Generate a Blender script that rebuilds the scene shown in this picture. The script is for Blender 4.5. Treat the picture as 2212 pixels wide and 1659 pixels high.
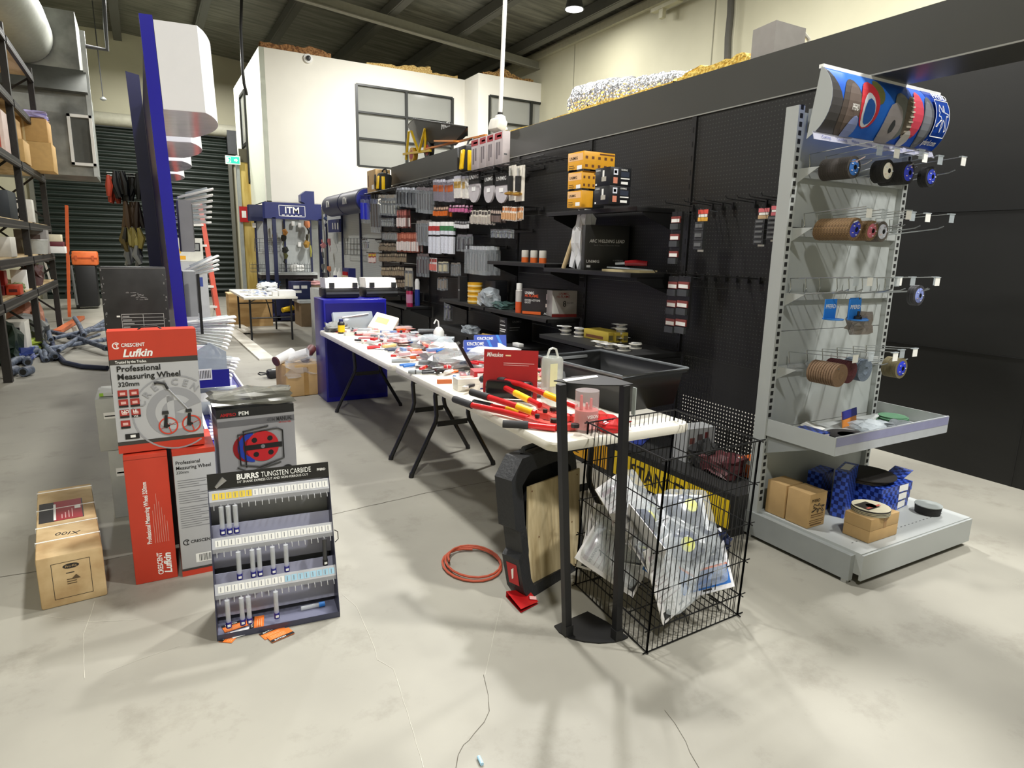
import bpy, bmesh, math, random
from mathutils import Vector, Matrix, Euler
random.seed(7)
PI = math.pi
for o in list(bpy.data.objects): bpy.data.objects.remove(o)
C = bpy.context.scene.collection
# ------------------------------------------------ camera
CAMZ = 1.55
YAW, PITCH, ROLL, FPX = 0.51600984, 0.20458447, 0.02238096, 1388.0
FW = Vector((math.sin(YAW)*math.cos(PITCH), math.cos(YAW)*math.cos(PITCH), -math.sin(PITCH)))
_r = Vector((math.cos(YAW), -math.sin(YAW), 0)); _u = _r.cross(FW)
RT = _r*math.cos(ROLL) + _u*math.sin(ROLL); UP = _u*math.cos(ROLL) - _r*math.sin(ROLL)
cd = bpy.data.cameras.new('camera'); cam = bpy.data.objects.new('camera', cd); C.objects.link(cam)
cd.sensor_fit = 'HORIZONTAL'; cd.sensor_width = 36.0; cd.lens = FPX/2212*36; cd.clip_end = 200; cd.clip_start = .05
mw = Matrix((RT, UP, -FW)).transposed().to_4x4(); mw.translation = (0, 0, CAMZ)
cam.matrix_world = mw
bpy.context.scene.camera = cam
def P(x, y, X=None, Y=None, z=None):
    """point of the room on a known plane (X, Y or height z) seen at photo pixel x, y"""
    d = FW + RT*((x-1106)/FPX) - UP*((y-829.5)/FPX)
    o = Vector((0, 0, CAMZ))
    t = (X-o.x)/d.x if X is not None else (Y-o.y)/d.y if Y is not None else (z-o.z)/d.z
    return o + d*t
# ------------------------------------------------ world, exposure
sc = bpy.context.scene
sc.view_settings.view_transform = 'Standard'; sc.view_settings.look = 'None'
sc.view_settings.gamma = 1.0; sc.view_settings.use_curve_mapping = False
sc.view_settings.exposure = 0.12
w = bpy.data.worlds.new('world'); sc.world = w; w.use_nodes = True
bg = w.node_tree.nodes['Background']; bg.inputs[0].default_value = (0.9, 0.95, 0.88, 1); bg.inputs[1].default_value = 0.06
# ------------------------------------------------ lamps of the hall: (x, y, z, watts); the LED high bays hang below the roof
LAMPS = [(7.4, 11.0, 6.0, 70), (4.99, 12.06, 6.1, 420), (-0.11, 15.3, 6.1, 420), (4.6, 6.2, 6.0, 620), (1.1, 4.4, 6.1, 370),
         (-0.4, -1.6, 6.1, 330), (4.4, -0.6, 6.1, 520), (-3.2, 9.0, 6.1, 200), (1.5, 18.5, 6.1, 300), (6.2, 3.4, 6.1, 480)]
LIGHTW = 0.68
# ------------------------------------------------ materials
def lin(c):
    c /= 255.0
    return c/12.92 if c <= .04045 else ((c+.055)/1.055)**2.4
def rgb(h): return tuple(lin(int(h[i:i+2], 16)) for i in (0, 2, 4)) + (1,)
MATS = {}
def M(key, rough=.5, metal=0.0, var=0.06, scale=14.0, bump=0.0, alpha=1.0, emit=0.0, coat=0.0):
    k = (key, rough, metal, var, scale, bump, alpha, emit, coat)
    if k in MATS: return MATS[k]
    m = bpy.data.materials.new('surface_'+key); m.use_nodes = True
    nt = m.node_tree; b = nt.nodes['Principled BSDF']
    col = rgb(key)
    b.inputs['Roughness'].default_value = rough; b.inputs['Metallic'].default_value = metal
    if coat: b.inputs['Coat Weight'].default_value = coat
    if var > 0:
        tc = nt.nodes.new('ShaderNodeTexCoord'); n = nt.nodes.new('ShaderNodeTexNoise'); n.inputs['Scale'].default_value = scale
        n.inputs['Detail'].default_value = 3
        nt.links.new(tc.outputs['Object'], n.inputs['Vector'])
        r = nt.nodes.new('ShaderNodeValToRGB'); r.color_ramp.elements[0].position = .3; r.color_ramp.elements[1].position = .7
        r.color_ramp.elements[0].color = tuple(c*(1-var) for c in col[:3])+(1,)
        r.color_ramp.elements[1].color = tuple(min(1, c*(1+var)) for c in col[:3])+(1,)
        nt.links.new(n.outputs['Fac'], r.inputs['Fac']); nt.links.new(r.outputs['Color'], b.inputs['Base Color'])
        if bump:
            bp = nt.nodes.new('ShaderNodeBump'); bp.inputs['Strength'].default_value = bump; bp.inputs['Distance'].default_value = .01
            nt.links.new(n.outputs['Fac'], bp.inputs['Height']); nt.links.new(bp.outputs[0], b.inputs['Normal'])
    else: b.inputs['Base Color'].default_value = col
    if alpha < 1: b.inputs['Alpha'].default_value = alpha
    if emit: b.inputs['Emission Color'].default_value = col; b.inputs['Emission Strength'].default_value = emit
    MATS[k] = m
    return m
def mixmat(name, c1, c2, scale=(6, 6, 6), rough=.6, metal=0.0, lo=.4, hi=.6, bump=0.0, kind='noise', detail=6):
    m = bpy.data.materials.new(name); m.use_nodes = True; nt = m.node_tree; b = nt.nodes['Principled BSDF']
    tc = nt.nodes.new('ShaderNodeTexCoord'); mp = nt.nodes.new('ShaderNodeMapping'); mp.inputs['Scale'].default_value = scale
    nt.links.new(tc.outputs['Object'], mp.inputs['Vector'])
    if kind == 'noise':
        n = nt.nodes.new('ShaderNodeTexNoise'); n.inputs['Scale'].default_value = 1; n.inputs['Detail'].default_value = detail; f = n.outputs['Fac']
    elif kind == 'voronoi':
        n = nt.nodes.new('ShaderNodeTexVoronoi'); n.inputs['Scale'].default_value = 1; f = n.outputs['Distance']
    elif kind == 'checker':
        n = nt.nodes.new('ShaderNodeTexChecker'); n.inputs['Scale'].default_value = 1; f = n.outputs['Fac']
    nt.links.new(mp.outputs[0], n.inputs['Vector'])
    r = nt.nodes.new('ShaderNodeValToRGB'); r.color_ramp.elements[0].position = lo; r.color_ramp.elements[1].position = hi
    r.color_ramp.elements[0].color = rgb(c1); r.color_ramp.elements[1].color = rgb(c2)
    nt.links.new(f, r.inputs['Fac']); nt.links.new(r.outputs['Color'], b.inputs['Base Color'])
    b.inputs['Roughness'].default_value = rough; b.inputs['Metallic'].default_value = metal
    if bump:
        bp = nt.nodes.new('ShaderNodeBump'); bp.inputs['Strength'].default_value = bump; bp.inputs['Distance'].default_value = .02
        nt.links.new(f, bp.inputs['Height']); nt.links.new(bp.outputs[0], b.inputs['Normal'])
    return m
def dots(name, base, dot, ax, step, rad, rough=.5, through=False, metal=0.0):
    """peg board: a square grid of round holes; ax names the two object axes of the sheet"""
    m = bpy.data.materials.new(name); m.use_nodes = True; nt = m.node_tree; b = nt.nodes['Principled BSDF']
    tc = nt.nodes.new('ShaderNodeTexCoord'); sp = nt.nodes.new('ShaderNodeSeparateXYZ'); nt.links.new(tc.outputs['Object'], sp.inputs[0])
    sq = []
    for a in ax:
        d = nt.nodes.new('ShaderNodeMath'); d.operation = 'PINGPONG'; d.inputs[1].default_value = step/2
        nt.links.new(sp.outputs[a], d.inputs[0])
        e = nt.nodes.new('ShaderNodeMath'); e.operation = 'POWER'; e.inputs[1].default_value = 2
        nt.links.new(d.outputs[0], e.inputs[0]); sq.append(e)
    s = nt.nodes.new('ShaderNodeMath'); s.operation = 'ADD'; nt.links.new(sq[0].outputs[0], s.inputs[0]); nt.links.new(sq[1].outputs[0], s.inputs[1])
    l = nt.nodes.new('ShaderNodeMath'); l.operation = 'LESS_THAN'; l.inputs[1].default_value = rad*rad; nt.links.new(s.outputs[0], l.inputs[0])
    b.inputs['Roughness'].default_value = rough; b.inputs['Metallic'].default_value = metal
    if through:
        b.inputs['Base Color'].default_value = rgb(base)
        t = nt.nodes.new('ShaderNodeBsdfTransparent'); mx = nt.nodes.new('ShaderNodeMixShader')
        nt.links.new(l.outputs[0], mx.inputs[0]); nt.links.new(b.outputs[0], mx.inputs[1]); nt.links.new(t.outputs[0], mx.inputs[2])
        nt.links.new(mx.outputs[0], nt.nodes['Material Output'].inputs[0])
    else:
        mx = nt.nodes.new('ShaderNodeMix'); mx.data_type = 'RGBA'
        mx.inputs[6].default_value = rgb(base); mx.inputs[7].default_value = rgb(dot)
        nt.links.new(l.outputs[0], mx.inputs[0]); nt.links.new(mx.outputs[2], b.inputs['Base Color'])
    return m
BLACK = M('1b1b1c', .45); BLK2 = M('262626', .6); WHITE = M('e9e8e4', .5); PAPER = M('f4f4f0', .6, var=.02)
RED = M('b3191c', .35); ORED = M('cf3a22', .5); ORANGE = M('f0691c', .45); YEL = M('f2c413', .4); BLUE = M('16209a', .35)
NAVY = M('1a2150', .4); GREY = M('9aa09e', .5); LGREY = M('c3c8c7', .5); DGREY = M('4a4c4e', .5); STEEL = M('b8babb', .28, .9)
CARD = M('c2a06c', .75, var=.12, scale=5); CLEAR = M('dfe6ea', .12, alpha=.28, var=0); CLEARD = M('c9d2d8', .1, alpha=.5, var=0)
BAGM = M('f3f5f7', .15, alpha=.62, var=0); TAN = M('b98d55', .7, var=.1); GREEN = M('2f7a4e', .5); PINK = M('e28a98', .4); LBLUE = M('2f7fd6', .4)
BROWN = M('6b4022', .6); TEAL = M('17948f', .5)
# ------------------------------------------------ mesh builder
class MB:
    def __init__(s, T=None): s.bm = bmesh.new(); s.mats = []; s.T = T or Matrix()
    def mi(s, m):
        if m not in s.mats: s.mats.append(m)
        return s.mats.index(m)
    def add(s, vs, fs, m, T=None):
        T = s.T @ T if T is not None else s.T
        bv = [s.bm.verts.new(T @ Vector(v)) for v in vs]; i = s.mi(m)
        for f in fs:
            try: fc = s.bm.faces.new([bv[k] for k in f])
            except ValueError: continue
            fc.material_index = i; fc.smooth = True
        return s
    def box(s, c, d, m, rot=None, bev=0):
        T = Matrix.Translation(c)
        if rot: T = T @ Euler(rot).to_matrix().to_4x4()
        x, y, z = d[0]/2, d[1]/2, d[2]/2
        if bev:
            b = min(bev, x*.9, y*.9, z*.9); vs = []; 
            t = bmesh.new(); bmesh.ops.create_cube(t, size=1)
            for v in t.verts: v.co = Vector((v.co.x*d[0], v.co.y*d[1], v.co.z*d[2]))
            bmesh.ops.bevel(t, geom=list(t.edges), offset=b, segments=2, affect='EDGES', profile=.5)
            t.verts.index_update()
            s.add([v.co.copy() for v in t.verts], [[v.index for v in f.verts] for f in t.faces], m, T); t.free(); return s
        vs = [(-x, -y, -z), (x, -y, -z), (x, y, -z), (-x, y, -z), (-x, -y, z), (x, -y, z), (x, y, z), (-x, y, z)]
        return s.add(vs, [(0, 3, 2, 1), (4, 5, 6, 7), (0, 1, 5, 4), (1, 2, 6, 5), (2, 3, 7, 6), (3, 0, 4, 7)], m, T)
    def bb(s, x0, x1, y0, y1, z0, z1, m, bev=0): return s.box(((x0+x1)/2, (y0+y1)/2, (z0+z1)/2), (abs(x1-x0), abs(y1-y0), abs(z1-z0)), m, None, bev)
    def frame_at(s, p0, p1):
        a = Vector(p0); b = Vector(p1); d = b-a; L = d.length; d = d.normalized() if L > 0 else Vector((0, 0, 1))
        r = Vector((0, 0, 1)) if abs(d.z) < .95 else Vector((1, 0, 0))
        x = r.cross(d).normalized(); y = d.cross(x)
        T = Matrix((x, y, d)).transposed().to_4x4(); T.translation = a
        return T, L
    def bar(s, p0, p1, w, h, m):
        T, L = s.frame_at(p0, p1)
        x, y = w/2, h/2
        return s.add([(-x, -y, 0), (x, -y, 0), (x, y, 0), (-x, y, 0), (-x, -y, L), (x, -y, L), (x, y, L), (-x, y, L)],
                     [(0, 3, 2, 1), (4, 5, 6, 7), (0, 1, 5, 4), (1, 2, 6, 5), (2, 3, 7, 6), (3, 0, 4, 7)], m, T)
    def cyl(s, p0, p1, r0, m, r1=None, n=16, cap=True):
        T, L = s.frame_at(p0, p1); r1 = r0 if r1 is None else r1
        vs = [(r0*math.cos(2*PI*k/n), r0*math.sin(2*PI*k/n), 0) for k in range(n)] + [(r1*math.cos(2*PI*k/n), r1*math.sin(2*PI*k/n), L) for k in range(n)]
        fs = [(k, (k+1) % n, n+(k+1) % n, n+k) for k in range(n)]
        if cap: fs += [tuple(range(n-1, -1, -1)), tuple(range(n, 2*n))]
        return s.add(vs, fs, m, T)
    def tube(s, pts, r, m, n=8, closed=False):
        pts = [Vector(p) for p in pts]; N = len(pts); vs = []; x = None
        for i, p in enumerate(pts):
            if closed: d = pts[(i+1) % N]-pts[i-1]
            else: d = (pts[min(i+1, N-1)]-pts[max(i-1, 0)])
            d = d.normalized() if d.length > 1e-9 else Vector((0, 0, 1))
            if x is None:
                rr = Vector((0, 0, 1)) if abs(d.z) < .9 else Vector((1, 0, 0)); x = rr.cross(d).normalized()
            else:
                x = (x - d*x.dot(d)); x = x.normalized() if x.length > 1e-6 else Vector((1, 0, 0))
            y = d.cross(x)
            q = r[i] if isinstance(r, (list, tuple)) else r
            vs += [p + x*(q*math.cos(2*PI*k/n)) + y*(q*math.sin(2*PI*k/n)) for k in range(n)]
        fs = []
        for i in range(N if closed else N-1):
            a = i*n; b = ((i+1) % N)*n
            fs += [(a+k, a+(k+1) % n, b+(k+1) % n, b+k) for k in range(n)]
        if not closed: fs += [tuple(range(n-1, -1, -1)), tuple(range((N-1)*n, N*n))]
        return s.add(vs, fs, m)
    def lathe(s, prof, m, c=(0, 0, 0), ax='z', n=24):
        c = Vector(c); vs = []
        for (r, h) in prof:
            for k in range(n):
                a = 2*PI*k/n; u, v = r*math.cos(a), r*math.sin(a)
                vs.append(c + (Vector((u, v, h)) if ax == 'z' else Vector((h, u, v)) if ax == 'x' else Vector((v, h, u))))
        fs = [(i*n+k, i*n+(k+1) % n, (i+1)*n+(k+1) % n, (i+1)*n+k) for i in range(len(prof)-1) for k in range(n)]
        if prof[0][0] > 1e-6: fs.append(tuple(range(n-1, -1, -1)))
        if prof[-1][0] > 1e-6: q = (len(prof)-1)*n; fs.append(tuple(range(q, q+n)))
        return s.add(vs, fs, m)
    def poly(s, pts, m): return s.add(pts, [tuple(range(len(pts)))], m)
    def prism(s, pts, vec, m):
        n = len(pts); v = Vector(vec); pts = [Vector(p) for p in pts]
        return s.add(pts+[p+v for p in pts], [tuple(range(n-1, -1, -1)), tuple(range(n, 2*n))]+[(k, (k+1) % n, n+(k+1) % n, n+k) for k in range(n)], m)
    def disc(s, c, r, nrm, m, n=24, rin=0):
        T, L = s.frame_at(c, Vector(c)+Vector(nrm))
        o = [(r*math.cos(2*PI*k/n), r*math.sin(2*PI*k/n), 0) for k in range(n)]
        if not rin: return s.add(o, [tuple(range(n))], m, T)
        return s.add(o+[(rin*math.cos(2*PI*k/n), rin*math.sin(2*PI*k/n), 0) for k in range(n)], [(k, (k+1) % n, n+(k+1) % n, n+k) for k in range(n)], m, T)
    def text(s, t, o, u, v, size, m, bold=0.0, align='LEFT', lift=.0006, maxw=None, shear=0):
        """letters on a face: o = anchor, u = reading direction, v = up direction of the letters"""
        cu = bpy.data.curves.new('t', 'FONT'); cu.body = t; cu.size = size; cu.align_x = align; cu.offset = bold*size*.35; cu.resolution_u = 2; cu.shear = shear
        ob = bpy.data.objects.new('t', cu); C.objects.link(ob)
        me = bpy.data.meshes.new_from_object(ob.evaluated_get(bpy.context.evaluated_depsgraph_get()))
        u = Vector(u).normalized(); v = Vector(v).normalized(); nn = u.cross(v)
        if maxw and len(me.vertices):
            wdt = max(q.co.x for q in me.vertices)-min(q.co.x for q in me.vertices)
            if wdt > maxw: 
                k = maxw/wdt
                for q in me.vertices: q.co.x *= k
        T = Matrix((u, v, nn)).transposed().to_4x4(); T.translation = Vector(o)+nn*lift
        s.add([q.co.copy() for q in me.vertices], [tuple(p.vertices) for p in me.polygons], m, T)
        bpy.data.objects.remove(ob); bpy.data.curves.remove(cu); bpy.data.meshes.remove(me)
        return s
    def rect(s, o, u, v, a0, a1, b0, b1, m, lift=.0005):
        u = Vector(u).normalized(); v = Vector(v).normalized(); n = u.cross(v); o = Vector(o)+n*lift
        return s.add([o+u*a0+v*b0, o+u*a1+v*b0, o+u*a1+v*b1, o+u*a0+v*b1], [(0, 1, 2, 3)], m)
    def build(s, name, parent=None, loc=None, rot=None):
        bm = s.bm
        bm.normal_update()
        for e in bm.edges:
            if len(e.link_faces) == 2:
                if e.calc_face_angle(0) > .62: e.smooth = False
        me = bpy.data.meshes.new(name); bm.to_mesh(me); bm.free()
        for m in s.mats: me.materials.append(m)
        o = bpy.data.objects.new(name, me); C.objects.link(o)
        if parent: o.parent = parent
        if loc is not None: o.location = loc
        if rot is not None: o.rotation_euler = rot
        return o
def tag(o, label, cat, group=None, kind=None):
    o['label'] = label; o['category'] = cat
    if group: o['group'] = group
    if kind: o['kind'] = kind
    return o
def thing(name, label, cat, loc=(0, 0, 0), rz=0, group=None, rot=None):
    o = bpy.data.objects.new(name, None); C.objects.link(o); o.empty_display_size = .1
    o.location = loc; o.rotation_euler = rot or (0, 0, rz)
    return tag(o, label, cat, group)
def struct(o): o['kind'] = 'structure'; return o
def dup(r, loc=None, rot=None, label=None, scale=None):
    c = r.copy(); C.objects.link(c)
    if loc is not None: c.location = loc
    if rot is not None: c.rotation_euler = rot
    if scale: c.scale = (scale,)*3
    if label: c['label'] = label
    for ch in list(r.children):
        d = ch.copy(); C.objects.link(d); d.parent = c
        for g in ch.children:
            e = g.copy(); C.objects.link(e); e.parent = d
    return c
def crumple(name, c, d, m, seed=0, amp=.25, sub=3, parent=None, extra=None):
    """an irregular plastic bag or soft pack: a jittered box, kept above its base"""
    rnd = random.Random(seed); t = bmesh.new(); bmesh.ops.create_cube(t, size=1)
    bmesh.ops.subdivide_edges(t, edges=list(t.edges), cuts=sub, use_grid_fill=True)
    for v in t.verts:
        q = v.co; k = 1-.28*(abs(q.x*2)**4+abs(q.y*2)**4)*.5
        v.co = Vector((q.x*d[0]*(1+rnd.uniform(-amp, amp)*.4), q.y*d[1]*(1+rnd.uniform(-amp, amp)*.4), q.z*d[2]*k*(1+rnd.uniform(-amp, amp))))
        if q.z <= -.49*d[2]*0 and v.co.z < -d[2]*.5: v.co.z = -d[2]*.5
    t.verts.index_update(); b = MB()
    b.add([v.co+Vector((0, 0, d[2]/2)) for v in t.verts], [[v.index for v in f.verts] for f in t.faces], m); t.free()
    if extra: extra(b)
    for f in b.bm.faces: f.smooth = False
    return b.build(name, parent, c)

def verts_base(obs):
    vs = [v.co for o in obs for v in o.data.vertices]
    return Vector(((min(v.x for v in vs)+max(v.x for v in vs))/2, (min(v.y for v in vs)+max(v.y for v in vs))/2, min(v.z for v in vs)))
def solo(b, name, label, cat, group=None, kind=None):
    o = b.build(name); c = verts_base([o]); o.data.transform(Matrix.Translation(-c)); o.location = c
    return tag(o, label, cat, group, kind)
def settle(t):
    """give a thing built in room coordinates its own base point"""
    ch = [o for o in t.children_recursive if o.data]; c = verts_base(ch)
    for o in ch: o.data.transform(Matrix.Translation(-c))
    t.location = c; return t
def pbox(xl, xc, xr, yt, yb, z):
    """room extents of an upright box on height z: photo columns of its left, near and right edges, rows of the near edge"""
    c = P(xc, yb, z=z); return c.x, P(xr, yb, Y=c.y).x, c.y, P(xl, yb, X=c.x).y, z, z+(P(xc, yt, X=c.x).z-z)
FX = ((0, -1, 0), (0, 0, 1))      # reading and up directions on a face looking to -X
FY = ((1, 0, 0), (0, 0, 1))       # ... on a face looking to -Y
def carton(e, name, label, cat, m, fx=(), fy=(), ft=(), group=None, extra=None, lid=None):
    """a product box; fx, fy, ft: marks on the -X, -Y and top faces in face fractions"""
    x0, x1, y0, y1, z0, z1 = e; b = MB(); b.bb(x0, x1, y0, y1, z0, z1, m, min(.004, (z1-z0)*.05))
    b.bb(x0+.001, x1-.001, y0+.001, y1-.001, z1-.001, z1+.0004, lid or m)
    for marks, o, (u, v), W, H in ((fx, (x0, y1, z0), FX, y1-y0, z1-z0), (fy, (x0, y0, z0), FY, x1-x0, z1-z0), (ft, (x0, y0, z1+.0006), ((1, 0, 0), (0, 1, 0)), x1-x0, y1-y0)):
        for q in marks:
            if q[0] == 'r': b.rect(o, u, v, q[1]*W, q[2]*W, q[3]*H, q[4]*H, q[5], lift=.0008+(q[6] if len(q) > 6 else 0))
            elif q[0] == 't': b.text(q[1], Vector(o)+Vector(u)*q[2]*W+Vector(v)*q[3]*H, u, v, q[4]*H, q[5], bold=.02, lift=.002, maxw=q[6]*W if len(q) > 6 else None)
    if extra: extra(b, e)
    return solo(b, name, label, cat, group)
# ================================================================= the hall
def fmat():
    m = mixmat('floor_concrete', '8d8a80', 'a8a599', (.9, .9, .9), .55, lo=.3, hi=.72, detail=8, bump=.03)
    nt = m.node_tree; b = nt.nodes['Principled BSDF']
    src = b.inputs['Base Color'].links[0].from_socket
    tc = nt.nodes['Texture Coordinate']; n = nt.nodes.new('ShaderNodeTexNoise'); n.inputs['Scale'].default_value = 2.6; n.inputs['Detail'].default_value = 12; n.inputs['Roughness'].default_value = .72
    nt.links.new(tc.outputs['Object'], n.inputs['Vector'])
    r = nt.nodes.new('ShaderNodeValToRGB'); r.color_ramp.elements[0].position = .30; r.color_ramp.elements[0].color = (.45, .42, .38, 1); r.color_ramp.elements[1].position = .46; r.color_ramp.elements[1].color = (1, 1, 1, 1)
    nt.links.new(n.outputs['Fac'], r.inputs[0])
    x = nt.nodes.new('ShaderNodeMix'); x.data_type = 'RGBA'; x.blend_type = 'MULTIPLY'; x.inputs[0].default_value = .45
    nt.links.new(src, x.inputs[6]); nt.links.new(r.outputs[0], x.inputs[7]); nt.links.new(x.outputs[2], b.inputs['Base Color'])
    return m
FLOORM = fmat()
CREAM = mixmat('cream_wall_paint', 'bdb99f', 'c9c5ab', (.5, .5, .5), .7)
OFFW = M('e6e3d8', .65, var=.02, scale=2)
WALLB = mixmat('black_wall_paint', '0f0f0e', '181817', (.7, .7, 2.5), .5)
b = MB(); b.bb(-5, 9, -6, 22, -.1, 0, FLOORM)
crk = M('5d584e', .9); scr = M('c6c3b6', .5)
def line(pts, wd, m, rnd=random.Random(3), jit=.008):
    pts = [P(x, y, z=0) for x, y in pts]; q = []
    for a, c in zip(pts, pts[1:]):
        n = max(2, int((c-a).length/.05))
        for k in range(n): q.append(a.lerp(c, k/n)+Vector((rnd.uniform(-jit, jit), rnd.uniform(-jit, jit), 0)))
    q.append(pts[-1])
    for a, c in zip(q, q[1:]):
        d = (c-a).normalized(); s = Vector((-d.y, d.x, 0))*wd*rnd.uniform(.5, 1)
        b.add([a-s+Vector((0, 0, .0012)), a+s+Vector((0, 0, .0012)), c+s+Vector((0, 0, .0012)), c-s+Vector((0, 0, .0012))], [(0, 1, 2, 3)], m)
line([(0, 1247), (230, 1210), (480, 1155), (715, 1112), (935, 1062), (1130, 1027), (1260, 997)], .0032, crk, jit=.003)
line([(1045, 1455), (1050, 1500), (1055, 1540), (1030, 1585), (1000, 1610), (985, 1659)], .0013, crk)
line([(1440, 1535), (1475, 1600), (1510, 1659)], .0013, crk)
line([(1830, 1120), (1900, 1128)], .002, crk)
line([(740, 1285), (770, 1310), (810, 1400), (815, 1425), (850, 1445), (880, 1540), (915, 1659)], .0009, scr, jit=.002)
line([(205, 1300), (180, 1370), (183, 1465)], .001, scr, jit=.002); line([(85, 1330), (200, 1344), (300, 1338)], .0009, scr, jit=.002)
line([(225, 1455), (300, 1425), (390, 1395)], .0009, scr, jit=.002); line([(1085, 1290), (1065, 1380), (1045, 1470)], .0006, scr, jit=.001)
struct(b.build('floor'))
# roof with purlins and a deep beam
roofm = mixmat('roof_foil_lining', '4a4a42', '86867a', (1.2, 9, 1), .4, .25, lo=.35, hi=.75, bump=.4)
def RZ(x): return 7.0-.09*max(x, 0)
for a, c in [(-5, -2), (-2, 0)]+[(k*.9, k*.9+.9) for k in range(10)]:
    b = MB(); b.prism([(a, -6, RZ(a)), (c, -6, RZ(c)), (c, -6, RZ(c)+.08), (a, -6, RZ(a)+.08)], (0, 28.2, 0), roofm); struct(b.build('ceiling'))
steel = M('55554e', .6); steel2 = M('8f8e82', .6)
n = 0
for x in (-3.6, -1.9, -.2, 1.55, 3.2, 4.9, 6.5, 8.0):
    n += 1
    b = MB(); b.bar((x, -6, RZ(x)-.11), (x, 21.4, RZ(x)-.11), .09, .2, steel); b.bar((x+.07, -6, RZ(x)-.21), (x+.07, 21.4, RZ(x)-.21), .16, .012, steel)
    struct(b.build('trim_%d' % n))
for y in (14.3, 7.5, 1.0):
    n += 1
    b = MB(); b.prism([(-5, y-.09, 6.78), (0, y-.09, 6.78), (8.7, y-.09, RZ(8.7)-.24), (8.7, y-.09, RZ(8.7)-.42), (0, y-.09, 6.55), (-5, y-.09, 6.55)], (0, .02, 0), steel2)
    b.prism([(-5, y-.16, 6.56), (0, y-.16, 6.56), (8.7, y-.16, RZ(8.7)-.41), (8.7, y-.16, RZ(8.7)-.43), (0, y-.16, 6.54), (-5, y-.16, 6.54)], (0, .14, 0), steel2)
    struct(b.build('trim_%d' % n))
# walls of the hall
b = MB(); b.bb(8.6, 8.75, -6, 21.4, 0, 6.4, CREAM); seam = M('8d8a76', .8)
for y in (1.0, 8.6, 12.7): b.bb(8.596, 8.6, y-.012, y+.012, 0, 6.3, seam)
b.bb(8.5, 8.6, -6, 21.4, 6.0, 6.14, M('b5b19a', .7)); struct(b.build('wall_right'))
b = MB(); b.bb(-5, 9, 21.4, 21.6, 4.72, 7.2, CREAM); b.bb(-5, -2.35, 21.4, 21.6, 0, 4.72, CREAM); b.bb(2.35, 9, 21.4, 21.6, 0, 4.72, CREAM); struct(b.build('wall_far'))
b = MB(); b.bb(-5.15, -5, -6, 21.6, 0, 7.1, CREAM); struct(b.build('wall_left'))
b = MB(); b.bb(-5, 8.75, -6.15, -6, 0, 7.1, CREAM); struct(b.build('wall_back'))
rd = M('16211a', .42, .1); b = MB()
z = .12; prof = []
while z < 4.6:
    for k in range(6): prof.append((math.sin(k/6*PI)*.045, z+.13*k/6))
    z += .16; prof.append((0, z-.03+.0)); 
vs = []; fs = []
for i, (d, zz) in enumerate(prof): vs += [(-2.35, 21.33-d, zz), (2.35, 21.33-d, zz)]
for i in range(len(prof)-1): fs.append((2*i, 2*i+1, 2*i+3, 2*i+2))
b.add(vs, fs, rd); b.bb(-2.35, 2.35, 21.26, 21.36, 0, .12, rd)
dr = b.build('door_1'); struct(dr)
b = MB(); b.cyl((-2.5, 21.2, 4.75), (2.6, 21.2, 4.75), .17, M('b9b7a4', .5), n=20); b.bb(-2.45, -2.35, 21.2, 21.4, 0, 4.6, M('6a6a60', .5)); b.bb(2.35, 2.45, 21.2, 21.4, 0, 4.6, M('6a6a60', .5)); b.bb(2.35, 2.7, 21.0, 21.35, 4.1, 4.75, DGREY)
b.build('door_housing', dr)
b = MB(); b.bb(2.13, 2.42, 17.0, 17.25, 0, 3.6, mixmat('yellowed_plywood', 'b59a4c', 'd1bb70', (8, 8, 1.2), .7)); b.bb(2.07, 2.13, 16.98, 17.2, 0, 3.6, GREY); b.bb(2.13, 2.42, 16.985, 17.0, 3.45, 3.75, M('4a4636', .8)); struct(b.build('trim_20'))
# dark bulkhead, its enclosed back room and the black wall
b = MB(); b.bb(5.19, 5.3, -6, 14.0, 0, 3.3, WALLB)
for zz in (.9, 1.9): b.bb(5.186, 5.19, -6, 14, zz-.002, zz+.002, BLACK)
for yy in (2.0, .3): b.bb(5.186, 5.19, yy-.002, yy+.002, 0, 3.3, BLACK)
struct(b.build('wall_inner'))
b = MB(); b.bb(3.25, 3.55, -6, 9.45, 2.445, 2.70, M('3d3d3a', .42, var=.03, scale=3)); b.bb(3.243, 3.25, -6, 9.45, 2.445, 2.452, M('8d8d88', .4)); struct(b.build('trim_30'))
# office box
YO, YR = 14.8, 14.07
b = MB(); b.bb(2.35, 2.45, YO, 19.0, 2.45, 5.47, M('d7dccb', .65, var=.02)); b.bb(2.35, 9, YO, 19, 2.40, 2.47, OFFW)
def wallhole(x0, x1, z0, z1, y, hx0, hx1, hz0, hz1):
    b.bb(x0, hx0, y, y+.1, z0, z1, OFFW); b.bb(hx1, x1, y, y+.1, z0, z1, OFFW); b.bb(hx0, hx1, y, y+.1, z0, hz0, OFFW); b.bb(hx0, hx1, y, y+.1, hz1, z1, OFFW)
wallhole(2.35, 6.93, 2.45, 5.47, YO, 4.33, 6.62, 3.33, 5.03)
b.bb(6.93, 7.0, YR+.1, YO+.1, 2.45, 5.47, OFFW)
wallhole(6.93, 9.0, 2.45, 5.47, YR, 7.22, 8.95, 3.6, 5.03)
b.bb(2.45, 8.6, YO+.5, YO+.52, 2.5, 5.4, M('a8a9a0', .8))
b.bb(3.1, 8.6, 15.9, 16.0, 0, 2.42, M('b9bcb8', .7)); b.bb(2.42, 3.1, 15.9, 16, 0, 2.42, M('b9bcb8', .7)); b.bb(4.9, 5.0, 12, 16, 0, 2.42, M('b9bcb8', .7))
struct(b.build('wall_office'))
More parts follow.
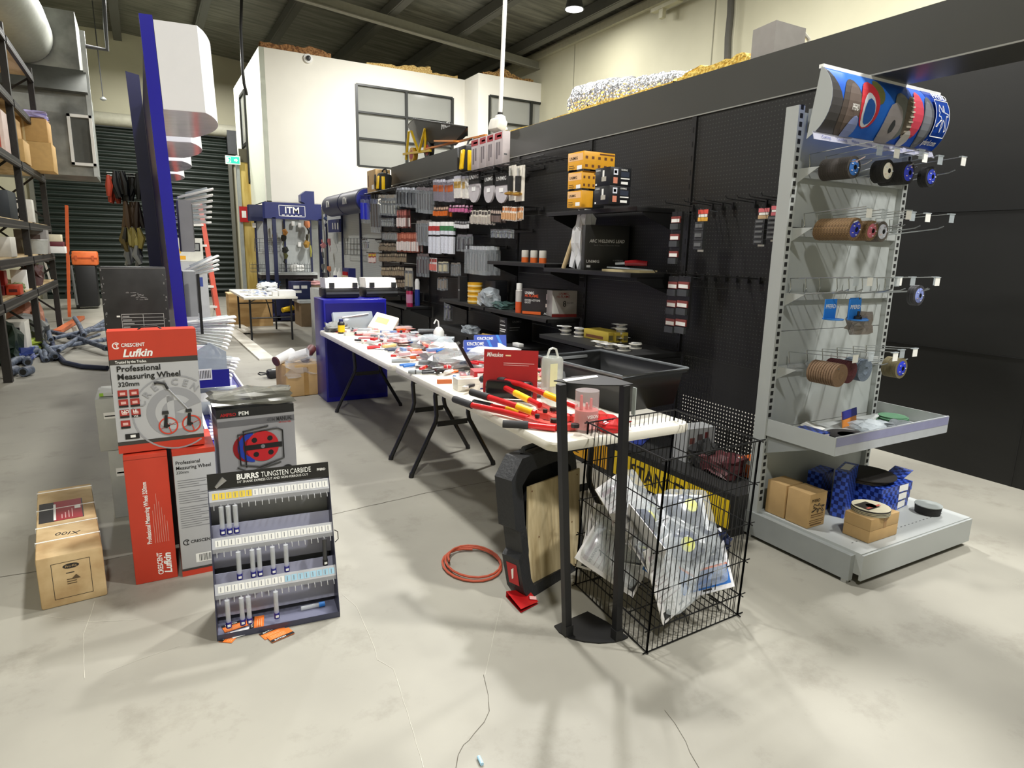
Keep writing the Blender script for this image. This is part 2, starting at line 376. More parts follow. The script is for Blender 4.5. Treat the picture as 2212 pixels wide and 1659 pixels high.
FRM = M('1f211f', .4); GLS = M('b9bab4', .08, alpha=.55, var=0)
def window(nm, x0, x1, z0, z1, y, vx, hz):
    w_ = MB(); w_.bb(x0, x1, y+.04, y+.045, z0, z1, GLS); o = w_.build(nm); struct(o)
    f = MB()
    for x in [x0, x1]+vx: f.bb(x-.03, x+.03, y-.01, y+.06, z0, z1, FRM)
    for zz in [z0, z1]+hz: f.bb(x0, x1, y-.012, y+.058, zz-.02, zz+.02, FRM)
    f.build('window_frame', o)
window('window_1', 4.33, 6.62, 3.33, 5.03, YO, [5.48], [4.47, 3.92])
window('window_2', 7.22, 8.95, 3.6, 5.03, YR, [8.35], [4.47])
b = MB(); b.bb(2.34, 2.35, 17.0, 17.8, 3.3, 5.0, GLS); o = struct(b.build('window_3'))
f = MB()
for y in (17.0, 17.8): f.bb(2.31, 2.36, y-.04, y+.04, 3.0, 5.05, FRM)
for zz in (3.0, 3.9, 5.05): f.bb(2.31, 2.36, 17, 17.8, zz-.03, zz+.03, FRM)
f.build('window_frame', o)
# insulation lying on top of the office and of the bulkhead
INS = mixmat('glass_wool', 'b98e4d', 'e8cf8a', (40, 40, 40), .95, bump=1)
def batt(name, pts, label, m=INS, wd=.28):
    """a strip of torn batts along pts (x, y, z, height)"""
    b = MB(); vs = []; rnd = random.Random(len(pts)); 
    for (x, y, z, h), (x2, y2, z2, h2) in zip(pts, pts[1:]):
        n = 7
        for k in range(n):
            t = k/n; xx, yy, zz, hh = [p+(q-p)*t for p, q in zip((x, y, z, h), (x2, y2, z2, h2))]
            vs.append((xx, yy, zz, max(.01, hh*rnd.uniform(.7, 1.15))))
    V = []; F = []
    dx, dy = pts[-1][0]-pts[0][0], pts[-1][1]-pts[0][1]; L = math.hypot(dx, dy); nx, ny = -dy/L, dx/L
    if nx < -.5: nx, ny = -nx, -ny
    for i, (x, y, z, h) in enumerate(vs):
        V += [(x, y, z), (x, y, z+h*.8), (x+nx*wd*.5, y+ny*wd*.5, z+h), (x+nx*wd, y+ny*wd, z+h*.7), (x+nx*wd, y+ny*wd, z)]
        if i: 
            a = (i-1)*5; c = i*5
            F += [(a+k, a+k+1, c+k+1, c+k) for k in range(4)]
    b.add(V, F, m); o = b.build(name); tag(o, label, 'insulation'); return o
batt('insulation_batt', [(2.4, 14.85, 5.48, .16), (3.0, 14.85, 5.48, .15), (3.3, 14.85, 5.48, .2), (3.9, 14.85, 5.48, .12)], 'brown insulation batt on top of the white office, above the camera dome', mixmat('brown_wool', '6f4a2c', 'a87c50', (30, 30, 30), .95, bump=1))
batt('insulation_batt', [(4.6, 14.9, 5.48, .06), (5.4, 14.9, 5.48, .12), (6.1, 14.9, 5.48, .24), (6.15, 14.9, 5.48, .08), (6.9, 14.9, 5.48, .1)], 'yellow insulation heap on office top left of the stepped corner')
batt('insulation_batt', [(7.1, 14.2, 5.48, .1), (7.7, 14.2, 5.48, .24), (8.2, 14.2, 5.48, .08), (8.5, 14.2, 5.48, .13)], 'torn brown insulation on office top behind the hanging pole', mixmat('brown_wool2', '6f4a2c', 'c09a5c', (30, 30, 30), .95, bump=1))
YW = mixmat('yellow_wool', 'c89a34', 'f0d272', (40, 40, 40), .95, bump=1)
batt('insulation_batt', [(3.3, 2.9, 2.7, .01), (3.3, 3.05, 2.7, .085), (3.3, 3.35, 2.7, .09), (3.3, 3.65, 2.7, .05)], 'thick yellow insulation batt on black bulkhead beside the grey speaker', YW, .45)
batt('insulation_batt', [(3.3, 3.65, 2.7, .045), (3.3, 4.6, 2.7, .04), (3.3, 5.6, 2.7, .03), (3.3, 6.6, 2.7, .035)], 'long thin yellow insulation edge on bulkhead under the foil duct', YW, .3)
# foil flexible duct lying on the bulkhead
foil = mixmat('crinkled_foil', 'c9cdd6', 'f3f5fb', (38, 38, 38), .22, .85, bump=1.0, kind='voronoi', lo=.1, hi=.6)
pts = []; rad = []; N = 70; DY0, DY1 = P(1242, 225, X=3.6).y, P(1540, 152, X=3.6).y
for k in range(N+1):
    t = k/N; y = DY0+(DY1-DY0)*t; r = .185*(1-.62*t)*(1+.05*math.sin(k*2.1)+.06*math.sin(k*5.3)); 
    if k < 5: r *= .75+.05*k
    pts.append((3.62+.04*math.sin(k*.2), y, 2.70+r*.95)); rad.append(r)
b = MB(); b.tube(pts, rad, foil, n=22); tag(b.build('flexible_duct'), 'crumpled silver foil duct lying along top of black bulkhead', 'duct')
# grey speaker on the bulkhead
spk = thing('loudspeaker', 'small grey loudspeaker on black bulkhead above header sign', 'speaker', (3.38, 2.86, 2.70), 0)
b = MB(); b.prism([(-.13, -.09, 0), (.13, -.09, 0), (.1, .1, 0), (-.1, .1, 0)], (0, 0, .17), M('8b8782', .6)); b.build('cabinet', spk)
b = MB(); b.tube([(.14, -.06, .02), (.2, -.06, .05), (.2, -.06, .13), (.14, -.06, .16)], .012, M('c9c6b8', .5)); b.build('bracket', spk)
b = MB(); b.tube([P(1580, -25, X=8.5), P(1578, 30, X=8.5), P(1573, 80, X=8.5), P(1571, 145, X=8.5)], .055, M('4c4a42', .7), n=10); tag(b.build('cable_conduit'), 'dark thick conduit running down the cream upper wall', 'conduit')
c = P(1440, 12, X=8.4); t = thing('wall_bracket', 'cream steel bracket near top of the right wall', 'bracket', c)
b = MB(); b.box((0, 0, 0), (.12, .7, .06), M('b9b59a', .6)); b.build('rail', t); b = MB(); b.box((0, .1, -.1), (.08, .1, .16), M('b9b59a', .6)); b.box((0, -.28, .06), (.08, .1, .12), M('b9b59a', .6)); b.build('clip', t)
# high bay lamps
LEDM = M('ffffff', emit=14, var=0)
for i, (x, y, z, wt) in enumerate(LAMPS):
    lb = ['round LED high bay hanging above black bulkhead, near right roof edge', 'round LED high bay at top of picture above the office windows', 'round LED high bay above the blue rack end at far left'] 
    t = thing('high_bay_lamp', lb[i] if i < 3 else 'round LED high bay hung from the roof outside the view', 'lamp', (x, y, z), 0, None if i < 3 else 'unseen high bay lamps')
    b = MB(); b.lathe([(.05, .2), (.14, .16), (.17, .02), (.19, 0), (.15, 0)], DGREY); b.cyl((0, 0, .2), (0, 0, RZ(x)-z-.24), .01, DGREY, n=6); b.build('housing', t)
    b = MB(); b.lathe([(.165, -.004), (.0001, -.006)], LEDM); b.build('diffuser', t)
    ld = bpy.data.lights.new('lamp_light', 'AREA'); ld.shape = 'DISK'; ld.size = .45; ld.energy = wt*LIGHTW; ld.color = (1, .985, .945)
    lo = bpy.data.objects.new('lamp_light', ld); C.objects.link(lo); lo.parent = t; lo.location = (0, 0, -.03)
# ceiling-hung pole with white sensor head
a = P(1080, 262, Y=6.6); t = thing('ceiling_pole_sensor', 'white ball sensor on long white pole hanging from the roof', 'sensor', a)
top = P(1093, -40, Y=6.6)-a; top = top*((6.3-a.z)/top.z)
b = MB(); b.cyl((0, 0, .03), top, .022, WHITE, n=12); b.build('pole', t)
b = MB(); b.lathe([(.02, .07), (.055, .05), (.07, 0), (.055, -.05), (.02, -.068), (.0001, -.07)], WHITE); b.cyl((.03, -.02, -.05), (.05, -.04, -.1), .03, WHITE); b.build('head', t)
b = MB(); b.cyl((0, 0, .05), (0, 0, .09), .03, BLACK, n=12); b.build('collar', t)
c = P(665, 127, Y=YO); t = thing('dome_camera', 'white security dome camera on office wall near its top', 'camera', c)
b = MB(); b.lathe([(.09, 0), (.09, -.04), (.0001, -.06)], WHITE, ax='y'); b.build('base', t); b = MB(); b.lathe([(.05, -.05), (.045, -.09), (.0001, -.1)], BLACK, ax='y'); b.build('lens', t)
# far end small things
c = P(503, 346, Y=16.95); t = thing('exit_sign', 'green exit sign with white running figure and arrow', 'sign', c)
b = MB(); b.box((0, 0, 0), (.32, .05, .19), PAPER); b.build('panel', t)
b = MB(); g = M('1fae8e', .5, emit=1.2); b.rect((0, -.026, 0), (1, 0, 0), (0, 0, 1), -.14, .14, -.075, .075, g)
b.poly([(.02, -.028, .02), (.06, -.028, .02), (.06, -.028, .045), (.11, -.028, 0), (.06, -.028, -.045), (.06, -.028, -.02), (.02, -.028, -.02)], PAPER); b.rect((-.09, -.027, 0), (1, 0, 0), (0, 0, 1), -.045, .045, -.06, .06, PAPER)
b.poly([(-.1, -.029, -.05), (-.07, -.029, .0), (-.11, -.029, .03), (-.06, -.029, .05), (-.05, -.029, 0), (-.08, -.029, -.05)], g); b.build('printed_face', t)
c = P(527, 463, Y=16.97); t = thing('fire_sign', 'small red fire equipment sign on plywood post', 'sign', c); b = MB(); b.box((0, 0, 0), (.2, .02, .36), RED); b.rect((0, -.011, 0), (1, 0, 0), (0, 0, 1), -.05, .05, -.08, .08, PAPER); b.build('plate', t)
b = MB(); b.tube([P(522, -5, Y=14.6), P(520, 60, Y=14.6), P(524, 150, Y=14.6), P(527, 180, Y=14.6), P(533, 205, Y=14.7)], .03, BLACK, n=6); tag(b.build('hanging_cable'), 'black bound cable dropping from roof beside office corner', 'cable')
# --------------------------------------------- left upper: round duct, plenum and cream frame
GALV = mixmat('galvanised_sheet', '6d6f6c', '9a9c96', (2.2, 2.2, 2.2), .4, .45, lo=.35, hi=.65)
t = thing('air_handling_plenum', 'grey galvanised air plenum box hanging high behind the racking', 'air plenum', (0, 0, 0))
b = MB(); b.bb(-2.6, -.66, 15.0, 16.4, 2.75, 4.3, GALV); b.bb(-2.5, -.75, 15.0, 16.4, 4.3, 5.6, GALV); b.bb(-.70, -.62, 14.98, 15.04, 2.75, 5.3, LGREY)
b.prism([(-2.6, 14.75, 4.2), (-2.6, 15.0, 4.62), (-2.6, 15.0, 4.2)], (1.94, 0, 0), M('5c5e5a', .5, .3)); b.build('box', t)
b = MB()
for x0, x1, z0, z1 in ((-1.03, -.64, 2.93, 3.83),): 
    for (u0, u1, v0, v1) in ((x0, x1, z0, z0+.05), (x0, x1, z1-.05, z1), (x0, x0+.05, z0, z1), (x1-.05, x1, z0, z1)): b.bb(u0, u1, 14.9, 14.99, v0, v1, PAPER)
    b.bb(x0, x1, 14.97, 14.995, z0, z1, M('4e504c', .5))
b.build('access_frame', t)
b = MB(); a = P(60, 80, Y=13.2); e = P(100, 70, Y=14.95)
b.tube([Vector((-2.6, 4.0, 6.0)), Vector((-2.1, 9, 5.75)), Vector((-1.8, 12.4, 5.45)), Vector((-1.62, 14.2, 5.2)), Vector((-1.6, 14.98, 5.1))], .5, M('9a9c94', .5, .25), n=32)
tag(b.build('round_duct'), 'large round grey air duct curving down into the plenum box', 'duct')
b = MB(); b.tube([P(222, -40, Y=14.8), P(228, 60, Y=14.8), P(232, 108, Y=14.8), P(185, 100, Y=14.8)], .035, DGREY, n=8); tag(b.build('service_pipe'), 'dark pipe dropping from roof and bending into grey plenum', 'pipe')
b = MB(); p0 = P(203, 40, Y=19); p0.z = 6.98; p1 = P(223, 215, Y=19); b.tube([p0, p0.lerp(p1, .5), p1], .012, DGREY, n=5); b.lathe([(.02, .06), (.06, .03), (.07, 0), (.02, -.03)], LGREY, c=p1); tag(b.build('pull_cord'), 'thin pull cord with round ring handle against far wall', 'cord')
# ================================================================= black peg board run with shelves and hooks
PEG = dots('black_pegboard', '181817', '3a3a38', (1, 2), .025, .0035, .5)
PEGT = dots('black_pegboard_open', '1d1d1c', '000000', (1, 2), .025, .0052, .5, through=True)
XF = 3.25
run = thing('gondola_run', 'long black pegboard wall run with slotted uprights behind the tables', 'shop shelving')
SEAMS = [2.36, 3.35, 4.5, 5.68, 6.84, 8.0, 9.1, 9.9]
for i, (a, c) in enumerate(zip(SEAMS, SEAMS[1:])):
    for z0, z1 in ((.0, .86), (.86, 1.34), (1.34, 1.885), (1.885, 2.44)):
        b = MB(); b.bb(XF, XF+(.002 if (i < 1 and z0 < .5) else .018), a+.003, c-.003, z0+.002, z1-.002, PEGT if (i < 1 and z0 < .5) else PEG); b.build('peg_panel', run)
for s in SEAMS[1:]:
    b = MB(); b.bb(XF-.012, XF+.05, s-.02, s+.02, 0, 2.44, BLACK)
    for k in range(22): b.bb(XF-.0135, XF-.0122, s-.004, s+.004, .45+k*.09, .485+k*.09, M('050505', .8))
    b.build('upright', run)
b = MB(); b.bb(2.78, 3.235, 4.62, 9.9, .2, .235, BLK2); b.bb(2.78, 2.8, 4.62, 9.9, 0, .2, BLACK); b.build('base_deck', run)
settle(run)
def shelf(y0, y1, z, x0, label, x1=XF-.014, h=.03, br=True):
    t = thing('metal_shelf', label, 'shelf')
    b = MB(); b.bb(x0, x1, y0, y1, z-.006, z, BLK2); b.bb(x0, x0+.012, y0, y1, z-h, z-.006, BLACK); b.bb(x0, x1, y0, y0+.006, z-h, z-.006, BLACK); b.bb(x0, x1, y1-.006, y1, z-h, z-.006, BLACK); b.build('deck', t)
    if br:
        for y in (y0+.012, y1-.012):
            b = MB(); b.prism([(x1, y-.003, z-.006), (x0+.06, y-.003, z-.006), (x0+.06, y-.003, z-.05), (x1, y-.003, z-.15)], (0, .005, 0), BLACK); b.build('bracket', t)
    return settle(t)
shelf(3.47, 4.6, 1.86, 2.9, 'black shelf carrying stacked yellow and black boxes, highest of the shelves')
shelf(3.47, 4.59, 1.418, 2.88, 'black shelf under the big black welding lead box')
shelf(4.61, 5.65, 1.448, 2.9, 'black shelf with three orange and white cans')
shelf(4.52, 5.66, .995, 2.88, 'black shelf holding the two flame kit boxes', x1=3.22)
shelf(5.68, 6.78, 1.0, 2.88, 'black shelf carrying the yellow tub stack')
shelf(3.3, 4.5, .88, 2.80, 'black shelf covered with white solder reels')
shelf(4.92, 6.9, .69, 2.86, 'low black shelf with tall black printed box', br=False)
shelf(7.87, 8.95, .81, 2.88, 'low black shelf with the red aerosol cans')
shelf(8.2, 9.9, .97, 2.88, 'far black shelf with orange roll beside the blue bay')
# wire top ledge
t = thing('wire_ledge', 'black wire top ledge running above the hanging goods', 'shelf')
b = MB()
for x in (2.95, 3.08, 3.2): b.tube([(x, 4.75, 2.33), (x, 9.8, 2.33)], .005, BLACK, n=5)
for k in range(60): b.bar((2.93, 4.78+k*.085, 2.325), (3.23, 4.78+k*.085, 2.325), .005, .005, BLACK)
b.build('wire_grid', t)
for y in (5.68, 6.84, 8.0, 9.1): b = MB(); b.bar((3.235, y, 2.25), (2.97, y, 2.32), .01, .03, BLACK); b.build('bracket', t)
settle(t)
# ---- hanging goods. rows are read in one zoomed frame: u, v -> photo pixels
def U(u, v): return 760+u/4.1475, 240+v/4.1475
def V5(u, v): return 1140+u/3.607, 300+v/3.607
XH = 3.02
def hookpack(kind, w, h, cols, rnd, deep):
    b = MB(); c = [M(k, .35, var=.1, scale=60) for k in cols]; d = .02+.012*deep
    if kind == 'tube':
        b.cyl((0, 0, -h*.96), (0, 0, -h*.16), w*.36, c[0], n=10); b.cyl((0, 0, -h*.28), (0, 0, -h*.14), w*.38, c[1], n=10); b.cyl((0, 0, -h*.14), (0, 0, -h*.02), w*.3, PAPER, n=10); b.cyl((0, 0, -h*.45), (0, 0, -h*.4), w*.37, BLACK, n=10)
    elif kind == 'boxy':
        b.bb(-d/2, d/2, -w*.45, w*.45, -h, -h*.12, c[0]); b.bb(-d/2-.001, d/2+.001, -w*.42, w*.42, -h*.55, -h*.25, c[1]); b.bb(-d/2, d/2, -w*.46, w*.46, -h*.12, 0, M('cfcfd8', .4)); 
    elif kind == 'lens':
        b.prism([(0, w*.42*math.cos(a), -h*.56+h*.42*math.sin(a)) for a in [k*PI/8 for k in range(16)]], (.02, 0, 0), M('c6c2c4', .25)); b.bb(-.004, .024, -w*.4, w*.4, -h*.38, 0, BLACK)
        b.text('UNIMIG', (-.005, w*.33, -h*.22), FX[0], FX[1], w*.2, PAPER, bold=.02, maxw=w*.66); b.rect((-.001, 0, -h*.55), *FX, -w*.14, w*.14, -h*.06, h*.08, PAPER, lift=.002)
    elif kind == 'torch':
        b.bb(-.004, .004, -w*.46, w*.46, -h, 0, M('e9e4d6', .5)); b.cyl((-.02, 0, -h*.72), (-.02, 0, -h*.3), w*.2, BLACK, n=10); b.cyl((-.02, 0, -h*.3), (-.02, 0, -h*.08), w*.07, STEEL, n=8); b.lathe([(w*.2, 0), (w*.34, h*.03), (w*.34, h*.07), (w*.16, h*.1)], M('c79b4a', .3, .7), c=(-.03, 0, -h*.85), n=10)
    elif kind == 'bag':
        b.bb(-d/2, d/2, -w*.38, w*.38, -h, -h*.12, M('cfd6da', .1, alpha=.2, var=0)); b.bb(-d/4, d/4, -w*.36, w*.36, -h*.12, 0, c[1])
        b.cyl((0, 0, -h*.85), (0, 0, -h*.25), w*.22, c[0], n=8)
    elif kind == 'metal':
        b.bb(-d/2, d/2, -w*.38, w*.38, -h, 0, M('cfd6da', .1, alpha=.2, var=0)); b.cyl((0, 0, -h*.9), (0, 0, -h*.5), w*.2, STEEL, n=8); b.lathe([(.001, 0), (w*.3, h*.06), (w*.3, h*.14), (.001, h*.2)], STEEL, c=(0, 0, -h*.45), n=8); b.bb(-d/2-.001, -d/2, -w*.4, w*.4, -h*.15, 0, c[1])
    else:  # card with contents
        b.bb(-.002, .002, -w*.4, w*.4, -h, 0, c[1]); b.bb(-.018, -.002, -w*.26, w*.26, -h*.92, -h*.45, c[0]); b.bb(-.003, -.002, -w*.36, w*.36, -h*.3, -h*.08, c[2] if len(c) > 2 else PAPER)
    return b
def hangrow(u0, u1, v0, v1, n, kind, cols, label, cat='hanging pack', f=U, X=XH, deep=2, slope=0, grp=True):
    """n packs hung side by side; u0..u1 photo columns, v0..v1 rows at the left end"""
    A = P(*f(u0, v0), X=X); B = P(*f(u1, v0), X=X); h = abs(A.z-P(*f(u0, v1), X=X).z); L = A.y-B.y; w = L/n
    rnd = random.Random(int(u0+v0)); proto = None; last = None
    for k in range(n):
        y = A.y-(k+.5)*w; z = P(*f(u0+(u1-u0)*(k+.5)/n, v0+slope*(k+.5)/n), X=X).z
        for q in range(deep):
            loc = (X+q*.055, y, z-rnd.uniform(0, .01)); rot = (0, rnd.uniform(-.03, .03), rnd.uniform(-.12, .12))
            if proto is None:
                proto = hookpack(kind, w, h, cols, rnd, deep).build('hanging_pack', None, loc, rot); tag(proto, label, cat, None if n*deep == 1 else label.split(' hanging')[0]+' row'); o = proto
            else: o = dup(proto, loc, rot)
    hk = MB(); 
    for k in range(n):
        y = A.y-(k+.5)*w; z = P(*f(u0+(u1-u0)*(k+.5)/n, v0+slope*(k+.5)/n), X=X).z+.004
        hk.tube([(3.24, y, z-.01), (X-.04, y, z), (X-.05, y, z+.012)], .003, M('2b2b2b', .3, .5), n=5)
    hk.bb(3.225, 3.237, B.y, A.y, z-.03, z+.0, BLACK)
    solo(hk, 'hook_rail', 'black hook rail carrying the '+' '.join(label.replace('hanging ', '').split()[:11]), 'hook rail')
R_ = [
 (80, 150, 760, 1000, 2, 'bag', ['1f2fd0', '1a2378'], 'bright blue bundles hanging at far left end of black pegboard', 1),
 (170, 240, 740, 1080, 3, 'bag', ['55504e', '2a2a2c'], 'long dark tool packs hanging next to the blue bundles', 1),
 (245, 392, 745, 925, 6, 'metal', ['b8babb', 'b9b2a4'], 'chrome fitting packs hanging from the top row near its left end', 2),
 (405, 560, 680, 850, 5, 'bag', ['1b1c24', 'd7dbe4'], 'clear bags with dark grips hanging in top row', 2),
 (585, 725, 680, 905, 6, 'bag', ['3a3432', '8b8488'], 'dark slim tool packs hanging in top row, below wheelbarrow', 2),
 (740, 925, 610, 800, 7, 'boxy', ['8a8590', 'd0652e'], 'boxed packs with orange and grey faces hanging in top row', 2),
 (930, 1035, 580, 775, 3, 'boxy', ['e6e2da', 'c7a04a'], 'white boxed packs with amber panels hanging in top row', 2),
 (1045, 1150, 545, 820, 1, 'lens', ['1b1b1c'], 'single oval clear pack with black header hanging left of its two twins', 1),
 (1175, 1400, 560, 815, 2, 'lens', ['1b1b1c'], 'paired oval clear packs with black headers hanging side by side', 1),
 (1405, 1548, 480, 790, 2, 'torch', ['1b1b1c'], 'brass torch on tall cream card hanging at right end of top row', 1),
 (735, 865, 850, 940, 6, 'card', ['e2722e', '4a3a36', 'd8b9a0'], 'small orange packs hanging in second row', 2),
 (872, 1048, 835, 905, 6, 'card', ['d36fa0', '33262c', 'e2b4cc'], 'small pink packs hanging in second row', 2),
 (1062, 1245, 885, 1005, 7, 'card', ['b9b2a8', 'e8e2d4', '55504e'], 'cream cards with grey tips hanging in second row', 2),
 (1250, 1345, 875, 995, 5, 'card', ['7a6a64', '2a2626', 'c9b7a8'], 'black cards with copper tips hanging in second row', 2),
 (1350, 1480, 850, 975, 6, 'card', ['d9a878', 'f0ebe0', 'e28a4a'], 'white cards with orange print hanging in second row', 2),
 (1500, 1542, 850, 965, 2, 'card', ['d9a878', 'f0ebe0', 'e28a4a'], 'last pair of white orange cards hanging at second row right end', 1),
 (265, 372, 955, 1030, 7, 'metal', ['b8babb', '4a4a4c'], 'short chrome socket packs hanging in left bay', 1),
 (400, 490, 880, 1040, 4, 'card', ['e8ddd8', '8b4a44', 'd07a70'], 'red and white striped packs hanging beside chrome socket packs', 2),
 (275, 412, 1080, 1150, 9, 'bag', ['8c8880', '6a6560'], 'dusty grey packs hanging in left bay, third row', 1),
 (245, 402, 1178, 1250, 11, 'card', ['8c7f6c', '5a5148', 'a89c88'], 'khaki packs hanging in left bay, fourth row', 1),
 (245, 492, 1272, 1345, 15, 'card', ['948670', '5c5346', 'b0a48c'], 'khaki packs hanging in left bay, fifth row', 1),
 (265, 470, 1392, 1470, 11, 'card', ['a3947a', '6a5f50', 'c4b89c'], 'khaki packs hanging in left bay, sixth row', 1),
 (480, 540, 1400, 1590, 2, 'bag', ['b5a98c', 'c9c4b4'], 'clear upright cases hanging at the end of khaki rows', 1),
 (270, 480, 1505, 1570, 10, 'card', ['948670', '5c5346', 'b0a48c'], 'khaki packs hanging in left bay, lowest row', 1),
 (402, 600, 1085, 1255, 9, 'card', ['e9e2dc', 'a5523f', 'dd8a70'], 'orange headed packs with white labels hanging mid wall', 2),
 (585, 705, 975, 1195, 6, 'bag', ['4a4644', '8f8b88'], 'dark bladed packs hanging beside white sealant tubes', 2),
 (700, 798, 985, 1280, 3, 'tube', ['d9dce4', 'b03a34'], 'white sealant tubes with red bands hanging in a row', 1),
 (802, 920, 985, 1280, 3, 'tube', ['d9dce4', '3f7a4c'], 'white sealant tubes with green bands hanging in a row', 1),
 (922, 1058, 980, 1050, 6, 'card', ['e9e9ea', '3a3a3c', '9a9a9c'], 'tiny white packs hanging right of the sealant tubes', 1),
 (950, 1080, 1100, 1250, 3, 'bag', ['4c4a4c', '77757a'], 'smoky bubble packs hanging under tiny white packs', 1),
 (1030, 1228, 1205, 1450, 8, 'bag', ['6c6f70', 'c3c8cb'], 'bunched clear plastic sleeves hanging low at right of the run', 3),
 (1255, 1450, 1055, 1130, 5, 'metal', ['b8babb', '5c5a5c'], 'small metal clip packs hanging alone under the second row', 1),
 (588, 690, 1272, 1475, 4, 'bag', ['4a4040', '746a6a'], 'long brown tool packs hanging low, left of yellow pouch', 1),
 (695, 762, 1310, 1430, 3, 'card', ['d8776c', 'e9e4e0', 'b0423c'], 'pink and white packs hanging low in the run', 1),
 (778, 862, 1345, 1445, 2, 'bag', ['c5bd9c', 'd8d2b4'], 'pale yellow pouch hanging low in the run', 1),
 (895, 970, 1355, 1470, 3, 'bag', ['6a645c', '8b857c'], 'grey slim packs hanging right of yellow pouch', 1),
 (775, 850, 1485, 1600, 3, 'bag', ['8a7a66', '4c443c'], 'brown packs hanging just above the yellow tubs', 1),
 (148, 218, 1270, 1355, 5, 'card', ['e9dcd8', 'a8403c', 'e2c84a'], 'yellow headed red packs hanging low at far left', 1),
 (95, 150, 1140, 1230, 3, 'metal', ['b8babb', '4a4a4c'], 'silver fitting packs hanging at far left above yellow headed packs', 1)]
for r in R_: hangrow(*r[:8], deep=r[8])
# lower hooks under the flame kit shelf
hangrow(1000, 1060, 1680, 1870, 2, 'metal', ['b8babb', '3a3a3c'], 'chrome clamp packs hanging below the yellow tub shelf', f=lambda u, v: (U(u, v)[0]-40, U(u, v)[1]), deep=1)
# strips at the right bays
def strip(u0, u1, v0, v1, cols, label, segs, X=3.12):
    A = P(*V5(u0, v0), X=X); B = P(*V5(u1, v0), X=X); h = A.z-P(*V5(u0, v1), X=X).z; w = A.y-B.y
    t = thing('hanging_strip', label, 'hanging pack', (X, (A.y+B.y)/2, A.z))
    b = MB(); b.bb(-.003, .003, -w/2, w/2, -h*.28, 0, M('3a2422', .4)); b.rect((-.003, w/2, -h*.28), *FX, w*.05, w*.95, h*.17, h*.27, M(cols[0], .4)); b.rect((-.003, w/2, -h*.28), *FX, w*.1, w*.9, h*.1, h*.16, PAPER); b.rect((-.003, w/2, -h*.28), *FX, w*.05, w*.95, h*.0, h*.09, M(cols[1], .4)); b.build('header_card', t)
    for k in range(segs):
        z = -h*.3-(h*.66)*k/segs; b = MB(); b.bb(-.03, .0, -w*.4, w*.4, z-h*.6/segs, z, M('3f4041', .35)); b.bb(-.034, -.03, -w*.3, w*.3, z-h*.4/segs, z-h*.15/segs, M('6a6c6c', .3)); b.build('holder', t)
    b = MB(); b.bb(-.004, .002, -w*.25, w*.25, -h, -h*.95, PAPER); b.build('price_tag', t)
    hk = MB(); hk.tube([(3.24, t.location.y, A.z-.012), (X-.03, t.location.y, A.z+.0)], .003, DGREY, n=5); solo(hk, 'peg_hook', 'black peg hook holding the '+' '.join(label.split()[:10]), 'hook')
strip(1330, 1415, 550, 880, ['e0584a', 'e8b04a'], 'narrow strip of grey clamps with orange header, alone on black panel', 3)
strip(1800, 1893, 540, 838, ['e2757c', 'c7a880'], 'strip of five grey holders with pink header, left of the last pair', 5)
strip(1900, 1992, 520, 800, ['e2757c', 'cf6a72'], 'strip of toothed grey holders partly hidden by grey gondola edge', 5)
for (u0, u1, v0, v1, lb) in ((1135, 1212, 570, 940, 'striped red and white clip strip beside shelf end, above middle shelf'), (1110, 1190, 1070, 1470, 'clip strip with white labels below middle shelf, left of the pair'), (1188, 1282, 1070, 1475, 'clip strip with white labels below middle shelf, right of the pair')):
    A = P(*V5(u0, v0), X=3.1); B = P(*V5(u1, v0), X=3.1); h = A.z-P(*V5(u0, v1), X=3.1).z; w = A.y-B.y
    b = MB(); n = 3 if 'beside' in lb else 3
    b.bb(-.01, .01, -w/2, w/2, -h, 0, M('2a2a2b', .4))
    for k in range(n):
        z = -h*(.1+.36*k); b.bb(-.02, -.01, -w*.44, w*.44, z-h*.13, z, M('8a4640', .4)); b.rect((-.02, w/2, z-h*.13), *FX, w*.1, w*.9, .01*h, .08*h, PAPER); b.bb(-.03, -.01, -w*.4, w*.4, z-h*.27, z-h*.15, M('4b4d4e', .3))
    b.T = Matrix(); o = b.build('clip_strip', None, (3.1, (A.y+B.y)/2, A.z)); tag(o, lb, 'hanging pack')
    hk = MB(); hk.tube([(3.24, o.location.y, A.z-.012), (3.08, o.location.y, A.z)], .003, DGREY, n=5); solo(hk, 'peg_hook', 'black peg hook holding the '+' '.join(lb.split()[:10]), 'hook')
b0 = None
for k in range(12):
    y = 3.3-.085*k; 
    if k in (1, 5, 10, 11) or y < 2.42: continue
    b = MB(); b.tube([(3.24, 0, 0), (3.0, 0, .012), (2.985, 0, .03)], .0035, M('3c3c3d', .3, .6), n=5); b.bb(3.225, 3.24, -.012, .012, -.03, .01, BLACK)
    o = b.build('peg_hook', None, (0, y, 1.865)); o.data.transform(Matrix.Translation((-3.24, 0, 0))); o.location.x = 3.24; tag(o, 'empty black peg hook in upper hook line near grey gondola', 'hook', 'empty upper peg hooks'); b0 = b0 or o
for k in range(8):
    o = dup(b0, (3.24, 3.36-.09*k-(.03 if k else 0), 1.415-.0*k), label='empty black peg hook in lower hook line right of middle shelf'); o['group'] = 'empty lower peg hooks'
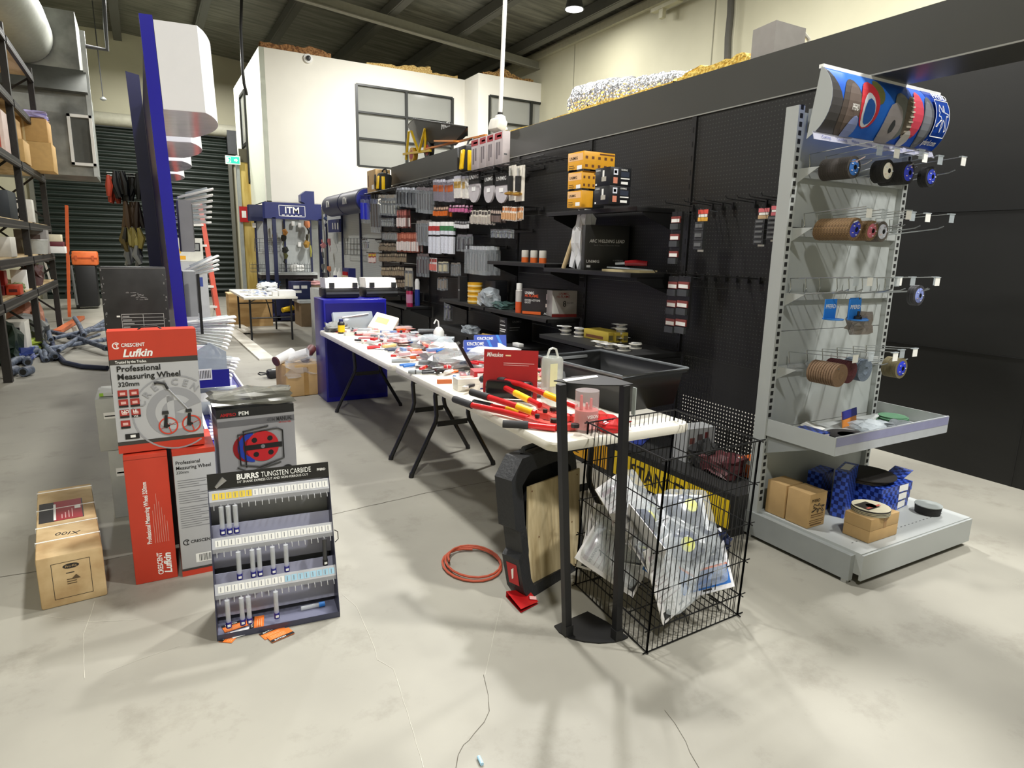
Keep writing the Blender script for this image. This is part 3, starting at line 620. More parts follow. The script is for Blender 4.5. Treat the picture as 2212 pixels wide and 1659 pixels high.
# ---- goods on the shelves
YB = M('e9a92c', .4); UB = M('17181b', .4)
DG = lambda c: M(c, .5, var=0)
yfx = [('r', .05, .95, .55, .92, M('efc08a', .5, var=0)), ('t', 'UNIMIG', .12, .62, .22, BLACK, .6), ('r', .6, .9, .08, .3, PAPER), ('r', .1, .4, .1, .13, BLACK), ('r', .1, .45, .2, .23, BLACK), ('r', .1, .4, .3, .33, BLACK)]
yfy = [('r', .02+.2*k+.03, .2*k+.13, .2+.42*j, .34+.42*j, BROWN) for k in range(5) for j in range(2)]+[('r', .5, .98, .86, .93, BROWN)]
def S(u, v): return V5(u, v)
def sh5(ul, uc, ur, vt, vb, z):
    a, c, d = S(ul, vb), S(uc, vb), S(ur, vb); return pbox(a[0], c[0], d[0], S(uc, vt)[1], c[1], z)
e = sh5(305, 415, 515, 398, 530, 1.8605); X0, _, Y0, Y1, _, zt = e; hh = zt-1.8605
LB = ['yellow box at bottom of shelf stack, black box beside it', 'yellow box in middle of the shelf stack', 'long yellow box on top of the shelf stack']
carton((X0, X0+.10, Y0, Y1, 1.8605, 1.8605+hh), 'product_box', LB[0], 'box', YB, yfx, [])
carton((X0+.102, X0+.2, Y0, Y1, 1.8605, 1.8605+hh), 'product_box', 'small black box between bottom yellow box and large black box', 'box', UB, [], [('t', 'UNIMIG', .1, .75, .13, PAPER, .7), ('r', .5, .7, .2, .6, M('b98a7a', .5)), ('r', .45, .75, .55, .75, PAPER)])
carton((X0, X0+.2, Y0, Y1, 1.861+hh, 1.861+hh*2.1), 'product_box', LB[1], 'box', YB, yfx+[('r', 0, 1, 0, .1, BLACK), ('r', .1, .5, .02, .08, PAPER)], [q for q in yfy if q[1] < .6]+[('r', 0, 1, 0, .1, BLACK), ('r', .3, .9, .02, .09, PAPER)])
carton((X0, X0+.27, Y0-.01, Y1+.01, 1.862+hh*2.1, 1.862+hh*3.25), 'product_box', LB[2], 'box', YB, yfx+[('r', 0, 1, 0, .1, BLACK), ('r', .1, .6, .02, .09, PAPER)], yfy+[('r', 0, .7, 0, .1, BLACK), ('r', .2, .45, .02, .09, PAPER)])
blkfx = [('t', 'UNIMIG', .08, .82, .12, PAPER, .6), ('r', .06, .3, .62, .75, DGREY), ('r', .45, .75, .25, .5, M('b5b0a4', .5)), ('r', .5, .62, .5, .85, PAPER), ('r', .05, .15, .05, .15, PAPER)]
blkfy = [('r', .15, .35, .12, .45, M('d98a70', .5)), ('r', .15, .36, .58, .9, M('dfe3ee', .5)), ('r', .19, .31, .66, .82, M('5a79c0', .5)), ('t', 'UNIMIG', .5, .83, .13, PAPER, .42), ('r', .5, .9, .5, .78, M('2b3242', .5)), ('r', .5, .92, .38, .44, PAPER), ('r', .52, .85, .1, .24, PAPER)]
e0 = sh5(515, 632, 795, 375, 505, 1.8605)
ex = (e0[0], min(e0[1], 3.225), e0[2], e0[3])
carton(ex+(1.8605, 1.8605+hh), 'product_box', 'lower of two large black boxes with orange tool picture', 'box', UB, blkfx, blkfy)
carton(ex+(1.8612+hh, 1.861+2*hh), 'product_box', 'upper of two large black boxes with orange tool picture', 'box', UB, blkfx, blkfy)
# welding lead box
c = P(*S(327, 985), X=2.93); d = P(*S(712, 985), X=2.93); e = P(*S(327, 665), X=2.93)
b = MB(); ang = 0.5
w_ = .34; h_ = .335; b.box((w_/2, .06, h_/2), (w_, .12, h_), M('131314', .5), None, .004)
b.text('ARC WELDING LEAD', (.035, 0, .205), (1, 0, 0), (0, 0, 1), .034, M('d8d8d8', .5), bold=.02, lift=.002, maxw=.27, shear=.2); b.text('Earth Clamp & Electrode Holder', (.07, 0, .18), (1, 0, 0), (0, 0, 1), .018, M('6a6a6a', .5), lift=.002, maxw=.2)
b.text('UNIMIG', (.015, 0, .055), (1, 0, 0), (0, 0, 1), .03, M('d8d8d8', .5), bold=.03, lift=.002, maxw=.1); b.rect((0, 0, 0), (1, 0, 0), (0, 0, 1), .02, .05, .02, .036, M('bdbdbd', .5), lift=.002); b.text('10 METRE LEAD', (.22, 0, .07), (1, 0, 0), (0, 0, 1), .014, M('8a8a8a', .5), lift=.002, maxw=.08)
o = b.build('product_box', None, (2.9, 4.05, 1.4185), (0, 0, -.42)); tag(o, 'large black welding lead box standing on middle shelf', 'box')
o = crumple('plastic_bag', (3.0, 4.22, 1.4185), (.12, .13, .4), BAGM, 4, .5); tag(o, 'tall crumpled clear plastic bag beside welding lead box', 'bag')
b = MB(); b.cyl((2.95, 4.4, 1.42), (2.99, 4.3, 1.72), .018, M('c9b48a', .4), n=10); b.cyl((2.985, 4.31, 1.68), (3.0, 4.28, 1.76), .024, CLEARD, n=10); solo(b, 'packed_electrode', 'slim cream packed rod leaning left of the clear bag', 'pack')
b = MB(); b.box((0, 0, .01), (.2, .34, .016), M('c9b98f', .6), (0, .0, .2)); b.box((0, 0, .025), (.19, .3, .01), CLEARD, (0, .06, -.1)); solo(b, 'parts_pouch', 'flat tan pouch lying on middle shelf under the red tool', 'pouch').location = (3.02, 3.66, 1.4185)
t = thing('pressure_tool', 'dark red handled tool lying on the tan pouch', 'tool', (3.02, 3.68, 1.46), -.9)
b = MB(); b.tube([(-.02, 0, .02), (.06, 0, .025), (.14, 0, .02)], [.018, .022, .018], M('7a1318', .2), n=10); b.build('handle', t); b = MB(); b.cyl((-.09, 0, .015), (-.02, 0, .02), .01, STEEL, n=8); b.build('nozzle', t)
p = None
for k in range(3):
    q = P(1130+19*k, 566, X=3.0)
    if p is None:
        b = MB(); b.lathe([(.033, 0), (.033, .045)], M('d9682c', .35), n=20); b.lathe([(.033, .0452), (.033, .1), (.03, .108), (.0001, .108)], M('c8c4ba', .35), n=20); p = b.build('tin_can', None, (3.02, q.y, 1.4485)); tag(p, 'small orange and white tin can on shelf, one of three in a row', 'can', 'orange and white tin cans')
    else: dup(p, (3.02, q.y, 1.4485))
# flame kit boxes
Z = .9955
e1 = pbox(1083, 1155, 1232, 606, 672, Z)
c = P(1085, 660, z=Z)
b = MB(); b.box((.19, .07, .115), (.38, .14, .23), M('2a2523', .4), None, .004)
u, v = (1, 0, 0), (0, 0, 1)
b.text('UNIMIG', (.03, 0, .18), u, v, .035, PAPER, bold=.02, lift=.002, maxw=.09); b.text('HI-FLAME', (.03, 0, .155), u, v, .035, M('e0562a', .5), bold=.02, lift=.002, maxw=.13); b.text('OXYGEN ACETYLENE', (.03, 0, .12), u, v, .024, PAPER, bold=.01, lift=.002, maxw=.15); b.text('GAS KIT', (.03, 0, .1), u, v, .024, PAPER, bold=.01, lift=.002, maxw=.06)
b.rect((0, 0, 0), u, v, .24, .34, .14, .19, M('e9d6dc', .5), .002); b.rect((0, 0, 0), u, v, .235, .355, .075, .105, M('ece0d8', .5), .002); b.rect((0, 0, 0), u, v, .01, .19, .005, .03, M('e0662a', .5), .002); b.text('ACETYLENE', (.22, 0, .01), u, v, .025, PAPER, bold=.02, lift=.002, maxw=.12)
a1 = math.atan2(P(1160, 676, z=Z).y-c.y, P(1160, 676, z=Z).x-c.x)
o = b.build('product_box', None, (2.905, 4.98, Z), (0, 0, -.98)); tag(o, 'dark gas kit box with orange flame lettering on shelf', 'box')
b = MB(); b.box((.12, .07, .115), (.24, .14, .225), M('a9a39f', .5), None, .004)
b.text('UNIMIG', (.06, 0, .19), u, v, .03, M('8c1f20', .5), bold=.01, lift=.002, maxw=.09); b.text('HI-FLAME', (.04, 0, .165), u, v, .03, M('8c1f20', .5), bold=.01, lift=.002, maxw=.14); b.text('8', (.1, 0, .09), u, v, .07, BLACK, bold=.02, lift=.002); b.text('KG KIT', (.14, 0, .115), u, v, .02, DGREY, lift=.002); b.rect((0, 0, 0), u, v, .0, .24, .0, .025, M('7a1c18', .5), .002); b.poly([(.002, -.001, .03), (.07, -.001, .03), (.002, -.001, .2)], PAPER)
o = b.build('product_box', None, (3.02, 4.66, Z), (0, 0, -.18)); tag(o, 'grey gas kit box with red stripe, right of dark kit box', 'box')
t = thing('spray_can', 'white and orange spray can left of the dark gas kit box', 'can', (2.96, 5.12, Z)); b = MB(); b.lathe([(.033, 0), (.033, .1)], M('df5a2a', .3)); b.lathe([(.033, .1), (.033, .2), (.02, .215)], M('c9c5c0', .3)); b.build('body', t); b = MB(); b.lathe([(.027, .21), (.027, .265), (.0001, .268)], PAPER); b.build('cap', t)
q = P(1002, 645, z=Z+.0)
for k in range(4):
    b = MB(); b.lathe([(.075, 0), (.078, .04), (.08, .05), (.0001, .052)], M('f0b41e', .35), n=24); b.lathe([(.0785, .012), (.0788, .03)], M('f7dfa0', .4), n=24)
    o = b.build('yellow_tub', None, (3.0, 6.12, Z+.005+k*.054)); tag(o, ['lowest', 'second lowest', 'second highest', 'highest'][k]+' of four flat yellow tubs stacked on shelf', 'tub', None)
b = MB(); b.bb(2.93, 3.02, 6.35, 6.4, Z+.005, Z+.27, M('26282a', .4)); b.text('UNIMIG', (2.93, 6.39, Z+.12), FX[0], FX[1], .02, PAPER, maxw=.04); solo(b, 'product_box', 'tall narrow dark box left of the yellow tubs', 'box')
carton((3.06, 3.2, 5.78, 6.0, Z+.005, Z+.25), 'product_box', 'black box standing behind the yellow tubs', 'box', UB, [('r', .1, .8, .3, .5, PAPER)])
o = crumple('plastic_bag', (2.98, 5.76, Z+.005), (.16, .2, .16), CLEARD, 9, .5); tag(o, 'clear wrapped goods on shelf right of the yellow tubs', 'bag')
o = crumple('wrapped_tray', (3.02, 5.5, Z), (.16, .22, .07), M('54706c', .2, alpha=.8), 19, .4); tag(o, 'teal tinted wrapped tray on shelf right of clear goods', 'pack')
# solder reels
zr = .8805
def reel(x, y, z, label, rz, s=1):
    t = thing('solder_reel', label, 'reel', (x, y, z), rz)
    b = MB(); b.lathe([(.02, 0), (.048, .0), (.048, .004), (.034, .006), (.034, .026), (.048, .028), (.048, .033), (.02, .033)], M('d9d6cc', .35), n=20); b.build('spool', t)
    b = MB(); b.lathe([(.0345, .007), (.037, .016), (.0345, .025)], M('9da0a0', .3, .6), n=20); b.build('wire_coil', t)
    b = MB(); b.poly([(-.03, -.075, .034), (.03, -.075, .034), (.04, -.03, .034), (-.04, -.03, .034)], PAPER); b.disc((0, 0, .0338), .02, (0, 0, 1), M('8a8f92', .5), n=16); b.build('label_tag', t)
for (px, py, n, lb) in ((1222, 722, 2, 'by the shelf corner beside yellow packs'), (1252, 727, 2, 'in front of the yellow packs'), (1298, 748, 1, 'on its own, near the shelf front'), (1332, 738, 2, 'behind the single front reels'), (1318, 752, 1, 'small, between two front reels'), (1348, 757, 1, 'nearest the shelf front edge'), (1390, 735, 4, 'in the tall stack at the right'), (1372, 752, 1, 'right of the front reel')):
    for k in range(n):
        q = P(px, py, z=zr); nm = '' if n == 1 else (['lower', 'upper'] if n == 2 else ['bottom', 'second', 'third', 'top'])[k]+' '
        reel(min(3.15, max(2.86, q.x)), min(4.43, max(3.36, q.y)), zr+k*.0345, (nm+'white solder reel '+lb), k*1.1+px)
for k in range(3):
    q = P(1262+14*k, 700-k*2, z=zr+.04); carton((3.02+.055*k, 3.07+.055*k, 3.86-.02*k, 4.18, zr, zr+.075), 'product_box', ['front', 'middle', 'rear'][k]+' yellow carded pack behind the solder reels', 'box', M('b8a23c', .5), [('r', .1, .8, .2, .5, BROWN)], [('r', .1, .9, .2, .7, M('6a6240', .5))])
# low printed box and loose bits
carton((2.92, 3.2, 5.27, 5.42, .6905, .93), 'product_box', 'tall black printed box on low shelf under gas kits', 'box', UB, [('t', 'UNIMIG', .1, .8, .12, PAPER, .8), ('r', .1, .8, .66, .7, PAPER), ('r', .1, .9, .5, .54, PAPER), ('r', .1, .8, .42, .46, PAPER), ('r', .15, .35, .1, .25, PAPER), ('r', .5, .8, .1, .2, M('8a8a8a', .5))], [('t', 'UNIMIG', .2, .8, .12, M('7a7a7a', .5), .45), ('r', .1, .5, .6, .62, M('8a8a8a', .5)), ('r', .1, .45, .5, .52, M('8a8a8a', .5))])
carton((2.9, 2.95, 5.0, 5.12, .6905, .72), 'product_box', 'small white box on low shelf near tall black box', 'box', PAPER)
o = crumple('strap_bundle', (2.94, 5.7, .6905), (.1, .2, .03), M('b09048', .6), 3, .5); tag(o, 'tan strap lying on low shelf left of tall black box', 'strap')
o = crumple('plastic_bag', (2.94, 6.1, .6905), (.12, .2, .07), CLEARD, 33, .5); tag(o, 'clear packed goods on low shelf, far from black box', 'bag')
# red aerosols on the low far shelf
p = None
for k in range(3):
    q = P(885+13*k, 662, z=.8105); t = thing('aerosol_can', 'red aerosol can with black cap on low far shelf', 'can', (2.95, q.y, .8105), 0, 'red aerosol cans')
    b = MB(); b.lathe([(.036, 0), (.036, .2), (.028, .215)], M('a3204a', .3)); b.lathe([(.0365, .05), (.0365, .16)], M('c98aa8', .3), n=24); b.build('body', t); b = MB(); b.lathe([(.034, .205), (.034, .25), (.0001, .25)], BLACK); b.build('cap', t)
t = thing('bottle', 'white and blue bottle standing behind red aerosol cans', 'bottle', (3.1, 8.05, .8105)); b = MB(); b.lathe([(.035, 0), (.035, .2), (.025, .24)], M('2a3f8f', .3)); b.build('body', t); b = MB(); b.lathe([(.032, .2), (.033, .31), (.02, .35), (.0001, .352)], PAPER); b.build('cap', t)
b = MB(); b.cyl((3.0, 9.35, .972), (3.0, 9.35, 1.12), .11, M('f09a1c', .4), n=28); b.cyl((3.0, 9.35, 1.12), (3.0, 9.35, 1.1205), .04, BROWN, n=16); solo(b, 'tape_roll', 'wide orange roll on far black shelf beside blue bay', 'roll')
# ---- goods on the wire ledge and the bulkhead
tallm = M('b4aaa9', .5)
for k in range(4):
    pl, pr = [(1017, 1034), (1035, 1050), (1051, 1066), (1067, 1085)][k]
    q = P(pl, 352, X=2.97); q2 = P(pr, 352, X=2.97)
    carton((2.97, 3.05, q2.y, q.y-.008, 2.331, 2.331+.30+.02*k*0), 'product_box', ['far left', 'second', 'third', 'nearest'][k]+' of four tall grey boxes with red tops on ledge', 'box', tallm, [('r', 0, .9, .78, .97, M('a02c34', .5)), ('r', .3, .8, .84, .9, PAPER), ('r', .2, .4, .2, .7, M('6f6669', .5)), ('r', .5, .7, .3, .7, M('6f6669', .5))], [('r', .2, .6, .3, .34, DGREY)])
def backpack(y, label, s=1):
    t = thing('backpack', label, 'backpack', (3.05, y, 2.331))
    b = MB(); b.box((0, 0, .14*s), (.2, .17, .28*s), M('1c1c1a', .7), (0, .1, 0), .05); b.build('bag_body', t)
    b = MB(); b.box((-.1, -.03, .13*s), (.03, .07, .2*s), YEL, (0, .1, 0), .012); b.box((-.04, -.088, .12*s), (.05, .02, .2*s), YEL, None, .008); b.build('pocket', t)
    b = MB(); b.tube([(-.03, 0, .27*s), (0, .03, .33*s), (.03, 0, .35*s), (.03, -.05, .28*s)], .012, BLACK, n=6); b.tube([(-.11, .05, .25*s), (-.13, .0, .15*s), (-.11, .04, .03)], .012, BLACK, n=6); b.build('strap', t)
backpack(P(1005, 350, X=3.0).y, 'black and yellow tool backpack on ledge beside tall grey boxes')
backpack(P(822, 395, X=3.0).y, 'black and yellow tool backpack on ledge beside the brown carton', .9)
carton((2.98, 3.2, 9.35, 9.75, 2.331, 2.331+.32), 'carton_box', 'brown carton at far end of the wire ledge', 'box', CARD, [('r', .55, .8, .15, .35, PAPER), ('r', .1, .2, .3, .8, BROWN)])
t = thing('junction_camera', 'white boxy camera head on bulkhead between barrow and backpack', 'camera', (3.2, 6.05, 2.705)); b = MB(); b.box((0, 0, .07), (.12, .16, .12), M('d9d5ca', .5), (0, .3, .2), .02); b.build('housing', t)
# wheelbarrow resting on the bulkhead
wb = thing('wheelbarrow', 'black tray wheelbarrow with yellow legs and red wheels on bulkhead', 'wheelbarrow')
def W(px, py, X=3.4): return P(px, py, X=X)
b = MB(); T0 = [W(897, 258, 3.3), W(1008, 275, 3.3), W(985, 296, 3.3), W(918, 318, 3.3)]
blk = M('20201d', .45)
A0, A1, A2, A3 = W(893, 257, 3.28), W(1009, 275, 3.28), W(1009, 275, 3.5), W(880, 272, 3.75)
B0, B1, B2, B3 = W(912, 312, 3.34), W(985, 303, 3.34), W(985, 303, 3.5), W(905, 318, 3.6)
A2.z = A1.z; B2.z = B1.z
b.add([A0, A1, A2, A3, B0, B1, B2, B3], [(0, 1, 5, 4), (1, 2, 6, 5), (2, 3, 7, 6), (3, 0, 4, 7), (4, 5, 6, 7)], blk); b.tube([A0, A1, A2, A3], .012, blk, n=6, closed=True)
d = (W(985, 286, 3.29)-W(955, 279, 3.29)); b.text('IMPACTA', W(953, 280, 3.275), (0, -1, 0), (0, 0, 1), .09, PAPER, bold=.03, maxw=.26); b.build('tray', wb)
ym = M('d9b321', .4)
for (p_, q_, X) in (((883, 283), (877, 345), 3.36), ((918, 278), (905, 328), 3.3), ((888, 283), (905, 330), 3.34), ((920, 278), (917, 325), 3.32)):
    b = MB(); b.bar(W(*p_, X), W(*q_, X), .03, .02, ym); b.build('leg', wb)
b = MB(); b.bar(W(872, 333, 3.36), W(930, 325, 3.3), .03, .03, ym); b.bar(W(920, 322, 3.3), W(1050, 292, 3.4), .035, .02, M('d07c2c', .5)); b.bar(W(945, 305, 3.32), W(988, 305, 3.32), .1, .02, M('d98a3a', .5)); b.build('frame', wb)
for (x, y, r) in ((893, 335, .1), (927, 330, .11)):
    c = W(x, y, 3.36); c.z = max(c.z, 2.70+r)
    b = MB(); b.lathe([(r*.6, -.03), (r, -.03), (r, .03), (r*.6, .03)], M('c9981f' if x < 900 else '1f1f1f', .5), c=c, ax='x', n=24); b.build('tyre', wb)
    b = MB(); b.lathe([(.0001, -.031), (r*.62, -.031), (r*.62, .031), (.0001, .031)], M('a5202c', .4), c=c, ax='x', n=20); b.build('hub', wb)
settle(wb)
# ================================================================= blue bays at the far end
ITMB = M('242c66', .35); ITMD = M('1c2246', .4); PEGG = dots('grey_pegboard', 'b4b8b6', '8a8e8c', (0, 2), .03, .005, .5); PEGG2 = dots('grey_pegboard_side', 'b4b8b6', '8a8e8c', (1, 2), .03, .005, .5)
t = thing('display_stand', 'blue metal display frame with white lettered header at far end', 'display stand')
Yf = 14.0
def F(px, py, Y=Yf): return P(px, py, Y=Y)
hx0, hx1 = F(573, 470).x, F(695, 470).x
b = MB(); b.bb(hx0, hx1, Yf, Yf+.3, 2.08, 2.4, ITMB); b.build('header_box', t)
b = MB(); cx = F(631, 455).x
for (a0, a1, c0, c1) in ((-.26, .26, .21, .22), (-.26, .26, .0, .01), (-.26, -.25, 0, .22), (.25, .26, 0, .22)): b.rect((cx, Yf, 2.13), *FY, a0, a1, c0, c1, PAPER)
b.text('ITM', (cx, Yf, 2.195), *FY, .18, PAPER, bold=.05, align='CENTER', maxw=.4)
for k in range(5): b.rect((cx, Yf, 2.15), *FY, -.2+k*.085, -.15+k*.085, 0, .014, PAPER)
b.build('header_print', t)
for x in (hx0+.0, hx0+.13): b = MB(); b.bb(x, x+.07, Yf+(.25 if x < hx0+.1 else 0), Yf+.07+(.25 if x < hx0+.1 else 0), 0, 2.1, ITMD); b.build('post', t)
b = MB(); b.bb(hx1-.07, hx1, Yf, Yf+.07, 0, 2.1, ITMD); b.build('post', t)
b = MB(); b.bb(hx0, hx1, Yf, Yf+.5, .02, .12, ITMD); b.bb(hx0, hx1, Yf+.5, Yf+.53, .02, .5, ITMD); b.build('base_tray', t)
settle(t)
t = thing('display_bay', 'grey pegboard bay with worktop behind the blue display frame', 'shop shelving')
x0, x1 = 2.15, 3.25; 
b = MB(); b.bb(2.13, 3.3, 15.05, 15.09, .1, 2.2, PEGG); b.build('peg_panel', t)
for x in (2.13, 2.72, 3.28): b = MB(); b.bb(x-.02, x+.02, 15.02, 15.06, 0, 2.2, ITMD); b.build('upright', t)
b = MB(); b.bb(2.13, 3.3, 14.6, 15.05, .93, .98, LGREY); b.bb(2.13, 3.3, 14.62, 15.05, .85, .93, M('241c1c', .6)); b.build('worktop', t)
b = MB(); b.bb(2.0, 2.3, 14.9, 15.15, 2.05, 2.38, ITMD); b.build('side_header', t)
settle(t)
for (px, py, m, lb) in ((585, 580, M('4f6f9c', .5), 'open carton with blue film under the far worktop'), (665, 590, CARD, 'open carton with red and white film under the far worktop')):
    c = P(px, 640, Y=14.75); t = thing('open_carton', lb, 'box', (c.x, 14.82, .28)); w_ = .36 if px < 600 else .5
    b = MB(); b.bb(-w_/2, w_/2, -.2, .2, 0, .42, M('6f604a', .7)); b.rect((0, -.2, .1), *FY, .0, .14, .0, .16, PAPER); b.build('carton', t)
    crumple('film_wrap', (0, 0, .42), (w_*1.05, .38, .1), m if px < 600 else M('d9a8a8', .4), px, .5, parent=t)
b = MB(); b.bb(2.13, 3.3, 14.62, 15.03, .2, .28, DGREY); solo(b, 'low_shelf', 'grey lower shelf below the far worktop', 'shelf')
# right-hand run of grey bays with round headers
t = thing('display_run', 'grey pegboard run with round dark blue headers along right side, beyond black run', 'shop shelving')
b = MB(); b.bb(3.30, 3.34, 10.0, 13.9, .3, 2.2, PEGG2); b.build('peg_panel', t)
b = MB(); b.bb(2.82, 3.3, 10.3, 13.7, .02, .3, ITMD); b.bb(2.82, 3.3, 10.3, 13.7, .3, .32, LGREY); b.build('base_deck', t)
b = MB(); b.bb(2.85, 3.3, 9.98, 11.9, .90, .94, LGREY); b.build('worktop', t)
for y in (10.0, 11.2, 12.4, 13.6): b = MB(); b.bb(3.27, 3.31, y-.02, y+.02, 0, 2.2, ITMD); b.build('upright', t)
for (ya, yb) in ((10.25, 11.3), (11.35, 12.45)):
    b = MB(); b.lathe([(.17, ya), (.185, ya+.01), (.185, yb), (.17, yb)], ITMD, c=(3.12, 0, 2.28), ax='y', n=28); b.disc((3.12, ya+.011-.012, 2.28), .165, (0, -1, 0), M('202b80', .35)); 
    b.text('ITM', (2.932, (ya+yb)/2+.2, 2.24), FX[0], FX[1], .15, PAPER, bold=.05, maxw=.4, lift=.003); b.build('round_header', t)
settle(t)
b = MB(); q = P(665, 428, Y=14.1); b.prism([(q.x-.05, Yf+.1, 2.402), (q.x-.14, Yf+.1, 2.45), (q.x-.14, Yf+.1, 2.58), (q.x-.04, Yf+.1, 2.66), (q.x+.13, Yf+.1, 2.66), (q.x+.13, Yf+.1, 2.402)], (0, .25, 0), ITMB); solo(b, 'sign_box', 'small blue rounded sign standing on top of the lettered header', 'sign')
# clutter in the bays
def Vz(u, v): return 500+u/5.53, 360+v/5.53
def hang3(name, u, v0, v1, w, cols, label, Y=14.98, X=None, cat='tool'):
    a = P(*Vz(u, v0), Y=Y) if X is None else P(*Vz(u, v0), X=X); h = abs(a.z-(P(*Vz(u, v1), Y=Y) if X is None else P(*Vz(u, v1), X=X)).z)
    b = MB(); n = len(cols)
    for k, c in enumerate(cols):
        z = -h*k/n; r = w*(.55+.45*math.sin(k*2.3+u)); b.tube([(.0, 0, z), (w*.3*math.sin(k*1.7), 0, z-h*.5/n), (w*.2*math.cos(k), 0, z-h/n)], [r*.5, r*.6, r*.35], M(c, .5), n=8)
    o = b.build(name, None, a); return tag(o, label, cat)
hang3('strap_harness', 490, 690, 1040, .06, ['c9a838', 'd9b848', 'c9a838'], 'yellow strap hanging left in far blue bay')
hang3('tool_belt', 620, 680, 1170, .13, ['2b2b26', 'c98a3c', '1f201c', '6a6a3a', '23241f', '5f6134', '1b1c18'], 'black and olive tool belt hanging in far blue bay', Y=14.9)
hang3('tool_belt', 900, 650, 970, .12, ['d98a5c', '26251f', '3a3626', 'b48a3c'], 'orange and black tool holster hanging in far blue bay', Y=14.9)
hang3('strap_harness', 935, 800, 1080, .04, ['9c9a4a', 'a8a450'], 'olive strap hanging right of the holster in far bay')
for (u, v) in ((270, 700), (735, 680), (812, 700), (812, 930)):
    q = P(*Vz(u, v), Y=15.0); b = MB(); b.box((0, 0, 0), (.07, .04, .1), PAPER, None, .01); o = b.build('small_pack', None, q); tag(o, 'small white blister pack on grey far pegboard', 'pack', 'white packs on far pegboard')
for (u0, u1, v0, v1, X, lb) in ((275, 580, 860, 1010, None, 'wire rack on far grey pegboard behind blue posts'), (1350, 1540, 855, 1050, 3.22, 'empty black wire rack on grey pegboard next to black run')):
    b = MB(); f = (lambda u, v: P(*Vz(u, v), Y=14.95)) if X is None else (lambda u, v: P(*Vz(u, v), X=X))
    for k in range(6): t_ = k/5; b.bar(f(u0+(u1-u0)*t_, v0), f(u0+(u1-u0)*t_, v1), .008, .008, DGREY)
    for k in range(4): t_ = k/3; b.bar(f(u0, v0+(v1-v0)*t_), f(u1, v0+(v1-v0)*t_), .008, .008, DGREY)
    solo(b, 'wire_rack', lb, 'rack')
for (u, c) in ((330, 'wire basket on far worktop, left side'), (680, 'wire basket on far worktop holding white cloths'), (870, 'wire basket on far worktop, right side')):
    q = P(*Vz(u, 1160), Y=14.72); b = MB()
    for k in range(7): b.tube([(-.16+.053*k, 0, .16), (-.16+.053*k, 0, 0), (-.16+.053*k, .2, 0), (-.16+.053*k, .2, .2)], .003, DGREY, n=4)
    for z in (0, .08, .16): b.tube([(-.16, 0, z), (.16, 0, z), (.16, .2, z), (-.16, .2, z)], .003, DGREY, n=4, closed=True)
    o = b.build('wire_basket', None, (q.x, 14.72, .984)); tag(o, c, 'basket')
q = P(*Vz(730, 1130), Y=14.8); o = crumple('white_cloths', (q.x+.1, 14.83, .99), (.26, .16, .15), PAPER, 8, .4); tag(o, 'folded white cloths with red marks on far worktop', 'cloth')
# right run hanging goods
hang3('grinder_guard', 1120, 600, 720, .06, ['2a3a5c', 'b8babb', '1c2246'], 'blue and chrome fittings hanging under round headers', X=3.15)
def hpanel(u0, u1, v0, v1, c, lb, X=3.2, nm='hanging_pack'):
    a = P(*Vz(u0, v0), X=X); e = P(*Vz(u1, v1), X=X); b = MB(); b.bb(X-.03, X, min(a.y, e.y), max(a.y, e.y), min(a.z, e.z), max(a.z, e.z), M(c, .5)); return solo(b, nm, lb, 'hanging pack')
hpanel(1170, 1310, 640, 780, '1f2758', 'navy panel with white tools beneath the round headers', nm='tool_pack')
for k in range(3): a = P(*Vz(1210+30*k, 670), X=3.15); b = MB(); b.cyl((0, 0, -.12), (0, 0, 0), .012, PAPER, n=8); o = b.build('white_tool', None, a); tag(o, 'white tool clipped on the navy panel', 'tool', 'white tools on navy panel')
hang3('red_hook_pack', 1080, 870, 1020, .1, ['b86a6c', 'c98488', 'd9c0c0'], 'pink and red hanging lifting tackle beside navy panel', X=3.1)
hang3('red_hook_pack', 1165, 860, 1020, .07, ['b86a6c', '8a5a5c'], 'small pink hanging pack right of the red tackle', X=3.1)
hang3('chain_sling', 1090, 1020, 1300, .06, ['5a5c5c', '8a8c8c', '6a6c6c', '44504c'], 'grey chain sling hanging at the far corner', X=3.05)
hang3('clear_sleeves', 1240, 790, 1050, .1, ['a8acac', 'b4b8b8'], 'grey hanging sleeves on the right grey pegboard', X=3.15)
hang3('orange_pack', 1165, 1190, 1310, .09, ['c97a50', '9a6a54'], 'orange tinted packs above the grey worktop', X=3.1)
for (u, lb, c) in ((1245, 'white bottle with blue label on grey worktop, left one', '2a2f6a'), (1290, 'small white bottle on grey worktop, right of taller one', 'e9e9e9')):
    q = P(*Vz(u, 1310), X=3.0); b = MB(); b.lathe([(.04, 0), (.04, .1)], M(c, .4)); b.lathe([(.04, .1), (.035, .16), (.012, .19), (.008, .24)], PAPER); o = b.build('bottle', None, (3.0, q.y, .942)); tag(o, lb, 'bottle')
q = P(*Vz(1410, 1330), X=3.0); t = thing('display_pack', 'dark blue tray of red topped tins on grey worktop by black run', 'display pack', (3.0, q.y, .942))
b = MB(); b.box((0, 0, .13), (.12, .34, .26), M('232a6a', .4)); b.build('tray', t)
for k in range(3): b = MB(); b.cyl((-.07, -.1+.1*k, .02), (-.07, -.1+.1*k, .14), .035, M('d9c9a8', .4), n=12); b.cyl((-.07, -.1+.1*k, .14), (-.07, -.1+.1*k, .2), .02, RED, n=10); b.build('tin', t)
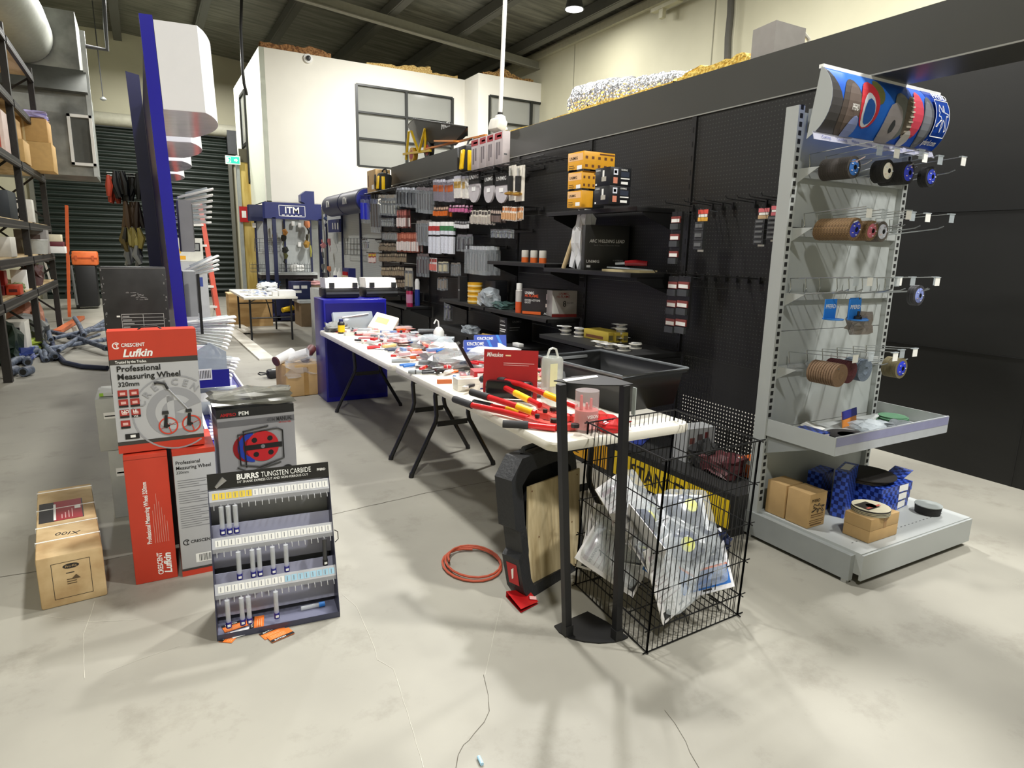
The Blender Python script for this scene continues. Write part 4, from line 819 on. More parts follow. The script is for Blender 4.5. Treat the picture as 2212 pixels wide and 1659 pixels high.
# low goods: blue tubs, navy case, orange hose, carton
for k, (px, lb) in enumerate(((662, 'light blue tub on low deck, left one of the pair'), (683, 'light blue tub on low deck, right one of the pair'))):
    q = P(px, 675, z=.325); t = thing('wipes_tub', lb, 'tub', (2.95, P(px, 675, X=2.95).y, .323)); b = MB(); b.lathe([(.12, 0), (.125, .3)], M('3a93c4', .35), n=24); b.lathe([(.1262, .05), (.1262, .07)], PAPER, n=24); b.lathe([(.1262, .16), (.1262, .22)], M('bfe0ee', .4), n=24); b.build('body', t)
    b = MB(); b.lathe([(.13, .3), (.13, .35), (.0001, .36)], BLACK, n=24); b.build('lid', t)
c = P(652, 620, Y=13.2); carton((c.x-.2, c.x+.18, 13.2, 13.5, .52, .86), 'product_case', 'navy blue carton with white labels behind far white table', 'box', M('1c2552', .45), [], [('r', .1, .4, .6, .78, PAPER), ('r', .5, .8, .6, .78, PAPER), ('r', .1, .5, .35, .5, PAPER)])
b = MB(); b.bb(2.55, 3.0, 12.9, 13.6, .46, .515, LGREY); b.bb(2.58, 2.97, 12.93, 13.57, 0, .46, M('7a664a', .7)); solo(b, 'packing_bench', 'low brown bench with grey top behind far table', 'bench')
b = MB(); pts = [(2.75+.12*math.cos(a)*(.7+.3*math.sin(a*3)), 12.0+.25*math.sin(a), .96+.03*math.sin(a*5)+.02) for a in [k*.35 for k in range(40)]]; 
q = P(715, 615, z=.96); b.tube([(q.x+p[0]-2.75, q.y+p[1]-12.0, p[2]) for p in pts], .03, M('e0713a', .5), n=6)
solo(b, 'orange_hose', 'bundled orange hose on the grey side worktop', 'hose')
b = MB(); b.bb(q.x-.25, min(q.x+.2, 2.81), q.y-.35, q.y+.35, 0, .898, LGREY); solo(b, 'side_pedestal', 'grey pedestal under the bundled orange hose', 'pedestal')
t = thing('power_drill', 'yellow and black drill lying in base tray of blue frame', 'tool', (2.75, 14.2, .125), .4); b = MB(); b.tube([(-.35, 0, .1), (-.1, 0, .14)], [.05, .06], YEL, n=10); b.build('body', t); b = MB(); b.tube([(-.1, 0, .12), (.45, .05, .32)], .02, BLACK, n=8); b.build('barrel', t)
o = crumple('tool_heap', (3.1, 14.25, .125), (.25, .25, .16), M('2b2826', .6), 2, .6); tag(o, 'dark heap of tools in base tray of blue frame', 'tool heap', None)
c = P(585, 700, z=0); b = MB(); b.bb(c.x-.78, c.x, 13.3, 13.75, 0, .62, mixmat('plywood_crate', 'b18d58', 'c8a570', (2, 2, 9), .7)); b.bb(c.x-.79, c.x+.01, 13.29, 13.76, .62, .64, M('d9bd8c', .7)); solo(b, 'plywood_crate', 'plain plywood crate under and behind the far white table', 'crate')
# ---- far folding table
def ftable(name, x0, x1, y0, y1, label, h=.74):
    t = thing('folding_table', label, 'table', (0, 0, 0))
    b = MB(); b.box(((x0+x1)/2, (y0+y1)/2, h-.02), (x1-x0, y1-y0, .04), M('e4e1d6', .45, var=.03), None, .012); b.build('tabletop', t)
    return t
lm = M('17181a', .35)
t = ftable('', 1.31, 2.14, 10.93, 12.95, 'far white folding table covered in blue and white packets')
for x in (1.43, 2.07):
    for y in (11.18, 12.7): b = MB(); b.cyl((x, y, 0), (x, y, .70), .016, lm, n=10); b.build('leg', t)
b = MB()
for y in (11.18, 12.7): b.cyl((1.43, y, .5 if y > 12 else .38), (2.07, y, .5 if y > 12 else .38), .011, lm, n=8)
b.tube([(1.75, 11.18, .38), (1.75, 11.5, .6), (1.75, 11.9, .7)], .01, lm, n=6); b.tube([(1.6, 12.7, .5), (1.7, 12.4, .6), (1.8, 12.2, .7)], .01, lm, n=6); b.build('brace', t); settle(t)
rnd = random.Random(5)
p = None
for k in range(34):
    x, y = rnd.uniform(1.42, 1.85), rnd.uniform(11.05, 12.5)
    b = MB(); b.box((0, 0, .006), (rnd.uniform(.05, .12), rnd.uniform(.06, .14), .012), PAPER); b.box((0, 0, .0135), (.04, .05, .003), M(rnd.choice(['3a6ab0', '2a4f9c', '5a86c4', '1f3a7a']), .5)); o = b.build('packet', None, (x, y, .741+.001*(k % 7)), (0, 0, rnd.uniform(0, 3))); tag(o, 'small blue and white packet scattered on far white table', 'packet', 'packets on the far table')
for (px, py, d, m, s, lb) in ((565, 612, (.3, .3, .13), BAGM, 1, 'clear plastic bag at back left of far table'), (590, 622, (.2, .3, .07), M('50565f', .5), 2, 'grey parts pouch in middle of far table'), (606, 627, (.2, .16, .06), M('c9ccd0', .5), 4, 'white foam pouch beside the grey pouch'), (628, 612, (.3, .3, .09), PAPER, 3, 'white crumpled sack at back right of far table')):
    c = P(px, py, z=.76); o = crumple('plastic_bag', (max(1.48, min(1.95, c.x)), min(12.7, max(11.2, c.y)), .742), d, m, s, .5); tag(o, lb, 'bag')
carton((1.86, 2.12, 11.0, 11.3, .742, .83), 'product_box', 'white box on near right corner of far table', 'box', PAPER)
carton((1.76, 1.84, 11.0, 11.1, .742, .82), 'product_box', 'tiny white box left of corner box on far table', 'box', PAPER)
# planks, ladder, bag and carton on the floor
pm = mixmat('white_boards', 'd4d0c2', 'ece9de', (3, 3, 3), .6)
for (a, c, wd, z, lb) in (((470, 688), (577, 778), .2, 0, 'long white plank on floor reaching furthest forward'), ((478, 686), (538, 722), .2, .024, 'shorter white plank lying on top of the long one'), ((476, 690), (492, 722), .2, .0, 'white plank lying nearest the ladder foot')):
    A = P(*a, z=0); D = P(*c, z=0); b = MB(); d = (A-D).normalized(); L = min((A-D).length, 4.2); s = Vector((-d.y, d.x, 0)); 
    if z == 0 and c[0] < 500: D = D+s*.06
    b.prism([D+s*wd/2+Vector((0, 0, z+.001)), D-s*wd/2+Vector((0, 0, z+.001)), D-s*wd/2+d*L+Vector((0, 0, z+.001)), D+s*wd/2+d*L+Vector((0, 0, z+.001))], (0, 0, .022), pm); solo(b, 'white_plank', lb, 'plank')
t = thing('step_ladder', 'orange step ladder with white treads standing behind left boxes', 'ladder')
om = M('e0573c', .4); yl = 11.75
top0, top1 = P(396, 441, Y=12.0), P(432, 441, Y=12.0); bt1 = P(481, 732, z=0); 
wr = top1.x; bl = bt1+Vector((-.62, .15, 0))
for (a, c) in ((top1, bt1), (top0+Vector((0, 0, 0)), bl)): b = MB(); b.bar(a, c, .03, .07, om); b.build('rail', t)
for (a, c) in ((top1, P(461, 668, z=.0)), (top0, P(461, 668, z=0)+Vector((-.55, 0, 0)))): b = MB(); b.bar(a+Vector((0, .12, -.02)), c+Vector((.02, 0, 0)), .025, .05, M('c9452e', .4)); b.build('rear_rail', t)
for k in range(7):
    f = (k)/6.6; a = top0.lerp(bl, f); c = top1.lerp(bt1, f); b = MB(); b.bar(a, c, .09, .035, PAPER); b.build('tread' if k else 'top_cap', t)
settle(t)
c = P(668, 850, z=0); t = thing('open_carton', 'battered brown carton overflowing with rolls beside blue cabinet', 'box', (1.36, 7.0, 0), .12)
b = MB(); b.box((0, 0, .17), (.42, .36, .34), CARD, None, .02); b.box((.0, -.181, .16), (.05, .002, .3), M('a8844e', .3)); b.build('carton_body', t); o = crumple('film', (0, -.1, .2), (.36, .16, .2), CLEAR, 5, .5, parent=t)
for (x, y, z, a, lb, c_) in ((1.2, 6.98, .35, .5, 'white printed roll poking from battered carton, left one', PAPER), (1.33, 6.95, .36, -.5, 'white printed roll poking from battered carton, middle one', PAPER), (1.45, 7.0, .37, 1.0, 'maroon roll on top of battered carton', M('5a2a2a', .5))):
    b = MB(); b.cyl((-.11, 0, 0), (.11, 0, .07), .05, c_, n=14); b.cyl((-.115, 0, -.002), (-.1, 0, .002), .052, M('5a2a2a', .5), n=14); o = b.build('goods_roll', None, (x, y, z+.02), (0, 0, a)); tag(o, lb, 'roll')
c = P(600, 815, z=0); t = thing('tool_pouch', 'black zip pouch with wrist loop lying on floor near carton', 'pouch', (c.x, c.y, 0), .05)
b = MB(); b.box((.05, 0, .05), (.34, .16, .1), M('1d1d1f', .6), None, .03); b.build('pouch_body', t); b = MB(); b.tube([(-.12, 0, .06), (-.2, .03, .07), (-.22, 0, .06), (-.2, -.03, .05), (-.12, 0, .05)], .008, BLACK, n=6); b.build('wrist_loop', t); b = MB(); b.box((.0, -.02, .101), (.14, .05, .002), LGREY); b.build('label_patch', t)
# ================================================================= grey end gondola
GG = M('a9adac', .45, var=.02, scale=4); GD = M('8e9291', .5, var=.03); 
g = thing('end_gondola', 'tall pale grey end gondola with curved picture header', 'shop shelving')
X0, X1, YF_, YB_ = 2.855, 3.86, 1.645, 2.28
for x in (X0, X1-.045):
    b = MB(); b.bb(x, x+.045, YB_-.035, YB_+.04, .06, 2.28, GG)
    for k in range(52): b.bb(x+.012, x+.033, YB_-.0362, YB_-.0352, .22+k*.04, .243+k*.04, M('141414', .8))
    b.build('upright', g)
pm_ = mixmat('grey_back_panel', 'a4a9a8', 'b3b8b6', (1.5, 1.5, .8), .42)
for z0, z1 in ((.10, .62), (.62, 1.16), (1.16, 1.70), (1.70, 2.26)):
    b = MB(); b.bb(X0+.045, X1-.045, YB_-.006, YB_+.012, z0+.002, z1-.002, pm_); b.build('back_panel', g)
b = MB(); b.bb(X0+.02, X1-.0, YF_, YB_-.03, .055, .165, GG); b.bb(X0-.012, X0+.02, YF_+.03, YB_+.03, .02, .15, GD); b.bb(X0+.02, X1, YF_-.012, YF_, .03, .16, GG)
b.bb(X1-.02, X1+.012, YF_+.02, YB_, .03, .13, GG)
for k in range(24): b.box((X0+.1+k*.035, YF_+.1, .1655), (.012, .004, .0008), DGREY)
b.build('base_deck', g)
for (x, y) in ((X0+.0, YF_+.06), (X0, YB_), (X1-.03, YF_+.06)): b = MB(); b.cyl((x+.01, y, 0), (x+.01, y, .03), .02, STEEL, n=10); b.build('foot', g)
# mid shelf tray
zS = .61
b = MB(); xs0, xs1, ys = X0+.01, X1+.01, 1.845
b.bb(xs0, xs1, ys, YB_-.04, zS, zS+.006, GG); b.bb(xs0, xs1, ys-.006, ys, zS-.012, zS+.085, M('b4b9c0', .4)); b.bb(xs0-.004, xs0, ys-.006, YB_-.03, zS-.01, zS+.082, GG); b.bb(xs1-.0, xs1+.004, ys-.006, YB_-.03, zS-.01, zS+.082, GG)
b.rect((xs0, ys-.006, zS), *FY, 0, xs1-xs0, .035, .08, M('8d8fb0', .5), .001); b.build('shelf_tray', g)
for x in (xs0+.004, xs1-.008): b = MB(); b.prism([(x, YB_-.04, zS-.001), (x, ys+.08, zS-.001), (x, YB_-.04, zS-.11)], (.004, 0, 0), GD); b.build('bracket', g)
# cross bars for the hook rows
ROWS = [2.005, 1.715, 1.385, .995]
for zr_ in ROWS:
    b = MB(); b.bb(X0+.045, X1-.02, YB_-.03, YB_-.012, zr_-.06, zr_-.02, GG); b.prism([(X0+.046, YB_-.03, zr_-.02), (X0+.046, YB_-.03, zr_-.09), (X0+.046, YB_-.15, zr_-.02)], (.004, 0, 0), GG); b.build('hook_bar', g)
# header: curved face between two end cheeks
hz0, hz1 = 2.145, 2.435
def hp(k, n=10):
    a = -.9+1.8*k/n; return (YB_-.13-.07*(math.cos(a)-math.cos(.9))/(1-math.cos(.9)), (hz0+hz1)/2+(hz1-hz0)*.5*math.sin(a)/math.sin(.9))
hx0_, hx1_ = X0+.015, X1+.015
b = MB(); n = 10; vs = []; 
for k in range(n+1): y, z = hp(k, n); vs += [(hx0_, y, z), (hx1_, y, z)]
b.add(vs, [(2*k, 2*k+1, 2*k+3, 2*k+2) for k in range(n)], mixmat('header_blue_print', '1a57c9', '2f7bea', (1.5, 1, 3), .5))
for x in (hx0_-.003, hx1_):
    pts = [(x, YB_-.085, hp(0)[1]-.03)]+[(x, hp(k)[0], hp(k)[1]) for k in range(n+1)]+[(x, YB_-.125, hp(n)[1])]
    b.prism(pts, (.003, 0, 0), GG)
b.bb(hx0_, hx1_, hp(n)[0]-.004, hp(n)[0]+.02, hp(n)[1]-.005, hp(n)[1]+.012, PAPER)
b.prism([(hx0_-.02, hp(0)[0], hp(0)[1]), (hx0_-.03, hp(0)[0]-.02, hp(0)[1]-.04), (hx1_, hp(0)[0]-.02, hp(0)[1]-.04), (hx1_, hp(0)[0], hp(0)[1])], (0, .003, 0), M('b3b4c6', .4))
b.bb(X0+.08, X0+.12, YB_-.1, YB_-.03, 2.16, 2.27, GD); b.bb(X1-.12, X1-.08, YB_-.1, YB_-.03, 2.16, 2.27, GD); hsg = b.build('header_sign', g)
# artwork on the curved face, bent to the same curve
def curve(u, v, lift=.002):
    f = v*n; k = min(n-1, int(f)); t_ = f-k; y0, z0 = hp(k); y1, z1 = hp(k+1); y, z = y0+(y1-y0)*t_, z0+(z1-z0)*t_
    a = -.9+1.8*v; return Vector((hx0_+u*(hx1_-hx0_), y-lift*math.cos(a), z+lift*math.sin(a)))
art = MB()
def cpoly(pts, m, lift): art.add([curve(u, v, lift) for u, v in pts], [tuple(range(len(pts)))], m)
def cell(cu, cv, ru, rv, m, lift, rows=6):
    cut = sorted({max(.001, cv-rv), min(.999, cv+rv)} | {k/20 for k in range(1, 20) if cv-rv < k/20 < cv+rv})
    # ellipse sliced into bands so that it follows the curve
    for v0, v1 in zip(cut, cut[1:]):
        w0 = ru*math.sqrt(max(0, 1-((v0-cv)/rv)**2)); w1 = ru*math.sqrt(max(0, 1-((v1-cv)/rv)**2))
        v0c, v1c = v0, v1
        art.add([curve(cu-w0, v0c, lift), curve(cu+w0, v0c, lift), curve(cu+w1, v1c, lift), curve(cu-w1, v1c, lift)], [(0, 1, 2, 3)], m)
for r in range(10): cpoly([(0, r/10), (.16-.016*r, r/10), (.16-.016*(r+1), (r+1)/10), (0, (r+1)/10)], M('4c4a4a', .3), .001)
for r in range(10): cpoly([(.80, r/10), (1, r/10), (1, (r+1)/10), (.80, (r+1)/10)], M('0a3fa8', .3), .0012)
cell(.155, .40, .075, .42, M('564c46', .5), .003); cell(.17, .40, .05, .36, M('6b5e57', .5), .004)
cell(.29, .50, .075, .34, M('cf3b44', .4), .005); cell(.285, .42, .05, .24, M('dfe4ee', .4), .006); cell(.29, .40, .04, .18, M('2f62b4', .4), .007)
cell(.37, .72, .045, .2, M('6f7040', .4), .003); cell(.56, .42, .075, .36, M('7a7e7c', .4), .004); cell(.50, .26, .075, .34, M('a8a2a6', .4), .008); cell(.505, .26, .02, .1, M('4a4c50', .4), .009)
cell(.65, .44, .06, .32, M('6f665a', .5), .005); cell(.70, .5, .045, .36, M('d14a5c', .4), .006); cell(.80, .40, .05, .42, M('5d6068', .4), .004); cell(.79, .40, .035, .34, M('7d8088', .3), .005); cell(.66, .12, .035, .14, M('c9c6c4', .3), .01); cell(.2, .12, .04, .2, M('8c98c8', .4), .008)
for k in range(9): cpoly([(.62+.004*k, .15+.07*k), (.665, .16+.07*k), (.665, .18+.07*k), (.62, .175+.07*k)], M('c9c0b0', .4), .0075)
def ctext(s, u, v, size, m, bold, w):
    """letters laid on the curved header"""
    t_ = MB(); t_.text(s, (0, 0, 0), (1, 0, 0), (0, 1, 0), size, m, bold=bold, maxw=w, lift=0)
    vs = [x.co.copy() for x in t_.bm.verts]; t_.bm.verts.index_update(); fs = [[x.index for x in f.verts] for f in t_.bm.faces]; t_.bm.free()
    art.add([curve(u+p_.x/(hx1_-hx0_), v+p_.y/(hz1-hz0)*.85, .012) for p_ in vs], fs, m)
ctext('PFERD', .848, .81, .05, PAPER, .05, .145); ctext('pferd.com', .83, .10, .045, PAPER, .03, .12)
ctext('PFERD', .145, .38, .04, PAPER, .0, .05)
def cline(pts, w_, m, lift=.013):
    for (a, c) in zip(pts, pts[1:]):
        N = max(1, int(abs(c[1]-a[1])*12)); 
        for k in range(N):
            p0 = (a[0]+(c[0]-a[0])*k/N, a[1]+(c[1]-a[1])*k/N); p1 = (a[0]+(c[0]-a[0])*(k+1)/N, a[1]+(c[1]-a[1])*(k+1)/N)
            A, D = curve(*p0, lift), curve(*p1, lift); d = (D-A); 
            if d.length < 1e-6: continue
            s = d.cross(Vector((0, -1, .0))).normalized()*w_; art.add([A-s, A+s, D+s, D-s], [(0, 1, 2, 3)], m)
bx = (.85, .975, .24, .78)
for v0_, v1_ in zip((.24, .3, .4, .5, .6, .7), (.3, .4, .5, .6, .7, .78)): cpoly([(bx[0], v0_), (bx[1], v0_), (bx[1], v1_), (bx[0], v1_)], M('15409c', .3), .009)
cline([(bx[0], bx[2]), (bx[1], bx[2]), (bx[1], bx[3]), (bx[0], bx[3]), (bx[0], bx[2])], .0022, PAPER)
hs = [(.0, .2), (.12, .3), (.3, .36), (.42, .45), (.3, .55), (.12, .55), (.2, .68), (.1, .72), (.18, .95), (.3, .85), (.45, .72), (.52, .7), (.5, .85), (.55, .95), (.62, .85), (.62, .7), (.8, .68), (1.0, .66), (.98, .56), (.85, .6), (.8, .5), (.9, .3), (1.0, .12), (.88, .06), (.84, .22), (.7, .38), (.58, .45), (.56, .2), (.5, .02), (.44, .2), (.48, .42), (.3, .42), (.12, .2), (.0, .2)]
cline([(bx[0]+.012+.1*a, bx[2]+.06+.42*c) for a, c in hs], .002, PAPER, .014)
art.build('header_artwork', hsg)
b = MB()
for k, s in enumerate(['Cutting', 'Grinding', 'Milling', 'Filing', 'Brushing', 'Polishing', 'Deburring', 'Drilling']): b.text(s, (hx0_+.03+k*.118, hp(0)[0]-.016, hp(0)[1]-.03), (1, 0, 0), (0, .45, .9), .022, M('47559c', .5), lift=.004, maxw=.075)
b.build('header_captions', hsg)
settle(g)
# ---- hooks: double prong with ticket holder, and discs threaded on them
CH = M('c9cccd', .22, .85)
def prong(x, zr_, L, ticket, label, grp):
    t = thing('display_hook', label, 'hook', (x, YB_-.03, zr_), 0, grp)
    b = MB(); b.tube([(0, 0, -.03), (0, -L*.9, 0), (0, -L, .012)], .0035, CH, n=6); lp_ = b.build('lower_prong', t)
    b = MB(); b.tube([(.0, 0, .055), (0, -L-.03, .075)], .0022, CH, n=5); b.tube([(0, 0, .055), (0, -.01, .0), (0, .0, -.03)], .003, CH, n=5)
    up_ = b.build('upper_prong', t)
    if ticket:
        b = MB(); b.bb(-.022, .022, -L-.034, -L-.032, .03, .073, PAPER if ticket > 1 else CLEARD); b.bb(-.026, .026, -L-.036, -L-.02, .072, .077, CLEARD); b.build('ticket', up_)
    return t
def discs(name, x, zr_, y0, n, r, th, m, lab, label, grp, rh=.012, tilt=0.0, gap=.001, jit=.0):
    """n abrasive discs threaded on a hook, each a thing; lab = colour of the printed centre"""
    b = MB(); b.lathe([(rh, 0), (r*.35, -th*.5), (r*.6, 0), (r, 0), (r, th), (r*.6, th), (rh, th*.6)], m, ax='y', n=28)
    if lab is not None:
        b.lathe([(rh*1.1, -th*.5-.001), (r*.35, -th*.5-.001), (r*.72, -.001)], lab, ax='y', n=28); b.lathe([(rh, -th*.5-.0015), (r*.22, -th*.5-.0015)], BLACK, ax='y', n=16)
        for k in range(5): a = k*1.256; b.box((r*.5*math.cos(a), -th*.3-.003, r*.5*math.sin(a)), (r*.22, .0008, r*.08), M('e9c9c4' if k % 2 else 'dfe6f2', .4))
    p = None; c_ = zr_-.02-.0-(rh-.003)
    for k in range(n):
        loc = (x+random.uniform(-jit, jit), y0+k*(th+gap), zr_-.018-rh+.003+(-.006 if 0 else 0)); rot = (tilt, 0, k*.7*0)
        if p is None: p = b.build(name, None, loc, rot); tag(p, label, 'disc', grp if n > 1 else None)
        else: dup(p, loc, (tilt+random.uniform(-.02, .02), 0, 0))
def HX(px, py, Y=1.98): return P(px, py, Y=Y).x
rows = [  # row, hook x list as fractions
 (0, [.07, .22, .38, .52, .66, .82, .96]), (1, [.08, .2, .34, .48, .62, .78, .93]), (2, [.02, .16, .29, .46, .58, .72, .88, .97]), (3, [.08, .25, .40, .55, .72, .86])]
rl = ['top', 'second', 'third', 'bottom']
for r, fr in rows:
    for i, f in enumerate(fr):
        prong(X0+.06+f*.88, ROWS[r], .25 if i % 3 else .3, (2 if (i+r) % 2 == 0 else 1) if i not in (0,) else 0, 'chrome display hook in %s row of grey gondola' % rl[r], '%s row chrome hooks' % rl[r])
AB = M('3b3632', .8, bump=.6, scale=300); ABR = mixmat('flap_disc_grit', '6b543c', '9a7c58', (200, 200, 200), .9, bump=.6); BLU = M('2b4fb0', .4); BLA = M('1b1b1b', .8, bump=.4, scale=200)
def hx(i, r): return X0+.06+rows[r][1][i]*.88
discs('grinding_disc', hx(0, 0)+.03, ROWS[0], 2.02, 12, .052, .012, AB, M('3a6ab0', .4), 'brown grinding disc on leftmost hook of top row', 'grinding discs at top left')
discs('sanding_disc', hx(2, 0), ROWS[0], 2.0, 4, .055, .014, BLA, M('e6e2d4', .4), 'black disc with pale label, second stack of top row', 'black discs with pale labels')
discs('sanding_disc', hx(3, 0)+.02, ROWS[0], 1.98, 9, .056, .014, BLA, M('3a46c4', .4), 'black disc with blue star label, third stack of top row', 'black discs with blue labels')
discs('sanding_disc', hx(5, 0), ROWS[0], 2.0, 3, .052, .014, BLA, M('4050c8', .4), 'black disc with blue label on the right of top row', 'black discs at top right')
discs('flap_disc', hx(0, 1)+.03, ROWS[1], 1.98, 12, .054, .015, ABR, M('4048b8', .4), 'tan flap disc in the long stack of second row', 'tan flap discs', tilt=.15)
discs('flap_disc', hx(2, 1), ROWS[1], 2.02, 7, .05, .014, ABR, M('c06a78', .4), 'tan flap disc with red and blue label, second row', 'tan discs with red and blue labels', tilt=.12)
discs('flap_disc', hx(3, 1), ROWS[1], 2.04, 5, .052, .014, M('57514a', .8), M('c9ccd8', .4), 'dark flap disc with silver label, second row', 'dark discs with silver labels')
discs('flap_disc', hx(6, 2), ROWS[2], 2.0, 3, .056, .012, M('3a3a3e', .7), M('8a98d8', .4), 'dark flap disc with lilac label on right of third row', 'dark discs at third row right')
discs('fibre_disc', hx(0, 3)+.03, ROWS[3], 1.96, 11, .06, .010, M('8a7058', .9, bump=.8, scale=250), None, 'coarse brown fibre disc on leftmost hook of bottom row', 'brown fibre discs', gap=.004, tilt=.06)
discs('fibre_disc', hx(1, 3)+.02, ROWS[3], 2.0, 10, .06, .009, M('54262a', .9, bump=.8, scale=250), None, 'maroon fibre disc on second hook of bottom row', 'maroon fibre discs', gap=.003, tilt=.08)
discs('fibre_disc', hx(2, 3)+.02, ROWS[3], 2.0, 8, .06, .010, M('6a7684', .9, bump=.8, scale=250), None, 'grey blue fibre disc on third hook of bottom row', 'grey fibre discs', gap=.003, tilt=.05)
discs('flap_disc', hx(4, 3), ROWS[3], 1.96, 5, .056, .015, M('6a6248', .9), M('3040c8', .4), 'olive flap disc with bright blue label, bottom row right', 'olive discs with blue labels')
# blue branded cup brush holders on the third row
for k, (f, y) in enumerate(((.035, 1.99), (.155, 1.93), (.235, 1.98), (.33, 2.03))):
    t = thing('brush_cup_pack', ['leftmost', 'second', 'third', 'rearmost'][k]+' bright blue lettered plastic holder on third row', 'holder', (X0+.06+f*.88, y, ROWS[2]-.135))
    b = MB(); b.bb(-.045, .045, .02, .024, 0, .10, LBLUE); b.lathe([(.047, 0), (.05, .006), (.0001, .006)], LBLUE, n=20); b.text('PFERD', (-.04, .02, .055), *FY, .028, PAPER, bold=.03, lift=.001, maxw=.078); b.build('plastic_holder', t)
    if k: b = MB(); b.lathe([(.018, .006), (.018, .02), (.006, .022), (.006, .045)], BLACK, n=14); b.build('arbor', t)
o = crumple('clear_bag', (X0+.30, 1.98, ROWS[2]-.215), (.14, .05, .10), M('8a8078', .15, alpha=.7), 3, .6); tag(o, 'dark clear bag of bits hanging below the blue holders', 'bag')
b = MB(); b.tube([(X0+.30, 1.98, ROWS[2]-.125), (X0+.30, 2.0, ROWS[2]-.03)], .003, DGREY, n=5); solo(b, 'hanging_tie', 'dark tie holding the bag of bits on third row', 'tie')
# ---- goods in the shelf tray and on the deck
z1 = zS+.0065
CHK = mixmat('blue_checker_print', '12256e', '3a5cc8', (44, 44, 44), .35, kind='checker', lo=.49, hi=.51)
def chk(e, lb, rot=None): return carton(e, 'product_box', lb, 'box', CHK, [('r', .65, .95, .2, .85, PAPER)], [('r', .6, .95, .15, .85, M('e6dcdc', .5))])
e = (X0+.03, X0+.2, 2.0, 2.15, z1, z1+.04); chk(e, 'flat blue checkered box at left end of the shelf tray')
b = MB(); b.box((0, 0, 0), (.12, .1, .003), PAPER, (.25, 0, .3)); o = b.build('paper_leaflet', None, (X0+.28, 2.16, z1+.02)); tag(o, 'white paper leaflet behind the cutting discs in shelf tray', 'leaflet')
for k in range(3):
    b = MB(); b.lathe([(.015, 0), (.115, 0), (.115, .004), (.015, .004)], M('2d2a2a', .8, bump=.3, scale=200), n=40); b.lathe([(.016, .0045), (.06, .0045)], M('4a5aa0', .5), n=30); o = b.build('cutting_disc', None, (X0+.34, 1.98, z1+k*.0055)); tag(o, 'large dark cutting disc with blue centre in shelf tray', 'disc', 'large discs in the shelf tray')
b = MB(); b.box((0, 0, .045), (.19, .003, .09), M('d98a3c', .5), (-.15, 0, .2)); b.box((0, .001, .07), (.191, .004, .045), M('2f2f86', .5), (-.15, 0, .2)); o = b.build('backing_card', None, (X0+.57, 2.14, z1)); tag(o, 'orange and violet card standing at back of shelf tray', 'card')
o = crumple('clear_bag', (X0+.62, 2.05, z1), (.22, .12, .035), CLEARD, 6, .5); tag(o, 'clear bag of brown discs in middle of shelf tray', 'bag')
o = crumple('clear_bag', (X0+.78, 1.96, z1), (.17, .13, .035), M('7a8084', .2, alpha=.75), 16, .5); tag(o, 'clear bag of grey discs nearer the tray front', 'bag')
for k in range(8):
    b = MB(); b.lathe([(.01, 0), (.075, 0), (.075, .003), (.01, .003)], M('3f6a4c', .8), n=30); o = b.build('velcro_disc', None, (X0+.9+random.uniform(-.012, .012), 2.08+random.uniform(-.012, .012), z1+k*.0042), (random.uniform(-.0, .0), 0, 0)); tag(o, 'green backed sanding disc stacked at right of shelf tray', 'disc', 'green sanding discs')
zb = .1663
kl = M('b89868', .75, var=.06)
pf = [('t', 'PFERD', .1, .76, .13, BLACK, .8), ('r', .15, .85, .36, .39, M('6a5030', .7)), ('r', .15, .85, .30, .32, M('6a5030', .7)), ('r', .1, .9, .2, .22, M('6a5030', .7)), ('r', .1, .9, .14, .16, M('6a5030', .7)), ('r', .15, .8, .06, .1, M('6a5030', .7))]
def horse(b, e):
    x0, x1, y0, y1, z0, z1 = e; W, H = x1-x0, z1-z0
    pts = [Vector((x0+W*(.15+.7*a), y0-.0025, z0+H*(.42+.3*c))) for a, c in hs]; b.tube(pts, .0016, BLACK, n=4)
carton((X0+.035, X0+.17, 2.10, 2.22, zb, zb+.185), 'carton_box', 'brown upright carton on gondola base, rear one of the pair', 'box', kl)
carton((X0+.035, X0+.175, 1.955, 2.09, zb, zb+.185), 'carton_box', 'brown upright carton with black horse print on gondola base', 'box', kl, [], pf, extra=horse)
e2 = pbox(1773, 1845, 1905, 1185, 1220, zb)
for k in range(2): carton((X0+.16, X0+.40, 1.70, 1.84, zb+k*.062, zb+.061+k*.062), 'carton_box', ['lower', 'upper'][k]+' flat brown carton at gondola base front, under printed discs', 'box', kl, [], [('r', .45, .55, 0, 1, M('9a7442', .4))] if k else [])
for k in range(4):
    b = MB(); b.lathe([(.012, 0), (.09, 0), (.09, .006), (.012, .006)], M('3a3836', .6), n=36)
    if k == 3: b.lathe([(.088, .0062), (.0895, .0064)], M('d8d2b8', .5), n=36); b.lathe([(.012, .0063), (.086, .0063)], M('d9cf7a', .4), n=36); b.box((-.02, .01, .0068), (.1, .08, .0008), M('38342f', .4)); b.box((.0, -.012, .0072), (.11, .014, .0008), M('c9695a', .4)); b.lathe([(.012, .0078), (.025, .0078)], M('c9695a', .4), n=20)
    else: b.lathe([(.0902, .001), (.0902, .005)], M('b9b49a', .5), n=36)
    o = b.build('cutting_disc', None, (X0+.27, 1.775, zb+.1235+k*.0072)); tag(o, 'printed cutting disc on upper flat brown carton', 'disc', 'printed discs on brown carton')
def blk_at(cx, cy, z, d, rz, label, lean=0, mat=CHK, lab=True):
    b = MB(); b.box((0, 0, d[2]/2), d, mat)
    if lab: b.rect((-d[0]/2, -d[1]/2, d[2]), (1, 0, 0), (0, 1, 0), d[0]*.2, d[0]*.8, d[1]*.15, d[1]*.8, PAPER, .001)
    o = b.build('product_box', None, (cx, cy, z), (lean, 0, rz)); tag(o, label, 'box'); return o
